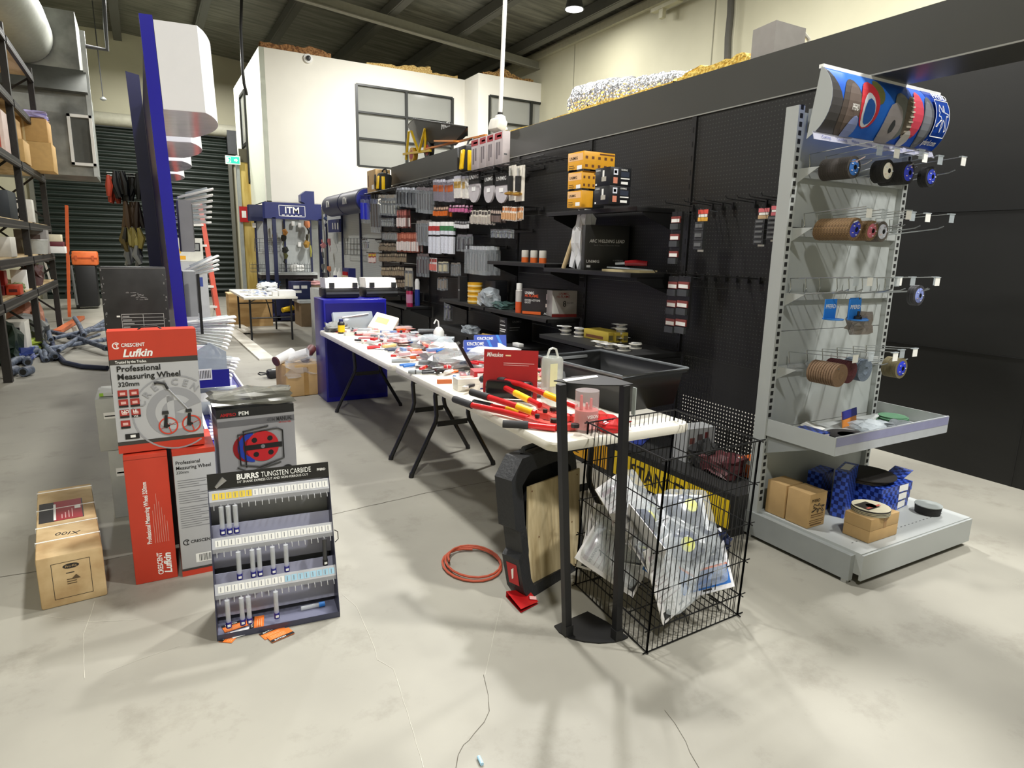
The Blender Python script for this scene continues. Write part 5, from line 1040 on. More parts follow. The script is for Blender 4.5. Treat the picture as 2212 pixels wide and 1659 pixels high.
blk_at(X0+.42, 2.02, zb, (.2, .07, .26), .35, 'upright blue checkered box in middle of gondola base')
blk_at(X0+.30, 2.13, zb, (.2, .13, .1), .2, 'blue checkered box lying behind the horse print carton', lab=False)
blk_at(X0+.42, 2.17, zb, (.15, .08, .2), .2, 'blue checkered box standing at the back panel', lab=False)
for k in range(3):
    b = MB(); d = (.30, .22, .05); b.box((0, 0, .025), d, CHK); b.rect((0, -.11, 0), *FY, .02, .11, .006, .044, PAPER, .001); o = b.build('product_box', None, (X0+.70, 2.0, zb+k*.0505), (0, 0, .12-.05*k)); tag(o, ['bottom', 'middle', 'top'][k]+' flat blue checkered box under the large black discs', 'box')
b = MB(); b.bb(0, .12, 0, .1, 0, .003, CHK); o = b.build('box_flap', None, (X0+.82, 1.93, zb+.155), (0, -.25, .1)); tag(o, 'open blue checkered flap right of the large black discs', 'flap')
for k in range(4):
    b = MB(); r = .15 if k == 3 else .125; b.lathe([(.02, 0), (r, 0), (r, .005), (.02, .005)], M('2b2826', .85), n=48); o = b.build('cutting_disc', None, (X0+.63+.02*(k == 3), 2.04, zb+.156+k*.0075), (0, 0, 0)); tag(o, 'very large black cutting disc on flat blue boxes' if k < 3 else 'largest black cutting disc, topmost on flat blue boxes', 'disc', 'large black discs on blue boxes' if k < 3 else None)
b = MB(); b.bb(-.1, .1, -.07, .07, 0, .035, M('8f92a4', .5)); b.bb(-.1, .1, -.07, .07, .035, .037, YEL); b.bb(-.1, -.02, -.07, .07, .0368, .0376, M('3a2a72', .5)); b.bb(-.02, .02, -.07, .07, .0368, .0378, M('d9603c', .5)); o = b.build('sandpaper_pack', None, (X0+.46, 1.83, zb), (0, 0, .35)); tag(o, 'yellow and purple printed pack on gondola base', 'pack')
t = thing('backing_pad', 'black drum pad with grey top at right of gondola base', 'pad', (X0+.85, 1.79, zb)); b = MB(); b.lathe([(.062, 0), (.066, .045)], BLA, n=30); b.build('drum', t); b = MB(); b.lathe([(.015, .052), (.03, .056), (.068, .05), (.068, .046)], GREY, n=30); b.build('top_plate', t)
# ================================================================= yellow fronted base unit
t = thing('base_unit', 'low black base shelf with yellow lettered fronts under pegboard', 'shelf unit')
b = MB(); b.bb(2.77, 3.235, 2.31, 4.6, .215, .24, BLK2); b.build('deck', t)
b = MB(); b.bb(2.752, 2.765, 2.31, 4.6, 0, .24, BLACK); b.bb(2.765, 3.235, 2.31, 2.325, 0, .215, BLACK); b.build('frame', t)
SY = M('f2ce1e', .4, var=0); DY = M('f0ae1c', .4, var=0)
b = MB(); b.rect((2.752, 3.40, 0), *FX, .02, 1.06, .035, .205, SY, .001); b.text('STANLEY', (2.752, 3.20, .075), *FX, .135, BLACK, bold=.035, lift=.003, maxw=.56)
b.rect((2.752, 3.40, 0), *FX, .16, .24, .04, .05, BLACK, .002); b.build('stanley_front'.replace('stanley', 'right'), t)
b = MB(); b.rect((2.752, 4.58, 0), *FX, .02, 1.12, .035, .205, DY, .001); b.text('DEWALT', (2.752, 4.30, .075), *FX, .11, BLACK, bold=.045, lift=.003, maxw=.5)
for z in (.06, .188): b.rect((2.752, 4.32, 0), *FX, .0, .52, z, z+.008, BLACK, .002)
for k in range(9): b.poly([(2.7495, 3.75-.03*k, .036), (2.7495, 3.74-.03*k, .036), (2.7495, 3.735-.03*k, .204), (2.7495, 3.745-.03*k, .204)], M('3a3010', .5))
b.build('left_front', t); settle(t)
zd = .2405
t = thing('product_box', 'grey picture box with wire brush on top, on base unit', 'box', (3.04, 2.93, zd), -.1)
b = MB(); b.box((0, 0, .11), (.22, .13, .22), M('a9abac', .5)); b.rect((-.11, -.065, 0), *FY, .02, .06, .12, .16, M('7a4a44', .5), .001); b.rect((-.11, -.065, 0), *FY, .08, .12, .13, .18, M('5a4a4a', .5), .001); b.rect((-.11, -.065, 0), *FY, .14, .17, .11, .19, M('6a2a2a', .5), .001); b.rect((-.11, -.065, 0), *FY, .02, .2, .03, .07, PAPER, .001); b.build('carton', t)
o = crumple('brown_tool_bag', (3.0, 2.62, zd), (.2, .22, .12), M('55262a', .5), 5, .4); tag(o, 'maroon mesh pouch on base unit under the basket rim', 'pouch')
o = crumple('black_glove', (2.98, 2.76, zd), (.12, .16, .15), M('1a1a1a', .6), 8, .6); tag(o, 'black glove shaped pack between grey box and maroon pouch', 'pack')
carton((3.06, 3.2, 2.45, 2.58, zd, zd+.11), 'product_box', 'orange and white box on base unit beside grey gondola', 'box', M('e0702c', .5), [('r', 0, 1, .75, 1, PAPER)], [('r', 0, 1, .78, 1, PAPER)])
b = MB(); b.box((0, 0, .004), (.3, .2, .006), M('2c3c86', .5)); b.box((.1, .0, .008), (.08, .16, .004), PAPER); o = b.build('flat_pack', None, (2.98, 3.45, zd), (0, 0, .6)); tag(o, 'flat blue card on the base unit under the white table', 'card')
# ================================================================= folding tables in the aisle
TT = mixmat('white_table_plastic', 'd9d4c6', 'ece8dc', (3, 3, 3), .4, lo=.3, hi=.6)
def rtable(x0, x1, y0, y1, h, legs, label, rz=0):
    t = thing('folding_table', label, 'table')
    b = MB(); r = .06; pts = []
    for (cx, cy, a0) in ((x1-r, y0+r, -PI/2), (x1-r, y1-r, 0), (x0+r, y1-r, PI/2), (x0+r, y0+r, PI)):
        for k in range(7): a = a0+k*PI/12; pts.append((cx+r*math.cos(a), cy+r*math.sin(a)))
    n = len(pts); cx, cy = (x0+x1)/2, (y0+y1)/2
    def ring(s, z): return [(cx+(p[0]-cx)*(1-s/(x1-x0)*2), cy+(p[1]-cy)*(1-s/(y1-y0)*2), z) for p in pts]
    rings = [ring(.02, h-.04), ring(.004, h-.042), ring(0, h-.03), ring(.0, h-.01), ring(.005, h-.001), ring(.012, h)]
    vs = [p for rg in rings for p in rg]; fs = [(i*n+k, i*n+(k+1) % n, (i+1)*n+(k+1) % n, (i+1)*n+k) for i in range(len(rings)-1) for k in range(n)]
    fs += [tuple(range(n-1, -1, -1)), tuple(range((len(rings)-1)*n, len(rings)*n))]
    b.add(vs, fs, TT); b.build('tabletop', t)
    for y in legs:
        for sx, xt, xb in ((-1, 1.665, 1.485), (1, 1.925, 2.125)):
            xb2 = xb
            b = MB(); b.tube([(xt-sx*.02, y, h-.05), (xt+sx*.0, y, .56), (xt+sx*-.01, y, .42), (xt+sx*.0, y, .37), (xb, y, .012)], .0155, lm, n=10); lg = b.build('leg', t); b = MB(); b.cyl((xb, y, 0), (xb+(-sx)*.006, y, .03), .018, BLACK, n=10); b.build('foot_cap', lg)
        b = MB(); b.bar((1.68, y, .36), (1.91, y, .36), .012, .035, lm); b.build('cross_bar', t); b = MB(); b.bar((1.68, y, .575), (1.9, y, .575), .01, .02, lm); b.build('cross_bar', t)
        b = MB(); b.tube([(1.79, y, .575), (1.79, y+(.3 if y < (y0+y1)/2 else -.3), h-.05)], .008, lm, n=6); b.build('folding_stay', t)
    return settle(t)
TH = .742
rtable(1.46, 2.28, 2.21, 4.27, TH, (2.55, 4.0), 'nearer white folding table loaded with hand tools and bolt cutters')
rtable(1.44, 2.26, 4.285, 6.42, TH, (4.43, 6.0), 'second white folding table reaching to the blue cabinet')
# blue cabinet with tool cases
t = thing('tool_cabinet', 'deep blue steel cabinet standing at far end of the aisle tables', 'cabinet')
CB = M('14148a', .3, var=.03)
b = MB(); b.bb(1.50, 2.14, 6.44, 6.85, 0, 1.035, CB, .006); b.bb(1.52, 2.12, 6.434, 6.44, .05, 1.0, M('10106a', .3)); b.build('cabinet_body', t); settle(t)
for (px, lb, y) in ((733, 'white and black tool case on blue cabinet, left one', 6.76), (817, 'white and black tool case on blue cabinet, right one', 6.78)):
    x = P(px, 640, Y=y).x; t = thing('tool_case', lb, 'tool case', (x, y, 1.036), .03)
    b = MB(); b.box((0, 0, .05), (.36, .26, .10), BLACK, None, .02); b.box((0, -.135, .05), (.34, .01, .02), DGREY); b.build('case_base', t)
    b = MB(); b.prism([(-.17, -.12, .10), (.17, -.12, .10), (.165, -.08, .2), (-.165, -.08, .2)], (0, .2, 0), M('ece9e2', .35)); b.build('case_lid', t)
    for s in (-.11, .13): b = MB(); b.box((s, -.125, .13), (.05, .02, .05), M('2a2c2c', .4)); b.build('latch', t)
b = MB(); b.lathe([(.03, 0), (.03, .05)], BLACK); o = b.build('tape_roll', None, (P(702, 612, Y=6.8).x, 6.8, 1.237)); tag(o, 'small black roll on top of left tool case', 'roll')
# ---- clutter on the tables
def Z6(u, v, z=TH): return P(980+u/5.267, 640+v/5.267, z=z)
def Z2(u, v, z=TH): return P(680+u/3.568, 640+v/3.568, z=z)
def cutter(hands, jaws, bolt, label, zz=.02):
    t = thing('bolt_cutter', label, 'bolt cutter')
    for pts, yl in hands:
        w_ = [Z6(u, v, TH+zz+dz) for u, v, dz in pts]
        b = MB(); b.tube(w_[1:], .0155, M('c01c1e', .28), n=12); hd = b.build('handle', t)
        b = MB(); b.tube([w_[0], w_[1]], .019, M('2f2f31', .7), n=12); b.build('grip', hd)
        if yl is not None: a = w_[yl[0]].lerp(w_[yl[0]+1], yl[1]); c = w_[yl[0]].lerp(w_[yl[0]+1], yl[2]); b = MB(); b.cyl(a, c, .018, YEL, n=14); b.build('warning_label', hd)
    J = [Z6(u, v, TH+zz) for u, v in jaws]; b = MB()
    for a, c in zip(J, J[1:]): b.bar(a, c, .04, .028, M('c93a34', .3))
    b.build('head', t)
    for (u, v, r) in bolt: c = Z6(u, v, TH+zz+.016); b = MB(); b.cyl(c, c+Vector((0, 0, .016)), r, M('2a2a2c', .35, .5), n=8); b.build('pivot_bolt', t)
    settle(t)
cutter([([(355, 905, .09), (590, 965, .085), (760, 1000, .085), (1040, 1110, .07), (1400, 1260, .03)], (3, .0, .42)), ([(320, 940, .06), (510, 1000, .06), (700, 1100, .05), (980, 1240, .03)], (2, .0, .6))],
       [(980, 1240), (1150, 1330), (1330, 1390), (1640, 1330), (1700, 1370)], [(1570, 1300, .02), (1520, 1410, .02), (1130, 1300, .018)], 'rearmost red bolt cutter with yellow labels, its head behind black stand')
cutter([([(200, 1090, .05), (400, 1150, .045), (720, 1250, .04), (930, 1330, .02)], (2, 0, .85)), ([(230, 1210, .0), (430, 1255, .0), (600, 1290, .0), (860, 1340, .0)], (2, 0, .6))],
       [(900, 1330), (1010, 1350), (1110, 1370), (1170, 1400)], [(950, 1380, .012), (1040, 1320, .012)], 'middle red bolt cutter with thick yellow labels')
cutter([([(10, 1170, .012), (210, 1240, .012), (550, 1310, .01), (850, 1390, .005)], None), ([(560, 1450, .0), (850, 1465, .0), (1060, 1490, 0), (1160, 1500, 0)], None)],
       [(830, 1390), (1000, 1450), (1180, 1490), (1400, 1480)], [(1140, 1430, .018), (1380, 1490, .02)], 'frontmost red bolt cutter, one black grip pointing far left over table edge', .018)
# clear cylinders
t = thing('clear_canister', 'tall clear plastic canister with hanger lid on near table', 'canister', (1.83, 2.80, TH+.0005))
b = MB(); b.lathe([(.058, 0), (.058, .02), (.055, .03), (.058, .04), (.055, .05), (.058, .06), (.055, .07), (.058, .08), (.058, .25), (.05, .265), (.0001, .266)], M('dfe6df', .1, alpha=.4, var=0), n=28); b.build('canister_body', t)
b = MB(); b.tube([(-.035, 0, .262), (-.02, 0, .305), (.0, 0, .312), (.02, 0, .305), (.035, 0, .262)], .006, M('e6e9e4', .2, alpha=.6, var=0), n=6); b.build('hanger', t)
b = MB(); b.rect((-.05, -.0585, .12), *FY, 0, .045, .0, .12, M('d9dcb0', .5)); b.build('label_sheet', t)
t = thing('clear_tub', 'round clear tub holding pink and red hand tools on table', 'tub', (1.72, 2.33, TH+.0005))
b = MB(); b.lathe([(.052, 0), (.055, .01), (.055, .19)], M('e6dcdc', .1, alpha=.3, var=0), n=28); b.build('tub_body', t)
b = MB(); b.lathe([(.0525, .012), (.0535, .10)], M('d9605c', .4, alpha=.8), n=28); b.text('VISION', (-.035, -.056, .07), *FY, .022, PAPER, bold=.02, maxw=.06); b.rect((-.04, -.056, .0), *FY, .01, .05, .02, .06, M('e0a0a0', .5)); b.build('printed_band', t)
for a, c in (((-.03, 0), (-.04, .17)), ((.01, .01), (.0, .13)), ((.02, 0), (.03, .15))): b = MB(); b.tube([(a[0], a[1], .012), (c[0]*.8, 0, c[1])], [.012, .006], M('d84a4e', .4), n=8); b.build('red_tool', t)
# red blister card, orange card, white boxes
t = thing('blister_card', 'large red blister card with black tool, standing behind bolt cutters', 'blister card', (1.70, 3.02, TH), -.55, None, (-.12, 0, -.62))
b = MB(); b.box((0, 0, .14), (.3, .004, .27), M('a51c22', .35)); b.text('Milwaukee', (-.135, -.002, .235), *FY, .035, PAPER, bold=.03, lift=.002, maxw=.09, shear=.3); b.rect((-.03, -.002, .24), *FY, 0, .03, 0, .008, M('e8c9a0', .5), .002); b.rect((-.04, -.002, .2), *FY, 0, .17, 0, .004, M('d9a0a0', .5), .002); b.rect((-.04, -.002, .19), *FY, 0, .14, 0, .003, M('d9a0a0', .5), .002); b.build('backing_card', t)
b = MB(); b.box((.0, -.035, .06), (.26, .06, .1), M('141416', .2), None, .02); b.build('blister_contents', t)
for (u, v, rz, k, lb) in ((420, 620, -.35, 0, 'rear blue printed carton of the leaning blue stack'), (330, 700, -.3, 1, 'front blue printed carton of the leaning blue stack')):
    c = Z6(u, v+110); t_ = MB(); t_.box((0, 0, .085), (.24, .05, .17), M('2346a8', .4)); t_.text('KINCROME', (-.1, -.025, .13), *FY, .035, PAPER, bold=.03, lift=.001, maxw=.12); t_.rect((-.1, -.025, .1), *FY, 0, .1, 0, .012, M('b9c6ea', .5)); t_.rect((-.0, -.025, .02), *FY, 0, .09, 0, .06, M('c9b0b4', .5)); t_.poly([(.04, -.0262, .17), (.06, -.0262, .17), (.09, -.0262, .1), (.07, -.0262, .1)], LBLUE)
    o = t_.build('product_box', None, (c.x, c.y+.02*k, TH+.02), (-.4, 0, rz)); tag(o, lb, 'box')
for (u, v, w_, lb, m, txt) in ((440, 740, .27, 'flat blue carton lying under the red one', M('2346a8', .4), 'KINCROME'), (500, 720, .25, 'flat red carton lying on flat blue one', M('b3242a', .4), None)):
    c = Z6(u, v+60); h0 = 0 if txt else .052; b = MB(); b.box((0, 0, .025), (w_, .12, .05), m); b.rect((-w_/2, -.06, 0), *FY, .02, .07, .008, .04, PAPER, .001); 
    if txt: b.text(txt, (-w_/2+.08, -.06, .012), *FY, .028, PAPER, lift=.002, maxw=.1)
    o = b.build('product_box', None, (1.78, 3.36 if txt else 3.38, TH+.0008+h0), (0, 0, -.25)); tag(o, lb, 'box')
for k in range(2):
    b = MB(); b.box((0, 0, .0175), (.14, .09, .035), M('e4e0d4', .5)); 
    if k: b.rect((-.07, -.045, .035), (1, 0, 0), (0, 1, 0), .03, .12, .02, .08, M('d9958a', .5), .001)
    c = Z6(170, 1080); o = b.build('product_box', None, (c.x+.01, c.y+.05, TH+.001+.036*k), (0, 0, -.1)); tag(o, ['lower', 'upper'][k]+' small white box in front of the red blister card', 'box')
c = P(960, 828, z=TH); b = MB(); b.box((0, 0, .012), (.09, .03, .024), M('c0693a', .7)); o = b.build('wood_block', None, (c.x, c.y, TH), (0, 0, -.3)); tag(o, 'small orange brown block at front edge of near table', 'block')
# generic hand tools scattered on both tables
def shapes(kind, cols, L):
    b = MB(); c = [M(k, .35) for k in cols]
    if kind == 'driver': b.tube([(-L*.5, 0, .014), (-L*.42, 0, .014), (-L*.1, 0, .014)], [.01, .014, .011], c[0], n=8); b.cyl((-L*.1, 0, .012), (L*.5, 0, .008), .004, STEEL, n=6); b.tube([(-L*.3, 0, .014), (-L*.26, 0, .014)], .0145, c[-1], n=8)
    elif kind == 'pliers':
        for s in (-1, 1): b.tube([(-L*.5, s*.03, .012), (-L*.2, s*.026, .012), (L*.1, s*.005, .012)], [.009, .01, .007], c[0], n=8)
        b.prism([(L*.1, -.018, .004), (L*.3, -.012, .004), (L*.42, 0, .004), (L*.3, .012, .004), (L*.1, .018, .004)], (0, 0, .014), M('3c3d40', .35, .6)); b.cyl((L*.12, 0, .002), (L*.12, 0, .02), .009, STEEL, n=8)
    elif kind == 'card': b.box((0, 0, .003), (L, L*.42, .003), c[0]); b.rect((-L/2, -L*.21, .0046), (1, 0, 0), (0, 1, 0), L*.04, L*.3, L*.04, L*.38, PAPER); b.box((L*.1, 0, .016), (L*.6, L*.2, .024), c[-1], None, .006); b.box((L*.1, 0, .018), (L*.66, L*.28, .03), CLEAR, None, .01)
    elif kind == 'stick': b.bar((-L/2, 0, .008), (L/2, 0, .008), .022, .014, c[0]); b.bar((-L*.3, 0, .0085), (L*.1, 0, .0085), .023, .0145, c[-1])
    elif kind == 'box': b.box((0, 0, L*.12), (L, L*.5, L*.24), c[0]); b.rect((-L/2, -L*.25, L*.241), (1, 0, 0), (0, 1, 0), L*.1, L*.7, L*.08, L*.4, c[-1])
    elif kind == 'knife': b.tube([(-L*.5, 0, .012), (-L*.1, .004, .013), (L*.15, 0, .011)], [.012, .016, .01], c[0], n=8); b.prism([(L*.15, -.008, .008), (L*.5, 0, .008), (L*.15, .01, .008)], (0, 0, .003), STEEL)
    elif kind == 'hammer': b.tube([(-L*.5, 0, .016), (L*.3, 0, .016)], [.014, .01], c[0], n=8); b.tube([(L*.34, -.05, .018), (L*.34, .05, .018)], .016, c[-1], n=8)
    return b
cats = {'driver': ('screwdriver', 'screwdriver'), 'pliers': ('pliers', 'pliers'), 'card': ('blister_pack', 'blister pack'), 'stick': ('marking_tool', 'tool'), 'box': ('small_box', 'box'), 'knife': ('utility_knife', 'knife'), 'hammer': ('hammer', 'hammer')}
def scat(kind, u, v, cols, L, rz, label, f=Z2, dz=0, tilt=0):
    c = f(u, v); c.x = min(c.x, 2.17); b = shapes(kind, cols, L); c.y = min(c.y, 6.3); o = b.build(cats[kind][0], None, (c.x, c.y, TH+.001+dz), (0, tilt, rz)); tag(o, label, cats[kind][1]); return o
R1, O1, Y1, B1, K1, G1 = 'c62026', 'f0712a', 'f2c618', '2a6fc4', '222226', '8f9498'
scat('stick', 770, 465, [R1, 'a81820'], .36, -.35, 'long red flat tool left of the orange ones')
scat('stick', 850, 480, [O1, 'e9e4dc'], .22, -.3, 'orange tool with white middle, beside long red tool')
scat('stick', 960, 455, [O1, O1], .30, -.1, 'long orange tool reaching toward the clear bag')
scat('knife', 700, 510, [G1], .2, -.3, 'silver blade tool near junction of two tables')
scat('pliers', 770, 540, [B1], .2, .1, 'blue handled pliers near the table junction')
scat('pliers', 960, 590, [K1], .26, -.05, 'black handled pliers lying before the silver bag', dz=.0)
scat('pliers', 1090, 590, [O1], .14, -.3, 'orange handled pliers beside the black ones', dz=.0)
scat('driver', 850, 600, [G1, K1], .22, -.4, 'grey screwdriver at the front edge near black pliers')
scat('hammer', 1170, 630, [B1, K1], .2, .2, 'blue clamp tool in front of the leaning black frame')
scat('box', 1190, 640, [B1, '1f3f7a'], .08, .4, 'small blue block beside the blue clamp tool')
scat('card', 880, 330, [K1, '3c3f44'], .28, -.3, 'black tool in clear blister on top of the heap', dz=.06)
scat('card', 960, 350, [R1, '6a6c70'], .28, -.5, 'red edged blister pack at right of the heap', dz=.035)
scat('card', 900, 425, ['d9707c', 'e09aa4'], .34, -.2, 'long pink blister pack across the heap', dz=.01)
scat('card', 690, 340, [R1, '8f8c8e'], .24, -.4, 'red and grey blister pack left in heap', dz=.03)
scat('card', 570, 320, ['e9a08c', 'e8b8a8'], .22, .1, 'salmon coloured blister pack on second table', dz=.01)
scat('card', 750, 260, ['e8a8a0', 'f0c8c0'], .3, .2, 'pale pink pack stretched toward the squeeze bottle', dz=.01)
scat('driver', 840, 380, [K1, K1], .12, .9, 'short stubby black screwdriver standing proud of heap', dz=.05)
scat('pliers', 640, 420, ['2a3550', K1], .2, .1, 'dark blue handled pliers near second table front edge')
scat('driver', 740, 425, [Y1, Y1], .08, .4, 'short yellow driver beside the dark blue pliers', dz=.005)
scat('knife', 480, 405, [R1], .16, -.1, 'small red knife near the second table edge')
scat('card', 560, 400, [G1, Y1], .22, .5, 'grey pack with yellow corner at second table edge')
scat('box', 400, 365, ['dcdad2', 'c9c6bc'], .08, .2, 'small white block near second table front edge')
scat('pliers', 500, 350, ['b9bcbe'], .2, .3, 'plain steel pliers by the small white block')
scat('box', 545, 290, [B1, '1b3f86'], .09, .2, 'small blue pouch in middle of second table', dz=.01)
scat('stick', 430, 275, ['e9b07a', O1], .22, -.7, 'pale orange tool lying across second table')
scat('stick', 640, 290, [R1, R1], .26, .1, 'flat red tool beside the small blue pouch', dz=.01)
scat('pliers', 600, 240, [Y1], .22, .3, 'yellow handled pliers in front of the white case')
scat('knife', 340, 300, [K1], .18, -.4, 'black knife at left edge of second table')
scat('box', 270, 300, ['d6dccf', 'b8c4b0'], .1, .1, 'pale green pack at left edge of second table')
scat('stick', 230, 275, [K1, K1], .26, .1, 'long black tool near the yellow and black bottle')
scat('stick', 340, 258, [K1, Y1], .26, .05, 'black and yellow tool lying behind the long black one')
scat('driver', 300, 240, [G1, K1], .3, .2, 'long silver tool just right of the bottle')
scat('card', 330, 200, [R1, 'b9b4b8'], .34, .1, 'red pack in front of the large clear pack', dz=.0)
scat('driver', 470, 235, ['3a4fa0', K1], .2, -.1, 'blue handled screwdriver left of yellow pliers')
scat('hammer', 640, 222, [R1, K1], .24, -.2, 'red handled tool at far right edge of second table')
rnd = random.Random(12)
kinds = ['driver', 'pliers', 'card', 'stick', 'knife', 'card', 'card', 'box']; pal = [R1, O1, 'e3a0a0', 'dedad6', B1, 'c9ccd0', K1, R1, 'e8e2da', R1]
lbk = {'driver': 'screwdriver in the mixed heap', 'pliers': 'pliers in the mixed heap', 'card': 'blister pack in the mixed heap', 'stick': 'flat tool in the mixed heap', 'knife': 'knife in the mixed heap', 'box': 'small box in the mixed heap'}
for k in range(125):
    y = rnd.uniform(3.55, 6.3) if k < 110 else rnd.uniform(3.0, 3.6); x = rnd.uniform(1.6, 2.18); kd = rnd.choice(kinds); c1 = rnd.choice(pal)
    b = shapes(kd, [c1, rnd.choice(pal)], rnd.uniform(.12, .24) if kd != 'box' else .08); o = b.build(cats[kd][0], None, (x, y, TH+.001+rnd.uniform(0, .05 if y < 5 else .03)), (0, rnd.uniform(-.08, .08), rnd.uniform(0, 3.1)))
    tag(o, 'assorted '+lbk[kd]+' on the aisle tables', cats[kd][1], 'assorted '+cats[kd][1]+' heap')
for (x, y, d, m, s, lb) in ((1.84, 4.05, (.36, .3, .1), M('c4c6c6', .15, .5, alpha=.7), 3, 'large crinkled silver bag on heap near table junction'), (2.1, 4.05, (.34, .3, .12), BAGM, 12, 'clear crinkled bag beside the leaning blue cartons'), (2.0, 4.6, (.2, .22, .08), M('eceae4', .2, alpha=.75), 22, 'white crinkled bag behind the silver bag'), (2.05, 5.0, (.3, .34, .08), CLEARD, 32, 'clear bag with pink goods on second table'), (1.58, 6.28, (.2, .16, .08), M('8f918e', .2, alpha=.85), 7, 'grey bag at far left corner of second table')):
    o = crumple('plastic_bag', (x, y, TH+.001), d, m, s, .55); tag(o, lb, 'bag')
b = MB(); b.box((0, 0, .12), (.02, .1, .26), M('1a1a1c', .3), (0, -.5, -.3)); o = b.build('square_frame', None, (1.73, 3.62, TH)); tag(o, 'black edged flat tool leaning between bag and blue cartons', 'tool')
t = thing('squeeze_bottle', 'white squeeze bottle with bent spout on second table', 'bottle', (2.2, 5.2, TH)); b = MB(); b.lathe([(.045, 0), (.047, .1), (.03, .13), (.015, .14)], PAPER, n=20); b.build('bottle_body', t); b = MB(); b.tube([(0, 0, .14), (-.005, 0, .19), (-.025, 0, .205), (-.045, 0, .17)], .007, PAPER, n=7); b.build('spout', t)
t = thing('product_case', 'white boxed case tilted on heap before the blue cabinet', 'case', (2.02, 6.2, TH+.02), 0, None, (.35, .25, -.5)); b = MB(); b.box((0, 0, .04), (.24, .34, .075), M('e4ded0', .4), None, .015); b.rect((-.08, -.05, .0775), (1, 0, 0), (0, 1, 0), 0, .12, 0, .12, M('d9b878', .5)); b.build('case_shell', t); b = MB(); b.box((0, 0, .001), (.25, .35, .012), M('55606a', .4)); b.build('rim', t)
t = thing('clear_clamshell', 'large clear clamshell pack standing before the blue cabinet', 'pack', (1.78, 6.36, TH+.001), 0, None, (-.35, 0, .1)); b = MB(); b.box((0, 0, .09), (.42, .05, .18), CLEARD, None, .015); b.build('clear_shell', t); b = MB(); b.box((0, 0, .07), (.38, .025, .05), M('4b4448', .4)); b.bar((-.12, -.03, .12), (.16, -.03, .15), .012, .01, PAPER); b.bar((-.16, 0, .13), (.1, 0, .13), .02, .01, M('8a3a44', .4)); b.build('packed_tool', t)
t = thing('glue_bottle', 'black and yellow bottle at far left of second table', 'bottle', (1.58, 6.1, TH)); b = MB(); b.lathe([(.03, 0), (.032, .01), (.032, .10), (.02, .115)], BLACK, n=18); b.build('bottle_body', t); b = MB(); b.lathe([(.0325, .015), (.0325, .08)], YEL, n=18); b.build('label_wrap', t); b = MB(); b.lathe([(.02, .11), (.02, .135), (.0001, .136)], M('20285c', .4), n=14); b.build('cap', t)
t = thing('shrink_roll', 'roll of clear wrapped goods beside the red blister card', 'pack', (1.98, 2.98, TH)); b = MB(); b.box((0, 0, .08), (.1, .1, .16), CLEARD, None, .03); b.build('film', t); b = MB(); b.cyl((0, 0, .01), (0, 0, .12), .035, PAPER, n=16); b.build('contents', t)
for (x, y, c_, lb) in ((2.0, 3.3, 'd9cba0', 'yellowish parts bag right of the blue cartons'), (2.12, 3.2, 'd98a90', 'pink plastic parts pack right of the red carton'), (2.05, 3.55, '6a5a40', 'brown mixed parts bag behind the blue cartons')):
    o = crumple('parts_bag', (x, y, TH+.001), (.16, .18, .08), M(c_, .3), int(x*100), .6); tag(o, lb, 'bag')
o = crumple('red_wrap', (1.83, 2.29, TH+.001), (.13, .12, .05), M('c62a2c', .15, alpha=.85), 4, .5); tag(o, 'red and yellow wrapped pack right of the clear tub', 'pack')
# black plastic tub on the table
BP = M('1e1f20', .35); t = thing('storage_tub', 'big open black plastic tub on near end of the table', 'tub', (2.21, 2.66, TH), .0)
rim = [Vector((2.04, 2.50, 0)), Vector((2.49, 2.50, 0)), Vector((2.46, 3.20, 0)), Vector((2.0, 3.18, 0))]
zr2 = .945
R4 = [P(1345, 815, z=zr2), P(1485, 796, z=zr2), P(1295, 757, z=zr2), P(1158, 769, z=zr2)]
B4 = [P(1356, 903, z=TH), P(1450, 886, z=TH)]; 
cx_ = sum((p for p in R4), Vector())/4
R4 = [Vector((p.x, p.y, zr2)) for p in R4]; ce = Vector((cx_.x, cx_.y, zr2))
b = MB(); 
def rg(s, z): return [Vector((ce.x+(p.x-ce.x)*s, ce.y+(p.y-ce.y)*s, z)) for p in R4]
rr = [rg(1.0, zr2-.02), rg(1.0, zr2), rg(.93, zr2), rg(.84, TH+.012), rg(.84, TH+.008), rg(.86, TH+.001), rg(.95, zr2-.018)]
vs = [p for q in rr for p in q]; fs = []
for i in range(len(rr)-1):
    for k in range(4): fs.append((i*4+k, i*4+(k+1) % 4, (i+1)*4+(k+1) % 4, (i+1)*4+k))
fs += [(12, 13, 14, 15), (23, 22, 21, 20), (24, 25, 1, 0), (25, 26, 2, 1), (26, 27, 3, 2), (27, 24, 0, 3)]
b.add(vs, fs, BP); o = b.build('tub_shell', t)
b = MB(); q = rg(1.002, zr2+.001); b.tube(q, .009, M('6d7174', .15), n=8, closed=True); b.build('rim', t)  # paler grey than the black shell: bright rim highlights put into the colour
b = MB(); m1 = R4[3].lerp(R4[2], .25)*1; m2 = R4[3].lerp(R4[2], .75); b.bar(m1.lerp(ce, .07)+Vector((0, 0, -.02)), m2.lerp(ce, .07)+Vector((0, 0, -.02)), .03, .015, M('85888a', .3)); b.build('hand_grip', t)
for o in t.children: o.data.transform(Matrix.Translation(-Vector(t.location)))
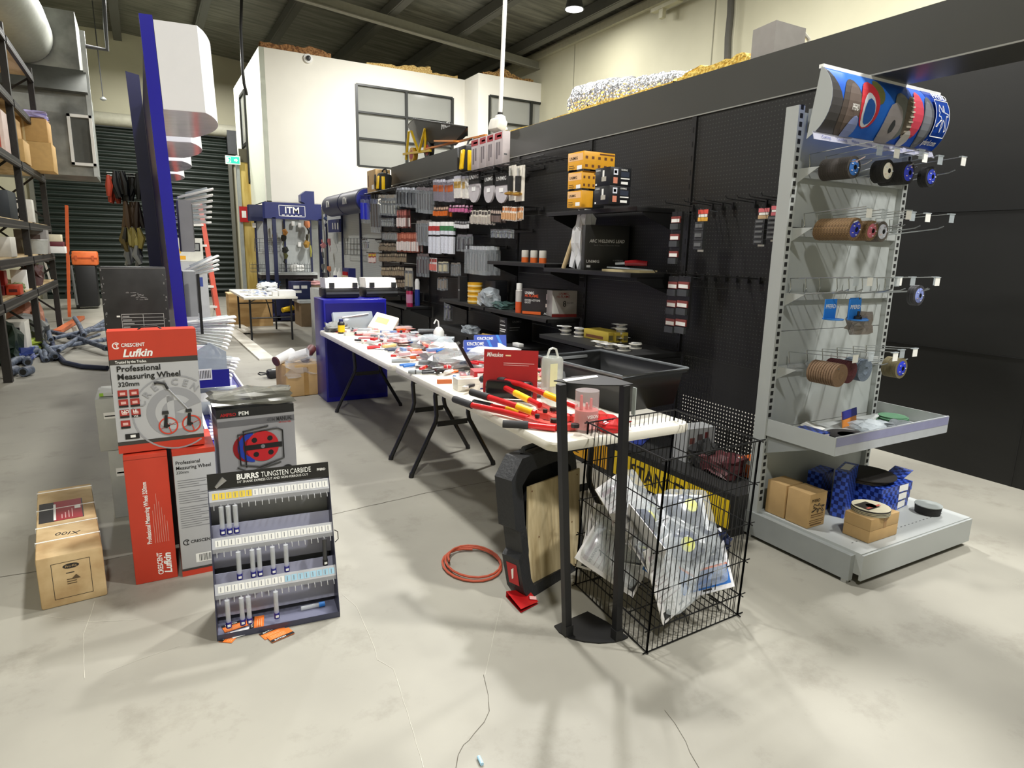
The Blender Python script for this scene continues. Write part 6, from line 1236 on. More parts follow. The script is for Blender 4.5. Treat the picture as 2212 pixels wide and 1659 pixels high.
# ================================================================= black display stand
t = thing('display_stand', 'black two post display stand with flat top plate and curved base', 'stand')
base = [P(x, y, z=0) for x, y in ((1197, 1354), (1208, 1368), (1232, 1381), (1262, 1388), (1293, 1391), (1325, 1389), (1345, 1384), (1357, 1378), (1310, 1345), (1269, 1323))]
b = MB(); b.prism(base, (0, 0, .006), M('0e0e0f', .5)); b.build('base_plate', t)
SB = M('19191b', .4, .2)
p1, p2 = Vector((1.397, 1.955, 0)), Vector((1.56, 1.835, 0))
for p_, top in ((p1, P(1212, 830, Y=1.955)), (p2, P(1350, 832, Y=1.835))):
    b = MB(); b.bar(p_+Vector((0, 0, .006)), top, .029, .029, SB); b.bar(p_+Vector((0, 0, .006)), p_+Vector((0, 0, .05)), .036, .036, BLACK); b.build('post', t)
zt_ = P(1212, 830, Y=1.955).z
pl = [P(x, y, z=zt_+.001) for x, y in ((1196, 824), (1237, 815), (1290, 811), (1330, 819), (1368, 831), (1345, 834), (1290, 834), (1235, 830))]
b = MB(); b.prism(pl, (0, 0, .004), SB); b.build('top_plate', t)
b = MB(); b.prism([P(x, y, z=zt_+.006) for x, y in ((1215, 821), (1288, 812), (1292, 815), (1222, 825))], (0, 0, .003), PAPER); b.build('white_strip', t)
b = MB(); q = P(1353, 832, Y=1.83); b.bar((p2.x-.005, p2.y-.022, zt_-.11), (p2.x-.005, p2.y-.022, zt_-.005), .02, .004, GREY); b.build('label_patch', t); settle(t)
# ================================================================= wire basket
WR = M('111112', .35, .3)
t = thing('wire_basket', 'tall black wire dump basket full of packaged masks', 'basket')
c00, c10, c01, c11 = [Vector(v) for v in ((1.606, 1.705, 0), (2.146, 1.731, 0), (1.66, 2.272, 0), (2.2, 2.29, 0))]
HB = .80; up = Vector((.03, 0, HB))
names = [('front_panel', c00, c10, 19, 1.0), ('left_panel', c01, c00, 18, 1.0), ('back_panel', c01, c11, 19, 1.0), ('right_panel', c10, c11, 18, 1.0)]
for nm, a, c, n, hh in names:
    b = MB()
    for k in range(n+1):
        p_ = a.lerp(c, k/n); r = .0032 if k in (0, n) else .0012; b.bar(p_+Vector((0, 0, .004)), p_+up*hh, r*2, r*2, WR)
    d_ = (c-a).normalized()
    for z, r in ((.006, .003), (.1, .0025), (.26, .0025), (.43, .0025), (.61, .0025), (.797, .0035)):
        b.tube([a+up*z/HB-d_*.02, c+up*z/HB+d_*(.035 if nm == 'front_panel' else .01)], r, WR, n=6)
    b.build(nm, t)
b = MB()
for k in range(14): p_ = c00.lerp(c10, k/13); q_ = c01.lerp(c11, k/13); b.bar(p_+Vector((0, 0, .1)), q_+Vector((0, 0, .1)), .003, .003, WR)
for k in range(5): p_ = c00.lerp(c01, k/4); q_ = c10.lerp(c11, k/4); b.bar(p_+Vector((0, 0, .1)), q_+Vector((0, 0, .1)), .004, .004, WR)
for k in range(2): q_ = c00.lerp(c10, .4+k*.35); b.tube([q_+Vector((0, .05, .1)), q_+Vector((0, .01, .1)), q_+Vector((.01, 0, .06))], .003, WR, n=5)
b.build('floor_grid', t); settle(t)
def mask(c, rot, kind, label, s=1.0):
    t = thing('mask_pack', label, 'mask pack', c, 0, None, rot)
    b = MB()
    if kind == 'card':
        b.box((0, 0, 0), (.24*s, .30*s, .004), M('ece9e8', .4)); b.rect((-.12*s, -.15*s, .002), (1, 0, 0), (0, 1, 0), .02, .2*s, .25*s, .27*s, M('c9b8c0', .5)); b.text('WARNING', (-.1*s, .08*s, .002), (1, 0, 0), (0, 1, 0), .02, M('8a8a90', .5), lift=.001)
        for k in range(7): b.rect((-.1*s, .06*s-.022*k, .002), (1, 0, 0), (0, 1, 0), 0, (.19-.02*(k % 3))*s, 0, .004, M('b9a8ac', .5))
        b.rect((-.1*s, -.14*s, .002), (1, 0, 0), (0, 1, 0), 0, .05, 0, .03, M('3a3a3c', .5)); b.rect((.03*s, -.13*s, .002), (1, 0, 0), (0, 1, 0), 0, .04, 0, .008, BLACK); b.build('backing_card', t)
    else:
        b.box((0, 0, 0), (.23*s, .28*s, .004), M('e6e6ea', .4)); b.rect((-.115*s, -.14*s, .002), (1, 0, 0), (0, 1, 0), .01, .22*s, .02, .11*s, M('3a78c8', .4)); b.rect((-.115*s, -.14*s, .0022), (1, 0, 0), (0, 1, 0), .01, .22*s, .105*s, .115*s, M('e0662c', .4)); b.rect((.0, -.13*s, .0026), (1, 0, 0), (0, 1, 0), -.02, .02, 0, .008, BLACK)
        b.rect((-.115*s, -.14*s, .0022), (1, 0, 0), (0, 1, 0), .02, .21*s, .13*s, .27*s, M('1b2347', .4)); b.build('backing_card', t)
        b = MB(); b.lathe([(.05*s, .004), (.07*s, .03), (.05*s, .06), (.028*s, .07)], M('1f2a52', .25), c=(0, .06*s, 0), n=16); ms = b.build('mask_shell', t)
        b = MB(); b.lathe([(.032*s, .066), (.03*s, .076), (.0001, .078)], M('dfe04a', .4), c=(0, .06*s, 0), n=20); b.build('filter_disc', ms)
    b = MB(); g_ = bmesh.new(); b.box((0, .01, .04), (.22*s, .27*s, .075), CLEAR, None, .03); b.build('clear_blister', t)
    return t
mask((1.80, 2.10, .43), (.95, -.15, .35), 'card', 'white backed mask pack at top left of basket')
mask((2.00, 1.93, .38), (.8, .1, -.25), 'mask', 'mask pack with yellow disc at top right of basket')
mask((1.75, 1.93, .29), (.8, .5, .6), 'card', 'mask pack leaning at left side of basket')
mask((1.88, 1.86, .28), (1.0, .5, -.7), 'mask', 'mask pack lower middle of basket, yellow disc facing left')
mask((1.72, 2.06, .24), (.7, -.7, .3), 'card', 'white backed pack low at left rear of basket')
mask((2.0, 2.1, .30), (.5, .2, 1.2), 'mask', 'mask pack half hidden at rear of basket')
mask((1.78, 1.80, .24), (1.2, .0, .35), 'card', 'white barcode pack at bottom front corner of basket')
mask((2.02, 1.84, .23), (.7, -.5, -.9), 'mask', 'mask pack low at right front of basket')
mask((1.86, 1.98, .2), (.3, .2, 1.9), 'mask', 'mask pack at bottom centre of basket')
mask((1.76, 2.16, .25), (1.2, .3, -.5), 'card', 'white pack upright against back wall of basket')
mask((2.03, 2.14, .26), (1.1, -.2, .6), 'mask', 'mask pack tilted at the back right of basket')
mask((1.70, 1.86, .42), (.9, .8, .9), 'mask', 'mask pack with orange stripe wedged at left front', .85)
mask((2.04, 2.02, .19), (.25, -.1, .5), 'card', 'white pack lying at bottom right of basket')
mask((1.92, 2.06, .31), (.6, .5, 2.4), 'mask', 'dark mask pack in middle of the basket heap')
o = crumple('strap_roll', (2.05, 1.86, .26), (.2, .1, .1), M('1c2444', .15), 5, .6); tag(o, 'navy plastic wrapped roll at right wall of basket', 'pack')
o = crumple('silver_wrap', (1.71, 1.97, .36), (.12, .12, .1), M('a9a7a4', .15, .3), 6, .7); tag(o, 'crinkled silver wrap at left wall of basket', 'wrap')
# ================================================================= black moulded case with plywood, cable and red leaflet
t = thing('tool_case', 'black moulded case half leaning on table leg with red badge', 'tool case')
q0, q1 = P(1096, 1287, z=0), P(1250, 1243, z=0)            # foot line
q0 = Vector((1.335, 2.345, 0)); q1 = Vector((1.80, 2.52, 0)); d = (q1-q0).normalized(); nrm = Vector((d.y, -d.x, 0)); lean = (Vector((0, 0, 1))*.985-nrm*.17).normalized(); th = nrm*.10
Wd, Hd = (q1-q0).length, .64
def cp(u, v, w_=0): return q0+d*u+lean*v+th*w_
BC = M('27282a', .5, bump=.2, scale=80)
b = MB(); out = [(0.03, 0), (Wd-.02, 0), (Wd, .05), (Wd, Hd-.08), (Wd-.06, Hd), (.09, Hd), (.0, Hd-.08), (-.01, .34), (.02, .32), (.02, .22), (-.01, .2), (-.0, .05)]
inn = [(0.075, .05), (Wd-.06, .05), (Wd-.05, .09), (Wd-.05, Hd-.12), (Wd-.1, Hd-.07), (.14, Hd-.07), (.07, Hd-.12), (.06, .34), (.065, .32), (.065, .22), (.06, .2), (.06, .09)]
n = len(out); vs = [cp(u, v, 0) for u, v in out]+[cp(u, v, 1) for u, v in out]+[cp(u, v, 1) for u, v in inn]+[cp(u, v, .25) for u, v in inn]
fs = [tuple(range(n))]+[(k, (k+1) % n, n+(k+1) % n, n+k) for k in range(n)]+[(n+k, n+(k+1) % n, 2*n+(k+1) % n, 2*n+k) for k in range(n)]+[(2*n+k, 2*n+(k+1) % n, 3*n+(k+1) % n, 3*n+k) for k in range(n)]+[tuple(range(3*n, 4*n))]
b.add(vs, fs, BC); b.build('case_shell', t)
b = MB(); b.add([cp(.0, .07, .2)-d*.004, cp(.0, .07, .8)-d*.004, cp(-.005, .17, .8)-d*.004, cp(-.005, .17, .2)-d*.004], [(0, 1, 2, 3)], RED); b.add([cp(.0, .09, .4)-d*.006, cp(.0, .1, .5)-d*.006, cp(-.003, .15, .6)-d*.006, cp(-.003, .14, .45)-d*.006], [(0, 1, 2, 3)], PAPER); b.build('red_badge', t)
b = MB(); b.tube([cp(Wd*.3, Hd-.0, .5), cp(Wd*.32, Hd+.02, .5), cp(Wd*.62, Hd+.02, .5), cp(Wd*.65, Hd, .5)], .012, BC, n=6); b.build('handle', t)
settle(t)
PLY = mixmat('pale_plywood', 'a8956e', 'd2c29c', (22, 22, 2.2), .6, lo=.35, hi=.65)
t = thing('plywood_panel', 'pale plywood board leaning in the open black case', 'board')
q2 = q0+nrm*.115+d*.07; d2 = (Vector((1.74, 2.345, 0))-Vector((1.405, 2.285, 0))).normalized()
b = MB(); a = [Vector((1.405, 2.29, .003)), Vector((1.765, 2.40, .003))]; tl, tr = a[0]+Vector((.03, .065, .50)), a[1]+Vector((.03, .065, .50)); nn = (a[1]-a[0]).cross(tl-a[0]).normalized()
b.prism([a[0], a[1], tr, tl], -nn*.012, PLY)
for u, v in ((.06, .05), (.94, .05), (.06, .95), (.94, .95), (.2, .5), (.85, .5)): c = a[0].lerp(a[1], u).lerp(tl.lerp(tr, u), v); b.disc(c+nn*.001, .004, nn, BROWN, n=10)
solo(b, 'plywood_board', 'pale plywood board leaning in the open black case', 'board'); bpy.data.objects.remove(t)
b = MB(); pts = []
for k in range(46):
    f = k/45; a = f*4*PI*1.15+1.0; r = .13*(1-.12*f); pts.append((1.30+r*math.cos(a)*1.1+.03*f, 2.66+r*1.35*math.sin(a)+.03*f, .009+.012*f+.005*math.sin(a)))
b.tube(pts, .006, M('c0583e', .45), n=7); solo(b, 'extension_cord', 'coiled red orange cord on the floor behind the black case', 'cord')
b = MB(); A = [P(x, y, z=.0) for x, y in ((1093, 1290), (1140, 1287), (1163, 1305), (1125, 1325))]
b.add([A[0]+Vector((0, 0, .03)), A[1]+Vector((0, 0, .035)), A[2]+Vector((0, 0, .012)), A[3]+Vector((0, 0, .02))], [(0, 3, 2, 1)], RED); b.add([A[0]+Vector((0, 0, .002)), A[1]+Vector((0, 0, .002)), A[2]+Vector((0, 0, .002)), A[3]+Vector((0, 0, .002))], [(0, 3, 2, 1)], M('8c1418', .4)); b.add([A[0]+Vector((0, 0, .03)), A[0]+Vector((0, 0, .002)), A[1]+Vector((0, 0, .002)), A[1]+Vector((0, 0, .035))], [(0, 1, 2, 3)], RED)
c = (A[1]+A[2])/2+Vector((-.02, 0, .0255)); b.add([c, c+Vector((.03, -.01, -.006)), c+Vector((.02, -.03, -.009)), c+Vector((-.01, -.02, -.003))], [(0, 3, 2, 1)], M('e6b0ac', .5)); solo(b, 'folded_leaflet', 'folded red leaflet on floor in front of black case', 'leaflet')
b = MB(); c = P(1035, 1645, z=0); b.cyl(c+Vector((0, -.02, .006)), c+Vector((.004, .012, .006)), .006, M('a8d0ea', .3), n=10); solo(b, 'pen_cap', 'tiny pale blue cap on floor at bottom of picture', 'cap')
# ================================================================= left foreground: boxes and the small display
RB = M('c43c26', .5, var=.03); GB = M('b9babd', .45, var=.02)
def emblem(b, o, s, m, u=(1, 0, 0), v=(0, 0, 1)):
    U_, V_ = Vector(u), Vector(v); n = U_.cross(V_); pts = [Vector(o)+U_*s*math.cos(a)+V_*s*math.sin(a)+n*.001 for a in [.6+k*.25 for k in range(21)]]
    for a, c in zip(pts, pts[1:]): d = (a+c)/2-Vector(o); w_ = d.normalized()*s*.16; b.add([a-w_, a+w_, c+w_, c-w_], [(0, 1, 2, 3)], m)
    b.rect(o, u, v, -.3*s, .7*s, .35*s, .6*s, m, .001); b.rect(o, u, v, .1*s, .35*s, -.75*s, .6*s, m, .001)
# picture box
t = thing('product_box', 'red and grey measuring wheel box standing on two upright boxes', 'box', (.005, 3.23, .628), 0, None, (-.045, 0, .02))
W_, H_, D_ = .345, .542, .165
b = MB(); b.bb(-W_/2, W_/2, 0, D_, 0, H_, GB); 
for (z0, z1) in ((H_-.125, H_+.0008), (0, .035)): b.bb(-W_/2-.0008, W_/2+.0008, -.0008, D_+.0008, z0-.0008, z1, RB)
b.rect((-W_/2, 0, 0), *FY, 0, W_, .035, .052, M('3c3936', .5), .0014); b.rect((-W_/2, 0, 0), *FY, 0, W_, H_-.145, H_-.122, M('3c3936', .5), .0014); b.build('carton', t)
b = MB(); X_ = -W_/2; K = M('161618', .5)
emblem(b, (X_+.03, 0, H_-.062), .013, PAPER); b.text('CRESCENT', (X_+.048, 0, H_-.068), *FY, .022, PAPER, bold=.06, maxw=.09, lift=.003); b.text('Lufkin', (X_+.05, 0, H_-.112), *FY, .047, PAPER, bold=.09, maxw=.13, lift=.003, shear=.25); b.text('Trusted by the Trades.', (X_+.02, 0, H_-.14), *FY, .017, PAPER, bold=.05, maxw=.12, lift=.003)
b.text('Professional', (X_+.022, 0, H_-.176), *FY, .035, K, bold=.06, maxw=.17, lift=.003); b.text('Measuring Wheel', (X_+.022, 0, H_-.211), *FY, .035, K, bold=.06, maxw=.245, lift=.003); b.text('320mm', (X_+.022, 0, H_-.242), *FY, .028, K, bold=.05, maxw=.08, lift=.003)
def ring(b, c, r0, r1, m, a0=0, a1=2*PI, n=40, lift=.0015, clip=None):
    for k in range(n):
        a = a0+(a1-a0)*k/n; e = a0+(a1-a0)*(k+1)/n; q = [(r0*math.cos(a), r0*math.sin(a)), (r1*math.cos(a), r1*math.sin(a)), (r1*math.cos(e), r1*math.sin(e)), (r0*math.cos(e), r0*math.sin(e))]
        if clip and max(c[0]+p[0] for p in q) > clip: continue
        b.add([(c[0]+p[0], -lift, c[1]+p[1]) for p in q], [(0, 3, 2, 1)], m)
LG = M('9c9da2', .45, var=0); cc = (.062, .165)
ring(b, cc, .165, .172, LG, clip=W_/2); ring(b, cc, .0, .115, LG, clip=W_/2, lift=.0012); ring(b, cc, .055, .08, GB, .7, 5.6, lift=.0018); b.rect((cc[0]-.03, 0, cc[1]-.06), *FY, 0, .028, 0, .14, GB, .0018)
for k, ch in enumerate('CRESCENT'):
    a = 2.75-k*.31; 
    if a < .85: break
    p = (cc[0]+.125*math.cos(a), 0, cc[1]+.125*math.sin(a)); u_ = (math.sin(a), 0, -math.cos(a)); v_ = (math.cos(a), 0, math.sin(a)); b.text(ch, p, u_, v_, .042, LG, bold=.08, align='CENTER', lift=.0025)
RD = M('a5302a', .5); 
for (cx, cz, tx) in ((.018, .258, None), (.062, .258, None), (.018, .217, None), (.062, .217, None), (.018, .170, 'NO'), (.062, .170, 'Hi'), (.018, .122, None)):
    b.rect((X_+cx, 0, cz-.01), *FY, 0, .036, 0, .036, RD, .003); b.rect((X_+cx, 0, cz-.01), *FY, 0, .036, 0, .009, K, .0034); b.rect((X_+cx, 0, cz-.01), *FY, .008, .028, .014, .026, M('e0b0a8', .5), .0036)
    if tx: b.text(tx, (X_+cx+.006, 0, cz+.011), *FY, .019, PAPER, bold=.05, lift=.0042)
b.text('VIZ', (X_+.07, 0, .160), *FY, .012, PAPER, bold=.04, lift=.005); b.rect((X_+.03, 0, .062), *FY, 0, .055, 0, .024, K, .003); b.rect((X_+.03, 0, .062), *FY, .02, .04, .006, .018, PAPER, .004)
for cx in (.03, .125):
    ring(b, (cx-.0, .105), .034, .04, M('d4402c', .4), lift=.004); ring(b, (cx, .105), .0, .006, K, lift=.0045, n=12)
    for a in (.4, 1.9, 3.5, 5.0): b.prism([(cx+.006*math.cos(a)-.002, -.004, .105+.006*math.sin(a)), (cx+.006*math.cos(a)+.002, -.004, .105+.006*math.sin(a)), (cx+.034*math.cos(a)+.002, -.004, .105+.034*math.sin(a)), (cx+.034*math.cos(a)-.002, -.004, .105+.034*math.sin(a))], (0, .0008, 0), M('d4402c', .4))
    b.prism([(cx-.02, -.0045, .10), (cx-.004, -.0045, .095), (cx+.0, -.0045, .155), (cx-.012, -.0045, .155)], (0, -.001, 0), K); b.prism([(cx-.022, -.0045, .16), (cx+.006, -.0045, .16), (cx+.004, -.0045, .175), (cx-.02, -.0045, .175)], (0, -.001, 0), M('2b2b2d', .4))
b.tube([(.115, -.004, .175), (.035, -.004, .285)], .003, M('c9cbd0', .3, .5), n=6); b.tube([(.04, -.004, .275), (.03, -.004, .3), (.0, -.004, .308), (-.012, -.004, .305)], .006, K, n=6)
b.build('printed_front', t)
b = MB(); b.tube([(-.055, D_*.4, H_), (-.04, D_*.4, H_+.012), (.02, D_*.4, H_+.014), (.04, D_*.4, H_)], .004, BLACK, n=6); b.build('carry_handle', t)
b = MB(); e = (-.155, .018, 3.2, 3.54, 0, .62)
b.bb(*e, RB, .004); b.rect((-.155, 3.2, .6), *FY, 0, .173, 0, .0015, M('8c2a1c', .5), .001)
b.text('CRESCENT', (-.04, 3.2, .03), (0, 0, 1), (-1, 0, 0), .03, PAPER, bold=.06, maxw=.11, lift=.001); b.text('Lufkin', (-.005, 3.2, .03), (0, 0, 1), (-1, 0, 0), .042, PAPER, bold=.09, maxw=.12, lift=.001, shear=.2)
b.text('Professional Measuring Wheel 320mm', (-.075, 3.2, .19), (0, 0, 1), (-1, 0, 0), .026, PAPER, bold=.06, maxw=.30, lift=.001)
for k in range(7): b.rect((-.155, 3.2, 0), *FY, .094+k*.009, .0955+k*.009, .19, .19+[.16, .19, .24, .2, .17, .13, .1][k], M('e0a498', .5), .001)
solo(b, 'product_box', 'plain red upright measuring wheel box with sideways white lettering', 'box')
b = MB(); e = (.038, .215, 3.19, 3.53, 0, .62); b.bb(*e, GB, .004); b.bb(.0372, .2158, 3.1892, 3.5308, 0, .028, RB); b.bb(.0372, .2158, 3.1892, 3.5308, .598, .6208, RB); b.rect((.038, 3.19, .028), *FY, 0, .177, 0, .01, M('3c3936', .5), .002)
b.text('Professional', (.048, 3.19, .555), *FY, .024, K, bold=.04, maxw=.1, lift=.001); b.text('Measuring Wheel', (.048, 3.19, .53), *FY, .024, K, bold=.04, maxw=.145, lift=.001); b.text('320mm', (.048, 3.19, .51), *FY, .019, DGREY, bold=.03, lift=.001, maxw=.05)
for k in range(22): 
    if k in (4, 11): continue
    b.rect((.038, 3.19, 0), *FY, .012, .16-.03*((k*7) % 3), .475-k*.011, .4775-k*.011, M('7c7d82', .5), .001)
emblem(b, (.066, 3.19, .17), .013, K); b.text('CRESCENT', (.083, 3.19, .163), *FY, .02, K, bold=.05, maxw=.12, lift=.001); b.rect((.1, 3.19, .06), *FY, 0, .09, 0, .045, PAPER, .001)
for k in range(9): b.rect((.115, 3.19, .065), *FY, k*.006, k*.006+.002+.001*(k % 2), 0, .035, K, .002)
solo(b, 'product_box', 'grey upright measuring wheel box with black text panel, right of the red one', 'box')
# pale grey boxes behind on the left
for (z0, z1, x0, x1, lb) in ((0, .40, -.265, -.06, 'pale grey carton at bottom left behind red boxes'), (.402, .70, -.30, -.06, 'pale grey carton with small label stacked on lower grey one')):
    carton((x0, x1, 4.1, 4.45, z0, z1), 'carton_box', lb, 'box', M('b4b6b2', .5), [], [('r', .14, .45, .62, .74, PAPER), ('r', .16, .4, .66, .68, DGREY)])
b = MB(); b.box((0, 0, .012), (.16, .2, .02), M('d4d6d2', .5)); b.rect((-.08, -.1, 0), *FY, 0, .02, .002, .02, M('a0d040', .5)); o = b.build('flat_tray', None, (-.2, 4.25, .703)); tag(o, 'flat white tray with green tab on pale grey cartons', 'tray')
# scuffed black box on a black one
SC = mixmat('scuffed_black_print', '1c1c1e', '2a2a2c', (9, 9, 9), .5)
carton((-.13, .13, 3.58, 3.95, 0, .78), 'product_box', 'tall black box hidden behind the red boxes', 'box', SC)
t = thing('product_box', 'scuffed black box with white table print rising behind the red wheel box', 'box', (-.055, 3.8, .782), 0, None, (0, 0, 0))
b = MB(); b.bb(-.145, .145, 0, .13, 0, .645, SC, .004); b.rect((-.145, 0, .636), *FY, 0, .29, 0, .004, M('6a6a6c', .6), .001); b.build('carton', t)
b = MB(); 
for z in (.30, .318, .336, .354, .372, .39, .408): b.rect((-.145, 0, z), *FY, .075, .265, 0, .0022, M('c9c9c9', .5), .001)
for x in (.075, .17, .263): b.rect((-.145, 0, .30), *FY, x, x+.002, 0, .11, M('c9c9c9', .5), .001)
for k in range(6): b.rect((-.145, 0, .305+k*.018), *FY, .08, .13-.01*(k % 3), 0, .006, M('9a9a9a', .5), .001)
b.rect((-.145, 0, .395), *FY, .055, .07, 0, .008, PAPER, .001)
rnd = random.Random(4)
for k in range(26): x, z = rnd.gauss(.145, .02), rnd.gauss(.5, .012); b.rect((-.145, 0, z), *FY, x, x+rnd.uniform(.004, .02), 0, rnd.uniform(.001, .004), M('8f8f90', .7), .001)
for k in range(30): x, z = rnd.choice([rnd.uniform(0, .012), rnd.uniform(.27, .285)]), rnd.uniform(.3, .63); b.rect((-.145, 0, z), *FY, x, x+rnd.uniform(.002, .008), 0, rnd.uniform(.002, .012), M('7d7d7e', .7), .001)
b.build('printed_front', t)
# reel box
t = thing('product_box', 'grey box picturing a red hose reel, black band at its top', 'box', (.41, 3.2, .402), 0, None, (-.03, 0, .03))
b = MB(); b.bb(-.175, .175, 0, .2, 0, .385, M('98989c', .4, var=.02)); b.bb(-.1758, .1758, -.0008, .2008, .345, .386, M('1d1d1f', .4)); b.bb(-.1755, .1755, -.0005, .2005, .3, .33, M('6a6a6e', .4)); b.build('carton', t)
b = MB(); b.text('AMPRO', (-.16, 0, .353), *FY, .022, M('b01c20', .5), bold=.06, lift=.002, maxw=.07); b.text('PEM', (-.08, 0, .353), *FY, .026, PAPER, bold=.05, lift=.002, maxw=.06); b.text('40M', (.045, 0, .308), *FY, .028, M('55555a', .5), bold=.02, lift=.002, maxw=.04); b.text('MANUAL', (.09, 0, .308), *FY, .028, M('2a2a2e', .5), bold=.05, lift=.002, maxw=.075); b.text('AIR HOSE REEL', (.1, 0, .295), *FY, .01, RED, bold=.02, lift=.002, maxw=.06)
cz = .19; ring(b, (.02, cz), 0, .075, M('c4262c', .3), lift=.003); ring(b, (-.02, cz+.0), .05, .074, M('2440a8', .3), 1.6, 4.7, lift=.0028); ring(b, (-.045, cz), 0, .07, M('8c1a1e', .3), 1.4, 4.8, lift=.002)
for a in (.8, 2.4, 4.0, 5.5): ring(b, (.02+.05*math.cos(a), cz+.05*math.sin(a)), 0, .013, BLACK, lift=.004, n=12)
b.prism([(-.06, -.005, cz-.012), (.11, -.005, cz-.012), (.11, -.005, cz+.012), (-.06, -.005, cz+.012)], (0, .001, 0), BLACK); ring(b, (.02, cz), 0, .01, STEEL, lift=.007, n=14)
for pts in ([(-.085, cz-.08), (-.09, cz+.07), (.09, cz+.085), (.115, cz+.07), (.115, cz-.07), (-.0, cz-.1), (-.085, cz-.08)], [(-.06, cz-.095), (-.065, cz+.085), (.05, cz+.1)], [(-.1, cz-.09), (-.05, cz-.12), (.1, cz-.09)]): b.tube([(x, -.005, z) for x, z in pts], .0035, BLACK, n=6)
b.tube([(-.12, -.005, .075), (-.09, -.005, .07), (-.07, -.005, .06)], .006, M('1c2a60', .4), n=6); ring(b, (.13, .05), 0, .03, BLACK, lift=.003, n=28); b.text('360', (.108, 0, .045), *FY, .024, PAPER, bold=.06, lift=.005, maxw=.04)
b.build('printed_front', t)
o = crumple('film_wrap', (0, .1, .388), (.35, .2, .07), M('77776f', .12, alpha=.75), 3, .35, parent=t)
carton((.24, .59, 3.24, 3.5, 0, .40), 'carton_box', 'closed carton under the hose reel box', 'box', M('98989c', .5))
o = crumple('clear_bag', (.66, 3.5, 0), (.1, .16, .2), BAGM, 6, .4); tag(o, 'clear wrapped pack on floor beside hose reel box', 'pack')
# long strapped carton
CT = mixmat('worn_carton', 'b39468', 'd2b88c', (5, 5, 5), .75, bump=.1)
a0, a1, a2 = Vector((-.503, 3.135, 0)), Vector((-.262, 3.16, 0)), Vector((-.245, 4.05, 0))
ang = math.atan2(a1.y-a0.y, a1.x-a0.x); t = thing('strapped_carton', 'long worn brown carton with white straps and red label on floor', 'box', a0, ang)
LX, LY, LZ = .24, .93, .235
b = MB(); b.box((LX/2, LY/2, LZ/2), (LX, LY, LZ), CT, None, .008)
b.build('carton', t)
for y in (.18, .36, .60, .88):
    b = MB(); b.bb(-.002, LX+.002, y-.004, y+.004, LZ-.0005, LZ+.0025, PAPER); b.bb(-.002, -.0005, y-.004, y+.004, 0, LZ+.002, PAPER); b.bb(LX+.0005, LX+.002, y-.004, y+.004, 0, LZ+.002, PAPER); b.build('strap', t)
b = MB(); k_ = M('2a2522', .6)
for (x0, x1, z0, z1) in ((.05, .19, .198, .2), (.05, .19, .035, .037), (.05, .052, .035, .2), (.188, .19, .035, .2)): b.rect((0, 0, 0), *FY, x0, x1, z0, z1, k_, .001)
pts = [(.12+.03*math.cos(a)*1.0, .178+.012*math.sin(a)) for a in [k*PI/8 for k in range(16)]]; b.poly([(x, -.001, z) for x, z in pts], k_); b.text('Pro-Kit', (.12, 0, .173), *FY, .014, M('c9aa78', .6), align='CENTER', lift=.002, maxw=.045)
b.rect((0, 0, 0), *FY, .1, .13, .145, .149, k_, .001); 
for z in (.095, .105, .115): b.rect((0, 0, 0), *FY, .1, .135, z, z+.004, M('5a4830', .6), .001)
b.prism([(.115, -.001, .115), (.15, -.001, .115), (.135, -.001, .135)], (0, -.0005, 0), M('5a4830', .6)); b.text('XI00', (.17, .24, LZ), (-.95, .3, 0), (-.3, -.95, 0), .05, k_, lift=-.0015 if 0 else .001); b.build('printing', t)
b = MB(); b.rect((0, 0, LZ), (1, 0, 0), (0, 1, 0), .01, .19, .42, .70, M('1c1a1c', .5), .001); b.rect((0, 0, LZ), (1, 0, 0), (0, 1, 0), .07, .185, .42, .70, M('9c1c28', .5), .0016); b.text('DRILL STAND', (.075, .43, LZ), (0, 1, 0), (-1, 0, 0), .03, PAPER, bold=.04, lift=.003, maxw=.2) if 0 else b.rect((0, 0, LZ), (1, 0, 0), (0, 1, 0), .068, .078, .43, .66, PAPER, .003)
b.rect((0, 0, LZ), (1, 0, 0), (0, 1, 0), .155, .18, .55, .6, PAPER, .003)
for k in range(4): b.rect((0, 0, LZ), (1, 0, 0), (0, 1, 0), .1+.014*k, .104+.014*k, .44, .5+.02*k, M('e0b0b0', .5), .003)
b.build('red_label', t)
# burr display
t = thing('counter_display', 'sloping grey counter display for carbide burrs with three hook rows', 'display')
u0 = Vector((.130, 2.562, 0)); u1 = Vector((.607, 2.515, 0)); dx = (u1-u0).normalized(); dn = Vector((dx.y, -dx.x, 0)); Wb = (u1-u0).length
zt0 = .66; 
def bp(u, w_, z): return u0+dx*u-dn*w_+Vector((0, 0, z))       # w_: depth behind the front foot line
BD = M('7c7e94', .35, var=.03); BM_ = M('8d8e98', .35)
def slope(z): return .20*z/.62
for u in (0, Wb-.003):
    b = MB(); b.prism([bp(u, 0, 0), bp(u, 0, .03), bp(u, slope(.57)+.0, .57), bp(u, .27, .57), bp(u, .27, 0)], dx*.003, M('34364c', .35)); b.build('side_panel', t)
b = MB(); b.prism([bp(0, .0, 0), bp(Wb, .0, 0), bp(Wb, .27, 0), bp(0, .27, 0)], (0, 0, .004), BD); b.prism([bp(0, 0, 0), bp(Wb, 0, 0), bp(Wb, 0, .025), bp(0, 0, .025)], -dn*.003, M('3b3d50', .3))
b.build('base_tray', t)
b = MB(); b.prism([bp(0, .27, 0), bp(Wb, .27, 0), bp(Wb, .27, .57), bp(0, .27, .57)], dn*.003, M('8e9094', .4)); b.build('back_panel', t)
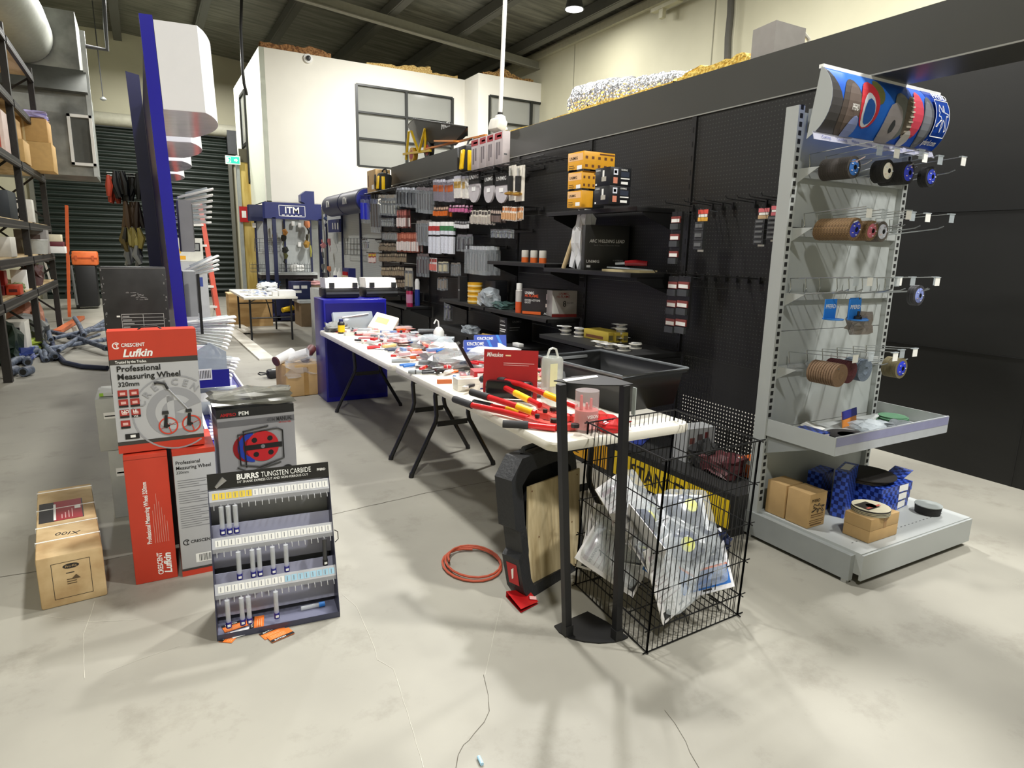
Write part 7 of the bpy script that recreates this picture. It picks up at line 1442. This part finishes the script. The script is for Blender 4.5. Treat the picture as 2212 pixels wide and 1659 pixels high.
for (z0, z1) in ((.03, .21), (.22, .40)):
    b = MB(); b.prism([bp(0, slope(z0)+.12, z0), bp(Wb, slope(z0)+.12, z0), bp(Wb, slope(z1)+.09, z1), bp(0, slope(z1)+.09, z1)], -dn*.003, M('a3a5ba', .35)); b.build('inner_panel', t)
b = MB(); A = [bp(0, slope(.57), .57), bp(Wb, slope(.57), .57), bp(Wb, slope(.57)+.02, .63), bp(0, slope(.57)+.02, .63)]; b.prism(A, -dn*.003, M('19191b', .3))
vv = (A[3]-A[0]).normalized()
b.text('BURRS', A[0]+dx*.11+vv*.03-Vector((0, 0, 0)), dx, vv, .031, PAPER, bold=.1, lift=.002, maxw=.085); b.text('TUNGSTEN CARBIDE', A[0]+dx*.205+vv*.03, dx, vv, .031, PAPER, bold=.0, lift=.002, maxw=.2); b.text('1/4" SHANK EXPRESS CUT AND NON-FERROUS CUT', A[0]+dx*.11+vv*.015, dx, vv, .014, PAPER, lift=.002, maxw=.28)
b.tube([A[0]+dx*.03+vv*.008+dn*.004, A[0]+dx*.065+vv*.04+dn*.004], [.006, .013], M('a9a9ac', .3, .7), n=10); b.text('PFERD', A[0]+dx*.43+vv*.03, dx, vv, .014, PAPER, bold=.06, lift=.002, maxw=.035); b.build('header_card', t)
hookp = []
for r, (z, c1) in enumerate(((.522, 'e9d98a'), (.342, 'd9dadf'), (.168, 'd9dadf'))):
    b = MB(); a = [bp(.003, slope(z)+.0, z), bp(Wb-.003, slope(z)+.0, z), bp(Wb-.003, slope(z+.04)+.003, z+.04), bp(.003, slope(z+.04)+.003, z+.04)]; b.prism(a, -dn*.004, M('c6c8cf', .3)); v2 = (a[3]-a[0]).normalized()
    for k in range(18):
        m_ = PAPER
        if r == 0 and k < 6: m_ = M('f0d24a', .4)
        if r == 2 and k > 9: m_ = M('a9d3ea', .4)
        b.rect(a[0], dx, v2, .012+k*.0255, .034+k*.0255, .008, .034, m_, .001); b.rect(a[0], dx, v2, .02+k*.0255, .023+k*.0255, .012, .03, M('8a8c92', .5), .002)
    b.prism([a[0], a[1], a[1]-Vector((0, 0, .018))-dn*.0, a[0]-Vector((0, 0, .018))], -dn*.006, M('9a9ca2', .35)); tr_ = b.build('ticket_rail', t)
    b = MB()
    for k in range(18):
        h = a[0]+dx*(.016+k*.0262)-Vector((0, 0, .014)); b.tube([h, h+dn*.012-Vector((0, 0, .004)), h+dn*.018-Vector((0, 0, .016))], .0016, M('dcdde0', .3, .5), n=5)
    hk_ = b.build('hook_row', tr_); hookp.append(a[0])
settle(t)
b = MB(); b.tube([bp(Wb+.003, slope(.35)+.0, .35), bp(Wb+.018, slope(.35), .34), bp(Wb+.018, slope(.32), .31), bp(Wb+.003, slope(.3), .3)], .002, BLACK, n=6); solo(b, 'wire_loop', 'small black wire loop on right side of burr display', 'loop')
tp = None
for r, ks in ((0, (1, 2, 3)), (1, (3, 5, 6, 8, 10, 16)), (2, (1, 3, 4, 8))):
    for k in ks:
        h = hookp[r]+dx*(.016+k*.0262)-Vector((0, 0, .03))+dn*.016; blk_ = (r == 1 and k == 16)
        lb = 'black burr tube at far right of the middle row' if blk_ else 'clear burr tube with violet cap on %s hook row of display' % ['top', 'middle', 'bottom'][r]
        tt = thing('burr_tube', lb, 'tube', h, 0, None if blk_ else 'burr tubes on the %s row' % ['top', 'middle', 'bottom'][r])
        b = MB(); b.cyl((0, 0, -.085), (0, 0, .012), .0095, M('3b3b3d', .3) if blk_ else M('dfe3e8', .1, alpha=.45, var=0), n=12); b.build('tube_body', tt)
        if not blk_: b = MB(); b.cyl((0, 0, -.06), (0, 0, -.01), .003, STEEL, n=6); b.cyl((0, 0, -.03), (0, 0, -.012), .005, STEEL, n=6); b.build('burr', tt)
        b = MB(); b.cyl((0, 0, -.108), (0, 0, -.083), .011, BLACK if blk_ else M('2a2a86', .35), n=12); b.bb(-.006, .006, -.0118, -.0105, -.101, -.091, PAPER); b.build('cap', tt)
c = bp(.33, .1, .0045); t = thing('burr_tube', 'clear burr tube with blue cap lying in the display tray', 'tube', c+Vector((0, 0, .011)), math.atan2(dx.y, dx.x)+.05)
b = MB(); b.cyl((0, 0, 0), (.075, 0, 0), .0095, M('dfe3e8', .1, alpha=.45, var=0), n=12); b.build('tube_body', t); b = MB(); b.cyl((.075, 0, 0), (.1, 0, 0), .011, LBLUE, n=12); b.build('cap', t)
for (px, py, z, rz, lb, m2) in ((508, 1352, .006, .15, 'orange and black card at back of display tray left side', 0), (555, 1345, .008, 1.4, 'orange and black card lying upright in display tray', 0), (500, 1373, .0015, .95, 'orange and black card at left foot of the display', 0), (590, 1366, .001, .3, 'orange card on floor in front of display', 0), (606, 1372, .0035, .28, 'second orange card with black strip, overlapping on floor', 1)):
    c = P(px, py, z=z); b = MB(); b.box((0, 0, .001), (.095, .055, .0018), M('e8782c', .45)); b.rect((-.0475, -.0275, .0019), (1, 0, 0), (0, 1, 0), 0, .095, 0 if m2 else .038, .017 if m2 else .055, BLACK, .0003); b.text('SUTTON', (-.035, -.025 if m2 else .014, .002), (1, 0, 0), (0, 1, 0), .012, PAPER, bold=.05, lift=.001, maxw=.06)
    for k in range(3): b.rect((-.0475, -.0275, .0019), (1, 0, 0), (0, 1, 0), .01, .07, (.025 if m2 else .008)+.008*k, (.027 if m2 else .01)+.008*k, M('f2b888', .5), .0003)
    o = b.build('printed_card', None, c, (0, 0, rz)); tag(o, lb, 'card')
c = P(535, 1368, z=.005); b = MB(); b.box((0, 0, .0005), (.12, .05, .001), PAPER); o = b.build('white_card', None, (c.x, c.y+.02, .0045), (0, 0, .1)); tag(o, 'plain white card in front part of display tray', 'card')
# ================================================================= blue gondola edge-on
BG = M('1712a0', .25, var=.02); BGD = M('12125c', .3); WG = M('eeeef2', .25, var=.01)
t = thing('blue_gondola', 'tall deep blue gondola seen end-on with white rounded headers', 'shop shelving', (0, 0, 0))
b = MB(); b.bb(.108, .168, 4.0, 4.06, .3, 2.68, BG); b.build('end_post', t)
b = MB(); b.bb(.122, .155, 4.06, 9.3, .3, 2.64, BGD); b.build('back_panel', t)
b = MB(); b.bb(.10, .175, 9.3, 9.36, 0, 2.5, BG); b.build('far_post', t)
b = MB(); b.bb(.108, .60, 4.02, 9.3, .30, .325, BG); b.bb(.59, .60, 4.02, 9.3, .24, .3, WG); b.bb(-.02, .10, 4.3, 9.3, .0, .3, BGD); b.bb(.10, .58, 4.02, 9.3, 0, .3, BG); b.build('base_deck', t)
b = MB(); b.bb(.598, .612, 4.3, 9.2, .325, .37, M('e4e0cf', .5))
for k in range(60): b.bb(.6121, .6135, 4.33+k*.08, 4.385+k*.08, .33, .365, PAPER if k % 3 else M('d9c79a', .5))
b.build('ticket_strip', t)
def plan(y0, y1, x0=.17, w_=.20, bul=.10):
    n = 12; ys = [y0+(y1-y0)*k/n for k in range(n+1)]
    return [(x0, y0)]+[(x0+w_+bul*math.sin(PI*k/n)**.8, y) for k, y in enumerate(ys)]+[(x0, y1)]
for k, (y0, y1, z0, z1) in enumerate(((4.0, 4.95, 2.235, 2.66), (5.2, 6.15, 2.235, 2.66), (6.4, 7.35, 2.235, 2.66), (7.6, 8.5, 2.235, 2.66))):
    b = MB(); b.prism([(x, y, z0) for x, y in plan(y0, y1)], (0, 0, z1-z0), WG); b.prism([(x, y, z0-.002) for x, y in plan(y0, y1)], (0, 0, .0015), M('b3a6ae', .12)); b.build('white_header', t)
q = P(283, 152, Y=6.2); b = MB(); b.prism([(q.x, 6.2, 1.0), (q.x, 6.2, q.z), (.12, 6.2, q.z-.02), (.12, 6.2, 1.0)], (0, .04, 0), M('15173f', .3)); b.build('left_header', t)
# shelves of packs on the aisle side: hooks with fans of white cards
settle(t); t.rotation_euler.y = -.03; t.location.x += .046-.03*1.55*0
def fan(z, y0, n, L, lab, grp, m=PAPER, dz=.035, x0=.19, w_=.22, tilt=.35, step=.16):
    p = None
    for k in range(n):
        b = None
        if p is None: b = MB(); b.box((w_/2, 0, 0), (w_, .10, .012), m, None, .003); b.box((w_*.55, -.01, .012), (w_*.6, .06, .014), CLEARD, None, .004); p = o = b.build('hanging_card', None, (x0+.02, y0, z), (0, -tilt, 0)); tag(p, lab, 'card', grp)
        else: o = dup(p, (x0+.02, y0+step*k*.45, z-dz*k), (0, -tilt+.05*k, random.uniform(-.1, .1)))
fan(1.83, 4.7, 7, .2, 'white hanging card fanned out high on blue gondola', 'cards high on blue gondola', dz=.022, tilt=.3, w_=.22)
fan(1.36, 4.9, 4, .2, 'white pack in middle fan on blue gondola', 'cards mid blue gondola', dz=.02, tilt=.45, w_=.26)
fan(1.02, 4.9, 9, .2, 'white printed card in fan below black strip on blue gondola', 'cards lower blue gondola', dz=.022, w_=.32, tilt=.1)
fan(.78, 5.0, 7, .2, 'curled white card in lowest fan on blue gondola', 'lowest card fan on blue gondola', dz=.02, w_=.34, tilt=-.15)
for (z0, z1, y, lb, c) in ((1.5, 1.8, 4.4, 'grey striped tool pack hanging high on blue gondola', '8a8a8c'), (1.1, 1.38, 4.5, 'grey tool pack hanging at mid height on blue gondola', 'a4a6a6')):
    b = MB(); b.bb(.20, .27, y, y+.25, z0, z1, M(c, .4)); 
    for k in range(5): b.bb(.27, .276, y+.02+.045*k, y+.04+.045*k, z0+.02, z1-.02, M('5c5c5e', .4))
    solo(b, 'tool_pack', lb, 'pack')
b = MB(); b.bb(.27, .285, 4.4, 4.43, 1.0, 1.37, BLACK); solo(b, 'black_strip', 'thin black strip hanging on blue gondola', 'strip')
t = thing('blister_pack', 'clear house shaped blister with blue base and barcode on gondola', 'blister pack', (.31, 4.35, .73)); b = MB(); b.prism([(-.09, 0, 0), (.09, 0, 0), (.09, 0, .16), (0, 0, .22), (-.09, 0, .16)], (0, .03, 0), M('b9c4cc', .15, alpha=.7)); b.build('clear_shell', t); b = MB(); b.bb(-.09, .10, -.004, -.001, -.06, .05, M('1c1c8c', .4)); b.rect((-.09, -.004, -.01), *FY, .01, .09, 0, .07, PAPER, .001)
for k in range(8): b.rect((-.09, -.0045, 0), *FY, .015+.009*k, .019+.009*k, 0, .05, BLACK, .002)
b.build('printed_base', t)
b = MB(); b.tube([(.16, 4.36, .95), (.31, 4.36, .94)], .003, DGREY, n=5); solo(b, 'peg_hook', 'hook carrying the house shaped blister pack', 'hook')
c = P(440, 545, Y=7.0); t = thing('boxed_meter', 'white box with yellow print and dark display, seen through ladder', 'box', (c.x-.02, 9.6, 1.32)); b = MB(); b.bb(-.14, .2, 0, .1, 0, .30, M('d4d2c4', .5)); b.rect((-.14, 0, 0), *FY, .2, .31, .13, .24, BLACK, .001); b.rect((-.14, 0, 0), *FY, .215, .295, .145, .225, M('8a8c88', .3), .002); b.rect((-.14, 0, 0), *FY, .0, .13, .02, .07, M('e0a428', .5), .001); b.rect((-.14, 0, 0), *FY, .02, .08, .1, .16, M('e8b83a', .5), .001); b.build('carton', t)
b = MB(); b.bb(c.x-.18, c.x+.2, 9.42, 9.8, 0, 1.318, M('b8b9b6', .5)); b.rect((c.x-.18, 9.42, 0), *FY, .18, .32, 1.0, 1.12, M('3a4a8c', .5), .001); solo(b, 'pallet_stack', 'tall pale stack of cartons beyond blue gondola end', 'stack')
# packs standing along the deck
rnd = random.Random(21); p = None
for k in range(34):
    y = 5.05+.115*k; m = rnd.choice([PAPER, CLEARD, LGREY, PAPER, M('c9cbe0', .4), M('8a8c90', .4)])
    b = MB(); h = rnd.uniform(.05, .16); b.box((0, 0, h/2), (rnd.uniform(.28, .4), .03, h), m, None, .008); b.box((.03, -.016, h*.5), (.18, .006, h*.5), M(rnd.choice(['d9c9a0', 'b8a0b0', '3a3f8a', 'e4e0d8', '55575a']), .4)); o = b.build('carded_pack', None, (.39, y, .326), (rnd.uniform(-.3, 0), 0, rnd.uniform(-.15, .15))); tag(o, 'carded pack standing in row on blue gondola deck', 'pack', 'carded packs on blue gondola deck')
for k in range(7):
    b = MB(); b.box((0, 0, .008), (.34-.02*k, .06, .012), M('e2e1ea', .3)); o = b.build('white_angle', None, (.43, 4.4+.085*k, .3265), (0, 0, .15)); tag(o, 'white flat bar lying across near end of blue gondola deck', 'bar', 'white flat bars on blue deck')
b = MB(); b.bb(.32, .37, 4.45, 5.4, .345, .40, PAPER); b.bb(.25, .27, 4.45, 5.5, .345, .38, PAPER); o = b.build('white_channel', None, (0, 0, 0)); tag(o, 'long white channel lying along blue gondola deck', 'channel'); 
c_ = verts_base([o]); o.data.transform(Matrix.Translation(-c_)); o.location = c_
b = MB(); b.box((0, 0, .0), (.1, .09, .004), M('f0e83a', .4)); o = b.build('yellow_sticker', None, (.45, 5.0, .36), (.2, .2, .4)); tag(o, 'bright yellow label on packs of blue gondola deck', 'label')
# goods hanging on the far left side of the blue gondola
def bunch(name, px, py0, py1, w_, cols, n, label, cat, Y=6.4, seed=1):
    a = P(px, py0, Y=Y); e = P(px, py1, Y=Y); h = a.z-e.z; rnd = random.Random(seed); b = MB()
    for k in range(n):
        x = rnd.uniform(-w_/2, w_/2); y = rnd.uniform(-.08, .08); m = M(rnd.choice(cols), .5); l = h*rnd.uniform(.7, 1)
        b.tube([(x, y, 0), (x+rnd.uniform(-.02, .02), y, -l*.5), (x+rnd.uniform(-.03, .03), y, -l)], [.012, .028, .016], m, n=7)
    o = b.build(name, None, (a.x, Y, a.z)); return tag(o, label, cat)
bunch('glove_bunch', 273, 372, 440, .17, ['0e0f10', '15171a'], 16, 'bunch of black gloves hanging at left of blue gondola', 'gloves', seed=1)
bunch('glove_bunch', 240, 380, 440, .07, ['c4482c', 'a83a24'], 6, 'bunch of orange gloves hanging left of the black ones', 'gloves', seed=2)
bunch('hanging_tools', 283, 435, 500, .14, ['3b2a20', '5c4632', '2a211c'], 10, 'brown dark hanging packs under the black gloves', 'pack', seed=3)
bunch('goggle_packs', 284, 492, 545, .16, ['a89850', '6a5a2c', 'c9bb70', '2a2618'], 10, 'yellow tinted goggle packs hanging low left of gondola', 'pack', seed=4)
bunch('clear_packs', 292, 530, 578, .12, ['9a9c9e', '7c7e80'], 6, 'clear grey packs hanging lowest at left of gondola', 'pack', seed=5)
b = MB()
for z_, px in ((372, 230), (378, 232)): b.bar(P(px, z_, Y=6.4), P(312, z_+4, Y=6.4), .008, .008, LGREY)
solo(b, 'hanging_rail', 'thin pale rail carrying gloves at left of blue gondola', 'rail')
# ================================================================= pallet racking along the left
RK = M('1d1a18', .5, bump=.2, scale=30); RO = M('14110f', .6); DECK = mixmat('rack_deck_board', 'b09468', 'd4bd92', (6, 2, 6), .7)
t = thing('pallet_rack', 'tall dark steel racking filled with cartons along left side', 'racking')
XR0, XR1 = -1.42, -2.35; YP = (6.15, 8.80, 11.4, 14.0); LV = (.87, 1.33, 1.80, 2.62, 3.42, 4.22)
for y in YP:
    for x in (XR0, XR1): b = MB(); b.bb(x-.04, x+.04, y-.045, y+.045, 0, 4.35, RK); b.build('post', t)
    b = MB()
    for z0, z1 in ((.3, 1.1), (1.1, 1.9), (1.9, 2.7), (2.7, 3.5), (3.5, 4.2)): b.bar((XR0, y, z0), (XR1, y, z1), .02, .03, RK); b.bar((XR1, y, z0), (XR0, y, z1), .02, .03, RK)
    b.build('bracing', t)
for y0, y1 in zip(YP, YP[1:]):
    for z in LV:
        b = MB()
        for x in (XR0+.03, XR1): b.bb(x-.025, x+.025, y0+.045, y1-.045, z-.11, z-.01, RO); b.bb(x+.0255, x+.027, y0+.05, y1-.05, z-.085, z-.065, M('4a4744', .4))
        b.build('beam', t)
        if z < 4.3: b = MB(); b.bb(XR1+.03, XR0, y0+.03, y1-.03, z-.01, z+.008, DECK); b.build('deck_board', t)
settle(t)
def rbox(x0, x1, y0, y1, lv, m, label, fx=(), D=.35, X=-1.5, name='carton_box', z=None, cat='box'):
    """a box on rack level lv seen between photo columns x0..x1 and rows y0..y1"""
    X = X; zb_ = LV[lv]+.0085 if z is None else z; a = P(x1, y1, X=X); c = P(x0, y1, X=X); h = max(.05, P((x0+x1)/2, y0, X=X).z-P((x0+x1)/2, y1, X=X).z)
    ya, yc = min(a.y, c.y), max(a.y, c.y)
    # the near end faces the room (-Y); width runs back along -X
    W = MB(); w_ = .30
    xn = P(x1, y1, Y=ya).x; 
    carton((X-D, X, ya, min(yc, ya+.5) if yc-ya > .08 else ya+.25, zb_, zb_+h), name, label, cat, m, [], list(fx))
def rb2(x0, x1, y0, y1, lv, m, label, fy=(), y=None, name='carton_box', depth=.3, z=None):
    """box whose camera side is a plane of constant Y"""
    zb_ = LV[lv]+.0085 if z is None else z
    a, c = P(x0, y1, Y=y), P(x1, y1, Y=y); h = P(x0, y0, Y=y).z-a.z
    xa, xc = max(a.x, XR1+.05), min(c.x, XR0-.01); 
    if xc-xa < .08: xa = xc-.2
    carton((xa, xc, y, y+depth, zb_, zb_+max(.06, h)), name, label, 'box', m, [], list(fy))
REDB = M('b22a22', .45)
carton((-1.85, -1.44, 10.8, 11.2, LV[3]+.0085, LV[3]+.55), 'carton_box', 'pink and white printed box at left edge, high on racking', 'box', M('d9c4bc', .5), [], [('r', .1, .9, .1, .7, M('b2483c', .5)), ('r', .2, .8, .3, .5, PAPER)])
rb2(31, 62, 285, 325, 3, M('c29a60', .7), 'open topped carton upper of two in second rack bay', y=11.2, z=LV[3]+.30) if 0 else None
for (x0, x1, z0, z1, y, lb, m) in ((-1.9, -1.36, LV[3]+.0085, LV[3]+.32, 11.75, 'brown carton with flaps on rack level with pink box, lower one', M('c4a066', .75)), (-1.9, -1.44, LV[3]+.322, LV[3]+.62, 11.75, 'brown carton stacked on flapped carton in rack', M('b8925a', .75)),
     (-1.75, -1.14, LV[3]+.0085, LV[3]+.44, 12.95, 'bulging tan carton in far rack bay, lower one', M('c9a468', .75)), (-1.75, -1.17, LV[3]+.442, LV[3]+.79, 12.95, 'bulging tan carton in far rack bay, upper one', M('c49c60', .75))):
    carton((x0, x1, y, y+.6, z0, z1), 'carton_box', lb, 'box', m, [('r', .3, .36, 0, 1, M('d9c08c', .5))], [('r', .45, .5, 0, 1, M('d9c08c', .5))])
o = crumple('lilac_bag', (-1.45, 13.25, LV[3]+.7915), (.5, .5, .12), M('b4aee0', .3), 4, .4); tag(o, 'lilac plastic bag on top of far tan cartons', 'bag')
carton((-2.0, -1.44, 10.5, 11.1, LV[2]+.0085, LV[2]+.36), 'product_box', 'large dark blue black box with white letters on racking', 'box', M('1c242c', .5), [], [('t', 'Turbo', .3, .3, .32, PAPER, .68)])
carton((-1.72, -1.40, 12.2, 12.4, LV[2]+.0085, LV[2]+.34), 'product_box', 'white box with black tool picture in second rack bay', 'box', M('dcdad2', .5), [], [('r', .1, .5, .82, .95, BLACK), ('r', .3, .75, .4, .55, BLACK), ('r', .45, .6, .25, .6, BLACK)])
carton((-1.85, -1.41, 10.0, 10.4, LV[1]+.0085, LV[1]+.25), 'product_box', 'white box with blue side on third rack shelf', 'box', M('e0ddd2', .5), [], [('r', .1, .45, .05, .8, M('2452c4', .5))])
t = thing('plastic_bucket', 'translucent grey bucket on the rack in second bay', 'bucket', (-1.46, 12.5, LV[1]+.0085)); b = MB(); b.lathe([(.15, 0), (.17, .2), (.18, .21), (.165, .22)], M('a9aaa4', .4), n=24); b.build('bucket_body', t)
carton((-1.75, -1.33, 12.8, 13.1, LV[1]+.0085, LV[1]+.38), 'carton_box', 'grey box behind the translucent bucket', 'box', M('8b8784', .6), [], [('r', .3, .8, .5, .8, M('5a4a44', .5))])
carton((-1.45, -1.16, 13.4, 13.7, LV[1]+.0085, LV[1]+.12), 'product_box', 'small white box in far rack bay, lower of stack', 'box', PAPER); carton((-1.43, -1.18, 13.4, 13.7, LV[1]+.122, LV[1]+.20), 'product_box', 'small maroon box in far rack bay, middle of stack', 'box', M('6a2a34', .5)); carton((-1.43, -1.2, 13.4, 13.7, LV[1]+.202, LV[1]+.32), 'product_box', 'small cream box in far rack bay, top of stack', 'box', M('e4dcc0', .5))
z_ = LV[0]+.0085
for (x0, x1, y, h, m, lb) in ((-1.85, -1.64, 9.95, .2, REDB, 'red tool box at left edge on low rack shelf'), (-1.63, -1.52, 9.9, .11, M('8c2a34', .5), 'dark red battery pack box on low rack shelf'), (-1.51, -1.37, 9.95, .12, M('cf4424', .5), 'orange red box at shelf edge on low rack shelf')): carton((x0, x1, y, y+.25, z_, z_+h), 'tool_box', lb, 'box', m, [], [('r', .2, .8, .3, .6, M('5a1a1c', .5))])
carton((-1.8, -1.56, 10.3, 10.5, z_, z_+.28), 'tool_box', 'red case standing behind the low red boxes', 'box', REDB)
o = crumple('green_foam', (-1.62, 8.55, z_+.101), (.16, .16, .12), M('9aa87a', .6), 3, .5); o.location = (-1.47, 10.4, z_); tag(o, 'pale green crumpled wrapping on low rack shelf', 'wrap')
carton((-1.6, -1.42, 11.0, 11.06, z_, z_+.27), 'white_box', 'white upright box on low rack shelf beside rack post', 'panel', PAPER)
o = crumple('maroon_gear', (-1.5, 12.1, z_), (.25, .3, .3), M('4a2624', .5), 13, .6); tag(o, 'maroon wrapped gear on low shelf in second bay', 'gear')
for (x, y, d, c, s, lb) in ((-1.65, 11.9, (.5, .6, .4), '7a7c7a', 5, 'grey machine parts heap under far rack bay'), (-1.7, 10.2, (.4, .5, .45), '1f3328', 6, 'dark green machine on floor under second rack bay'), (-1.75, 12.9, (.4, .5, .5), 'b07a64', 7, 'pinkish boxes heap under the farthest rack bay')):
    o = crumple('parts_heap', (x, y, 0), d, M(c, .6), s, .5); tag(o, lb, 'heap')
# items leaning and standing near the rack
t = thing('floor_squeegee', 'tall orange squeegee tool leaning against the racking', 'tool'); a = P(108, 442, Y=12.9); c = P(152, 690, z=0)
b = MB(); b.bar((a.x+.0, c.y+.05, P(108, 442, Y=c.y).z), (c.x, c.y-.1, .06), .10, .05, M('e0652e', .5)); b.build('shaft', t)
d1, d2 = P(124, 722, z=.0), P(176, 690, z=0); b = MB(); b.bar(d1+Vector((0, 0, .04)), d2+Vector((0, 0, .04)), .12, .06, M('c4683c', .5)); b.build('foot_blade', t)
b = MB()
for f in (.42, .78): p_ = Vector((a.x, c.y+.05, P(108, 442, Y=c.y).z)).lerp(Vector((c.x, c.y-.1, .06)), f); b.box(p_, (.12, .07, .05), BLACK)
b.build('black_band', t); settle(t)
c = P(137, 706, z=0); top = P(94, 556, Y=c.y+.3); b = MB(); b.bar(top, c+Vector((0, 0, .01)), .05, .03, M('d4d2c8', .5)); solo(b, 'white_batten', 'white batten leaning on the racking left of squeegee', 'batten')
t = thing('tool_trolley', 'black wheeled tool trolley near the roller door', 'trolley'); c0, c1 = P(170, 668, z=0), P(215, 668, z=0); Y_ = c0.y; b = MB(); b.bb(c0.x, c1.x, Y_, Y_+.5, .05, 1.0, M('17181a', .5), .03); b.build('trolley_body', t)
b = MB(); b.cyl((c0.x-.04, Y_+.1, .1), (c0.x+.02, Y_+.1, .1), .1, BLACK, n=16); b.build('wheel', t); b = MB(); b.tube([(c0.x-.02, Y_-.01, .1), (c0.x-.05, Y_-.01, 1.0)], .03, M('6a6c6c', .4), n=6); b.build('side_rail', t); settle(t)
c2, c3 = P(157, 590, Y=Y_), P(214, 590, Y=Y_); t = thing('orange_case', 'bright orange latched case on the black trolley', 'case', ((c2.x+c3.x)/2, Y_+.25, 1.001)); wv = c3.x-c2.x
b = MB(); b.box((0, 0, .16), (wv, .45, .32), M('e8743a', .5), None, .04); b.box((0, -.2, .17), (wv*.98, .08, .02), M('b8502a', .5)); b.build('case_shell', t)
for s in (-.32, .32): b = MB(); b.box((s*wv, -.235, .17), (.05, .02, .1), M('c45c30', .5)); b.build('latch', t)
# heap of grey blue scaffold pipes
PP = mixmat('dusty_blue_pipe', '3e4656', '6a7588', (14, 14, 14), .55)
rnd = random.Random(8)
pipes = [((60, 775), (215, 722), .02, .0), ((112, 725), (232, 762), .035, .06), ((108, 760), (232, 740), .03, .05), ((118, 745), (240, 722), .03, .1), ((128, 772), (232, 700), .03, .09), ((150, 735), (235, 705), .035, .04), ((98, 705), (112, 752), .035, .12), ((163, 702), (183, 742), .035, .13), ((85, 735), (120, 775), .038, .03), ((96, 757), (100, 778), .03, .0), ((85, 757), (97, 778), .03, .0), ((106, 770), (110, 776), .03, .0), ((48, 765), (82, 760), .035, .02), ((15, 790), (55, 775), .045, .0), ((52, 750), (60, 783), .045, .0), ((40, 772), (80, 758), .03, .05)]
for k, (a, c, r, z) in enumerate(pipes):
    A, D = P(*a, z=r), P(*c, z=r); A.z = D.z = r+z; b = MB(); m_ = (A+D)/2+Vector((0, 0, .03*(k % 2))); b.tube([A, m_, D], r, PP, n=12); b.disc(A, r*.72, (A-D), BLACK, n=12); b.disc(D, r*.72, (D-A), BLACK, n=12) if 0 else None
    e_ = (D-A).normalized(); b.cyl(D-e_*.002, D+e_*.003, r*.7, BLACK, n=12); b.cyl(A+e_*.002, A-e_*.003, r*.7, BLACK, n=12); b.cyl(D-e_*.1, D-e_*.05, r*1.2, PP, n=12)
    solo(b, 'steel_pipe', 'dusty blue grey pipe in heap on floor at foot of racking', 'pipe', 'blue grey pipe heap')
b = MB(); pts = [P(112, 735, z=.05), P(118, 760, z=.04), P(140, 783, z=.03), P(180, 792, z=.03), P(232, 795, z=.03)]; b.tube(pts, .03, M('2c3550', .5), n=10); solo(b, 'curved_hose', 'dark blue hose curving forward of the pipe heap', 'hose')
b = MB(); c = P(20, 815, z=0)
for (dx_, dy_) in ((0, 0), (.14, -.05)): b.cyl((c.x+dx_, c.y+dy_, .06), (c.x+dx_+.05, c.y+dy_+.14, .06), .055, PP, n=16); b.cyl((c.x+dx_-.001, c.y+dy_-.004, .06), (c.x+dx_, c.y+dy_, .06), .035, BLACK, n=14)
solo(b, 'pipe_coupler', 'pair of short pipe couplers nearest camera at rack foot', 'coupler')
o = crumple('green_vest', (P(52, 760, z=0).x, P(52, 760, z=0).y+.3, .1), (.35, .4, .14), M('a8bc4a', .7), 2, .5); tag(o, 'yellow green vest crumpled by the pipe heap', 'vest'); o.location.z = .001
o = crumple('blue_film', (P(28, 785, z=0).x, P(28, 785, z=0).y+.2, .001), (.35, .4, .16), M('3a4a8c', .2), 9, .6); tag(o, 'blue plastic wrapped goods under nearest rack bay', 'wrap')
c = P(48, 765, z=0); carton((-1.85, -1.46, 10.6, 11.0, 0, .48), 'product_box', 'white box with dark picture on floor under racking', 'box', M('d4d2c8', .5), [], [('r', .3, .85, .3, .85, M('2a2628', .5)), ('r', .4, .7, .65, .78, M('8c3438', .5))])
b = MB(); b.tube([(-.9, 13.6, 2.58 if 0 else 0), (-.9, 13.6, .0)], .01, BLACK) if 0 else None
b = MB(); b.free() if 0 else b.bm.free()
c = P(128, 380, Y=13.9); t = thing('red_tray', 'red plastic tray on the rack end under the grey plenum', 'tray', (-1.62, 13.35, LV[3]+.0085)); b = MB(); b.box((0, 0, .06), (.5, .4, .12), M('b8242c', .4), None, .02); b.build('tray_body', t)
t = thing('slatted_frame', 'black slatted uprights rising beside red tray', 'frame', (-1.5, 13.2, LV[3]+.13)); t.location = (-1.7, 13.7, LV[3]+.009)
for s in (0, .16): b = MB(); b.bar((s, 0, 0), (s-.02, 0, .85-.15*(s > 0)), .07, .05, BLACK); b.build('slat', t)
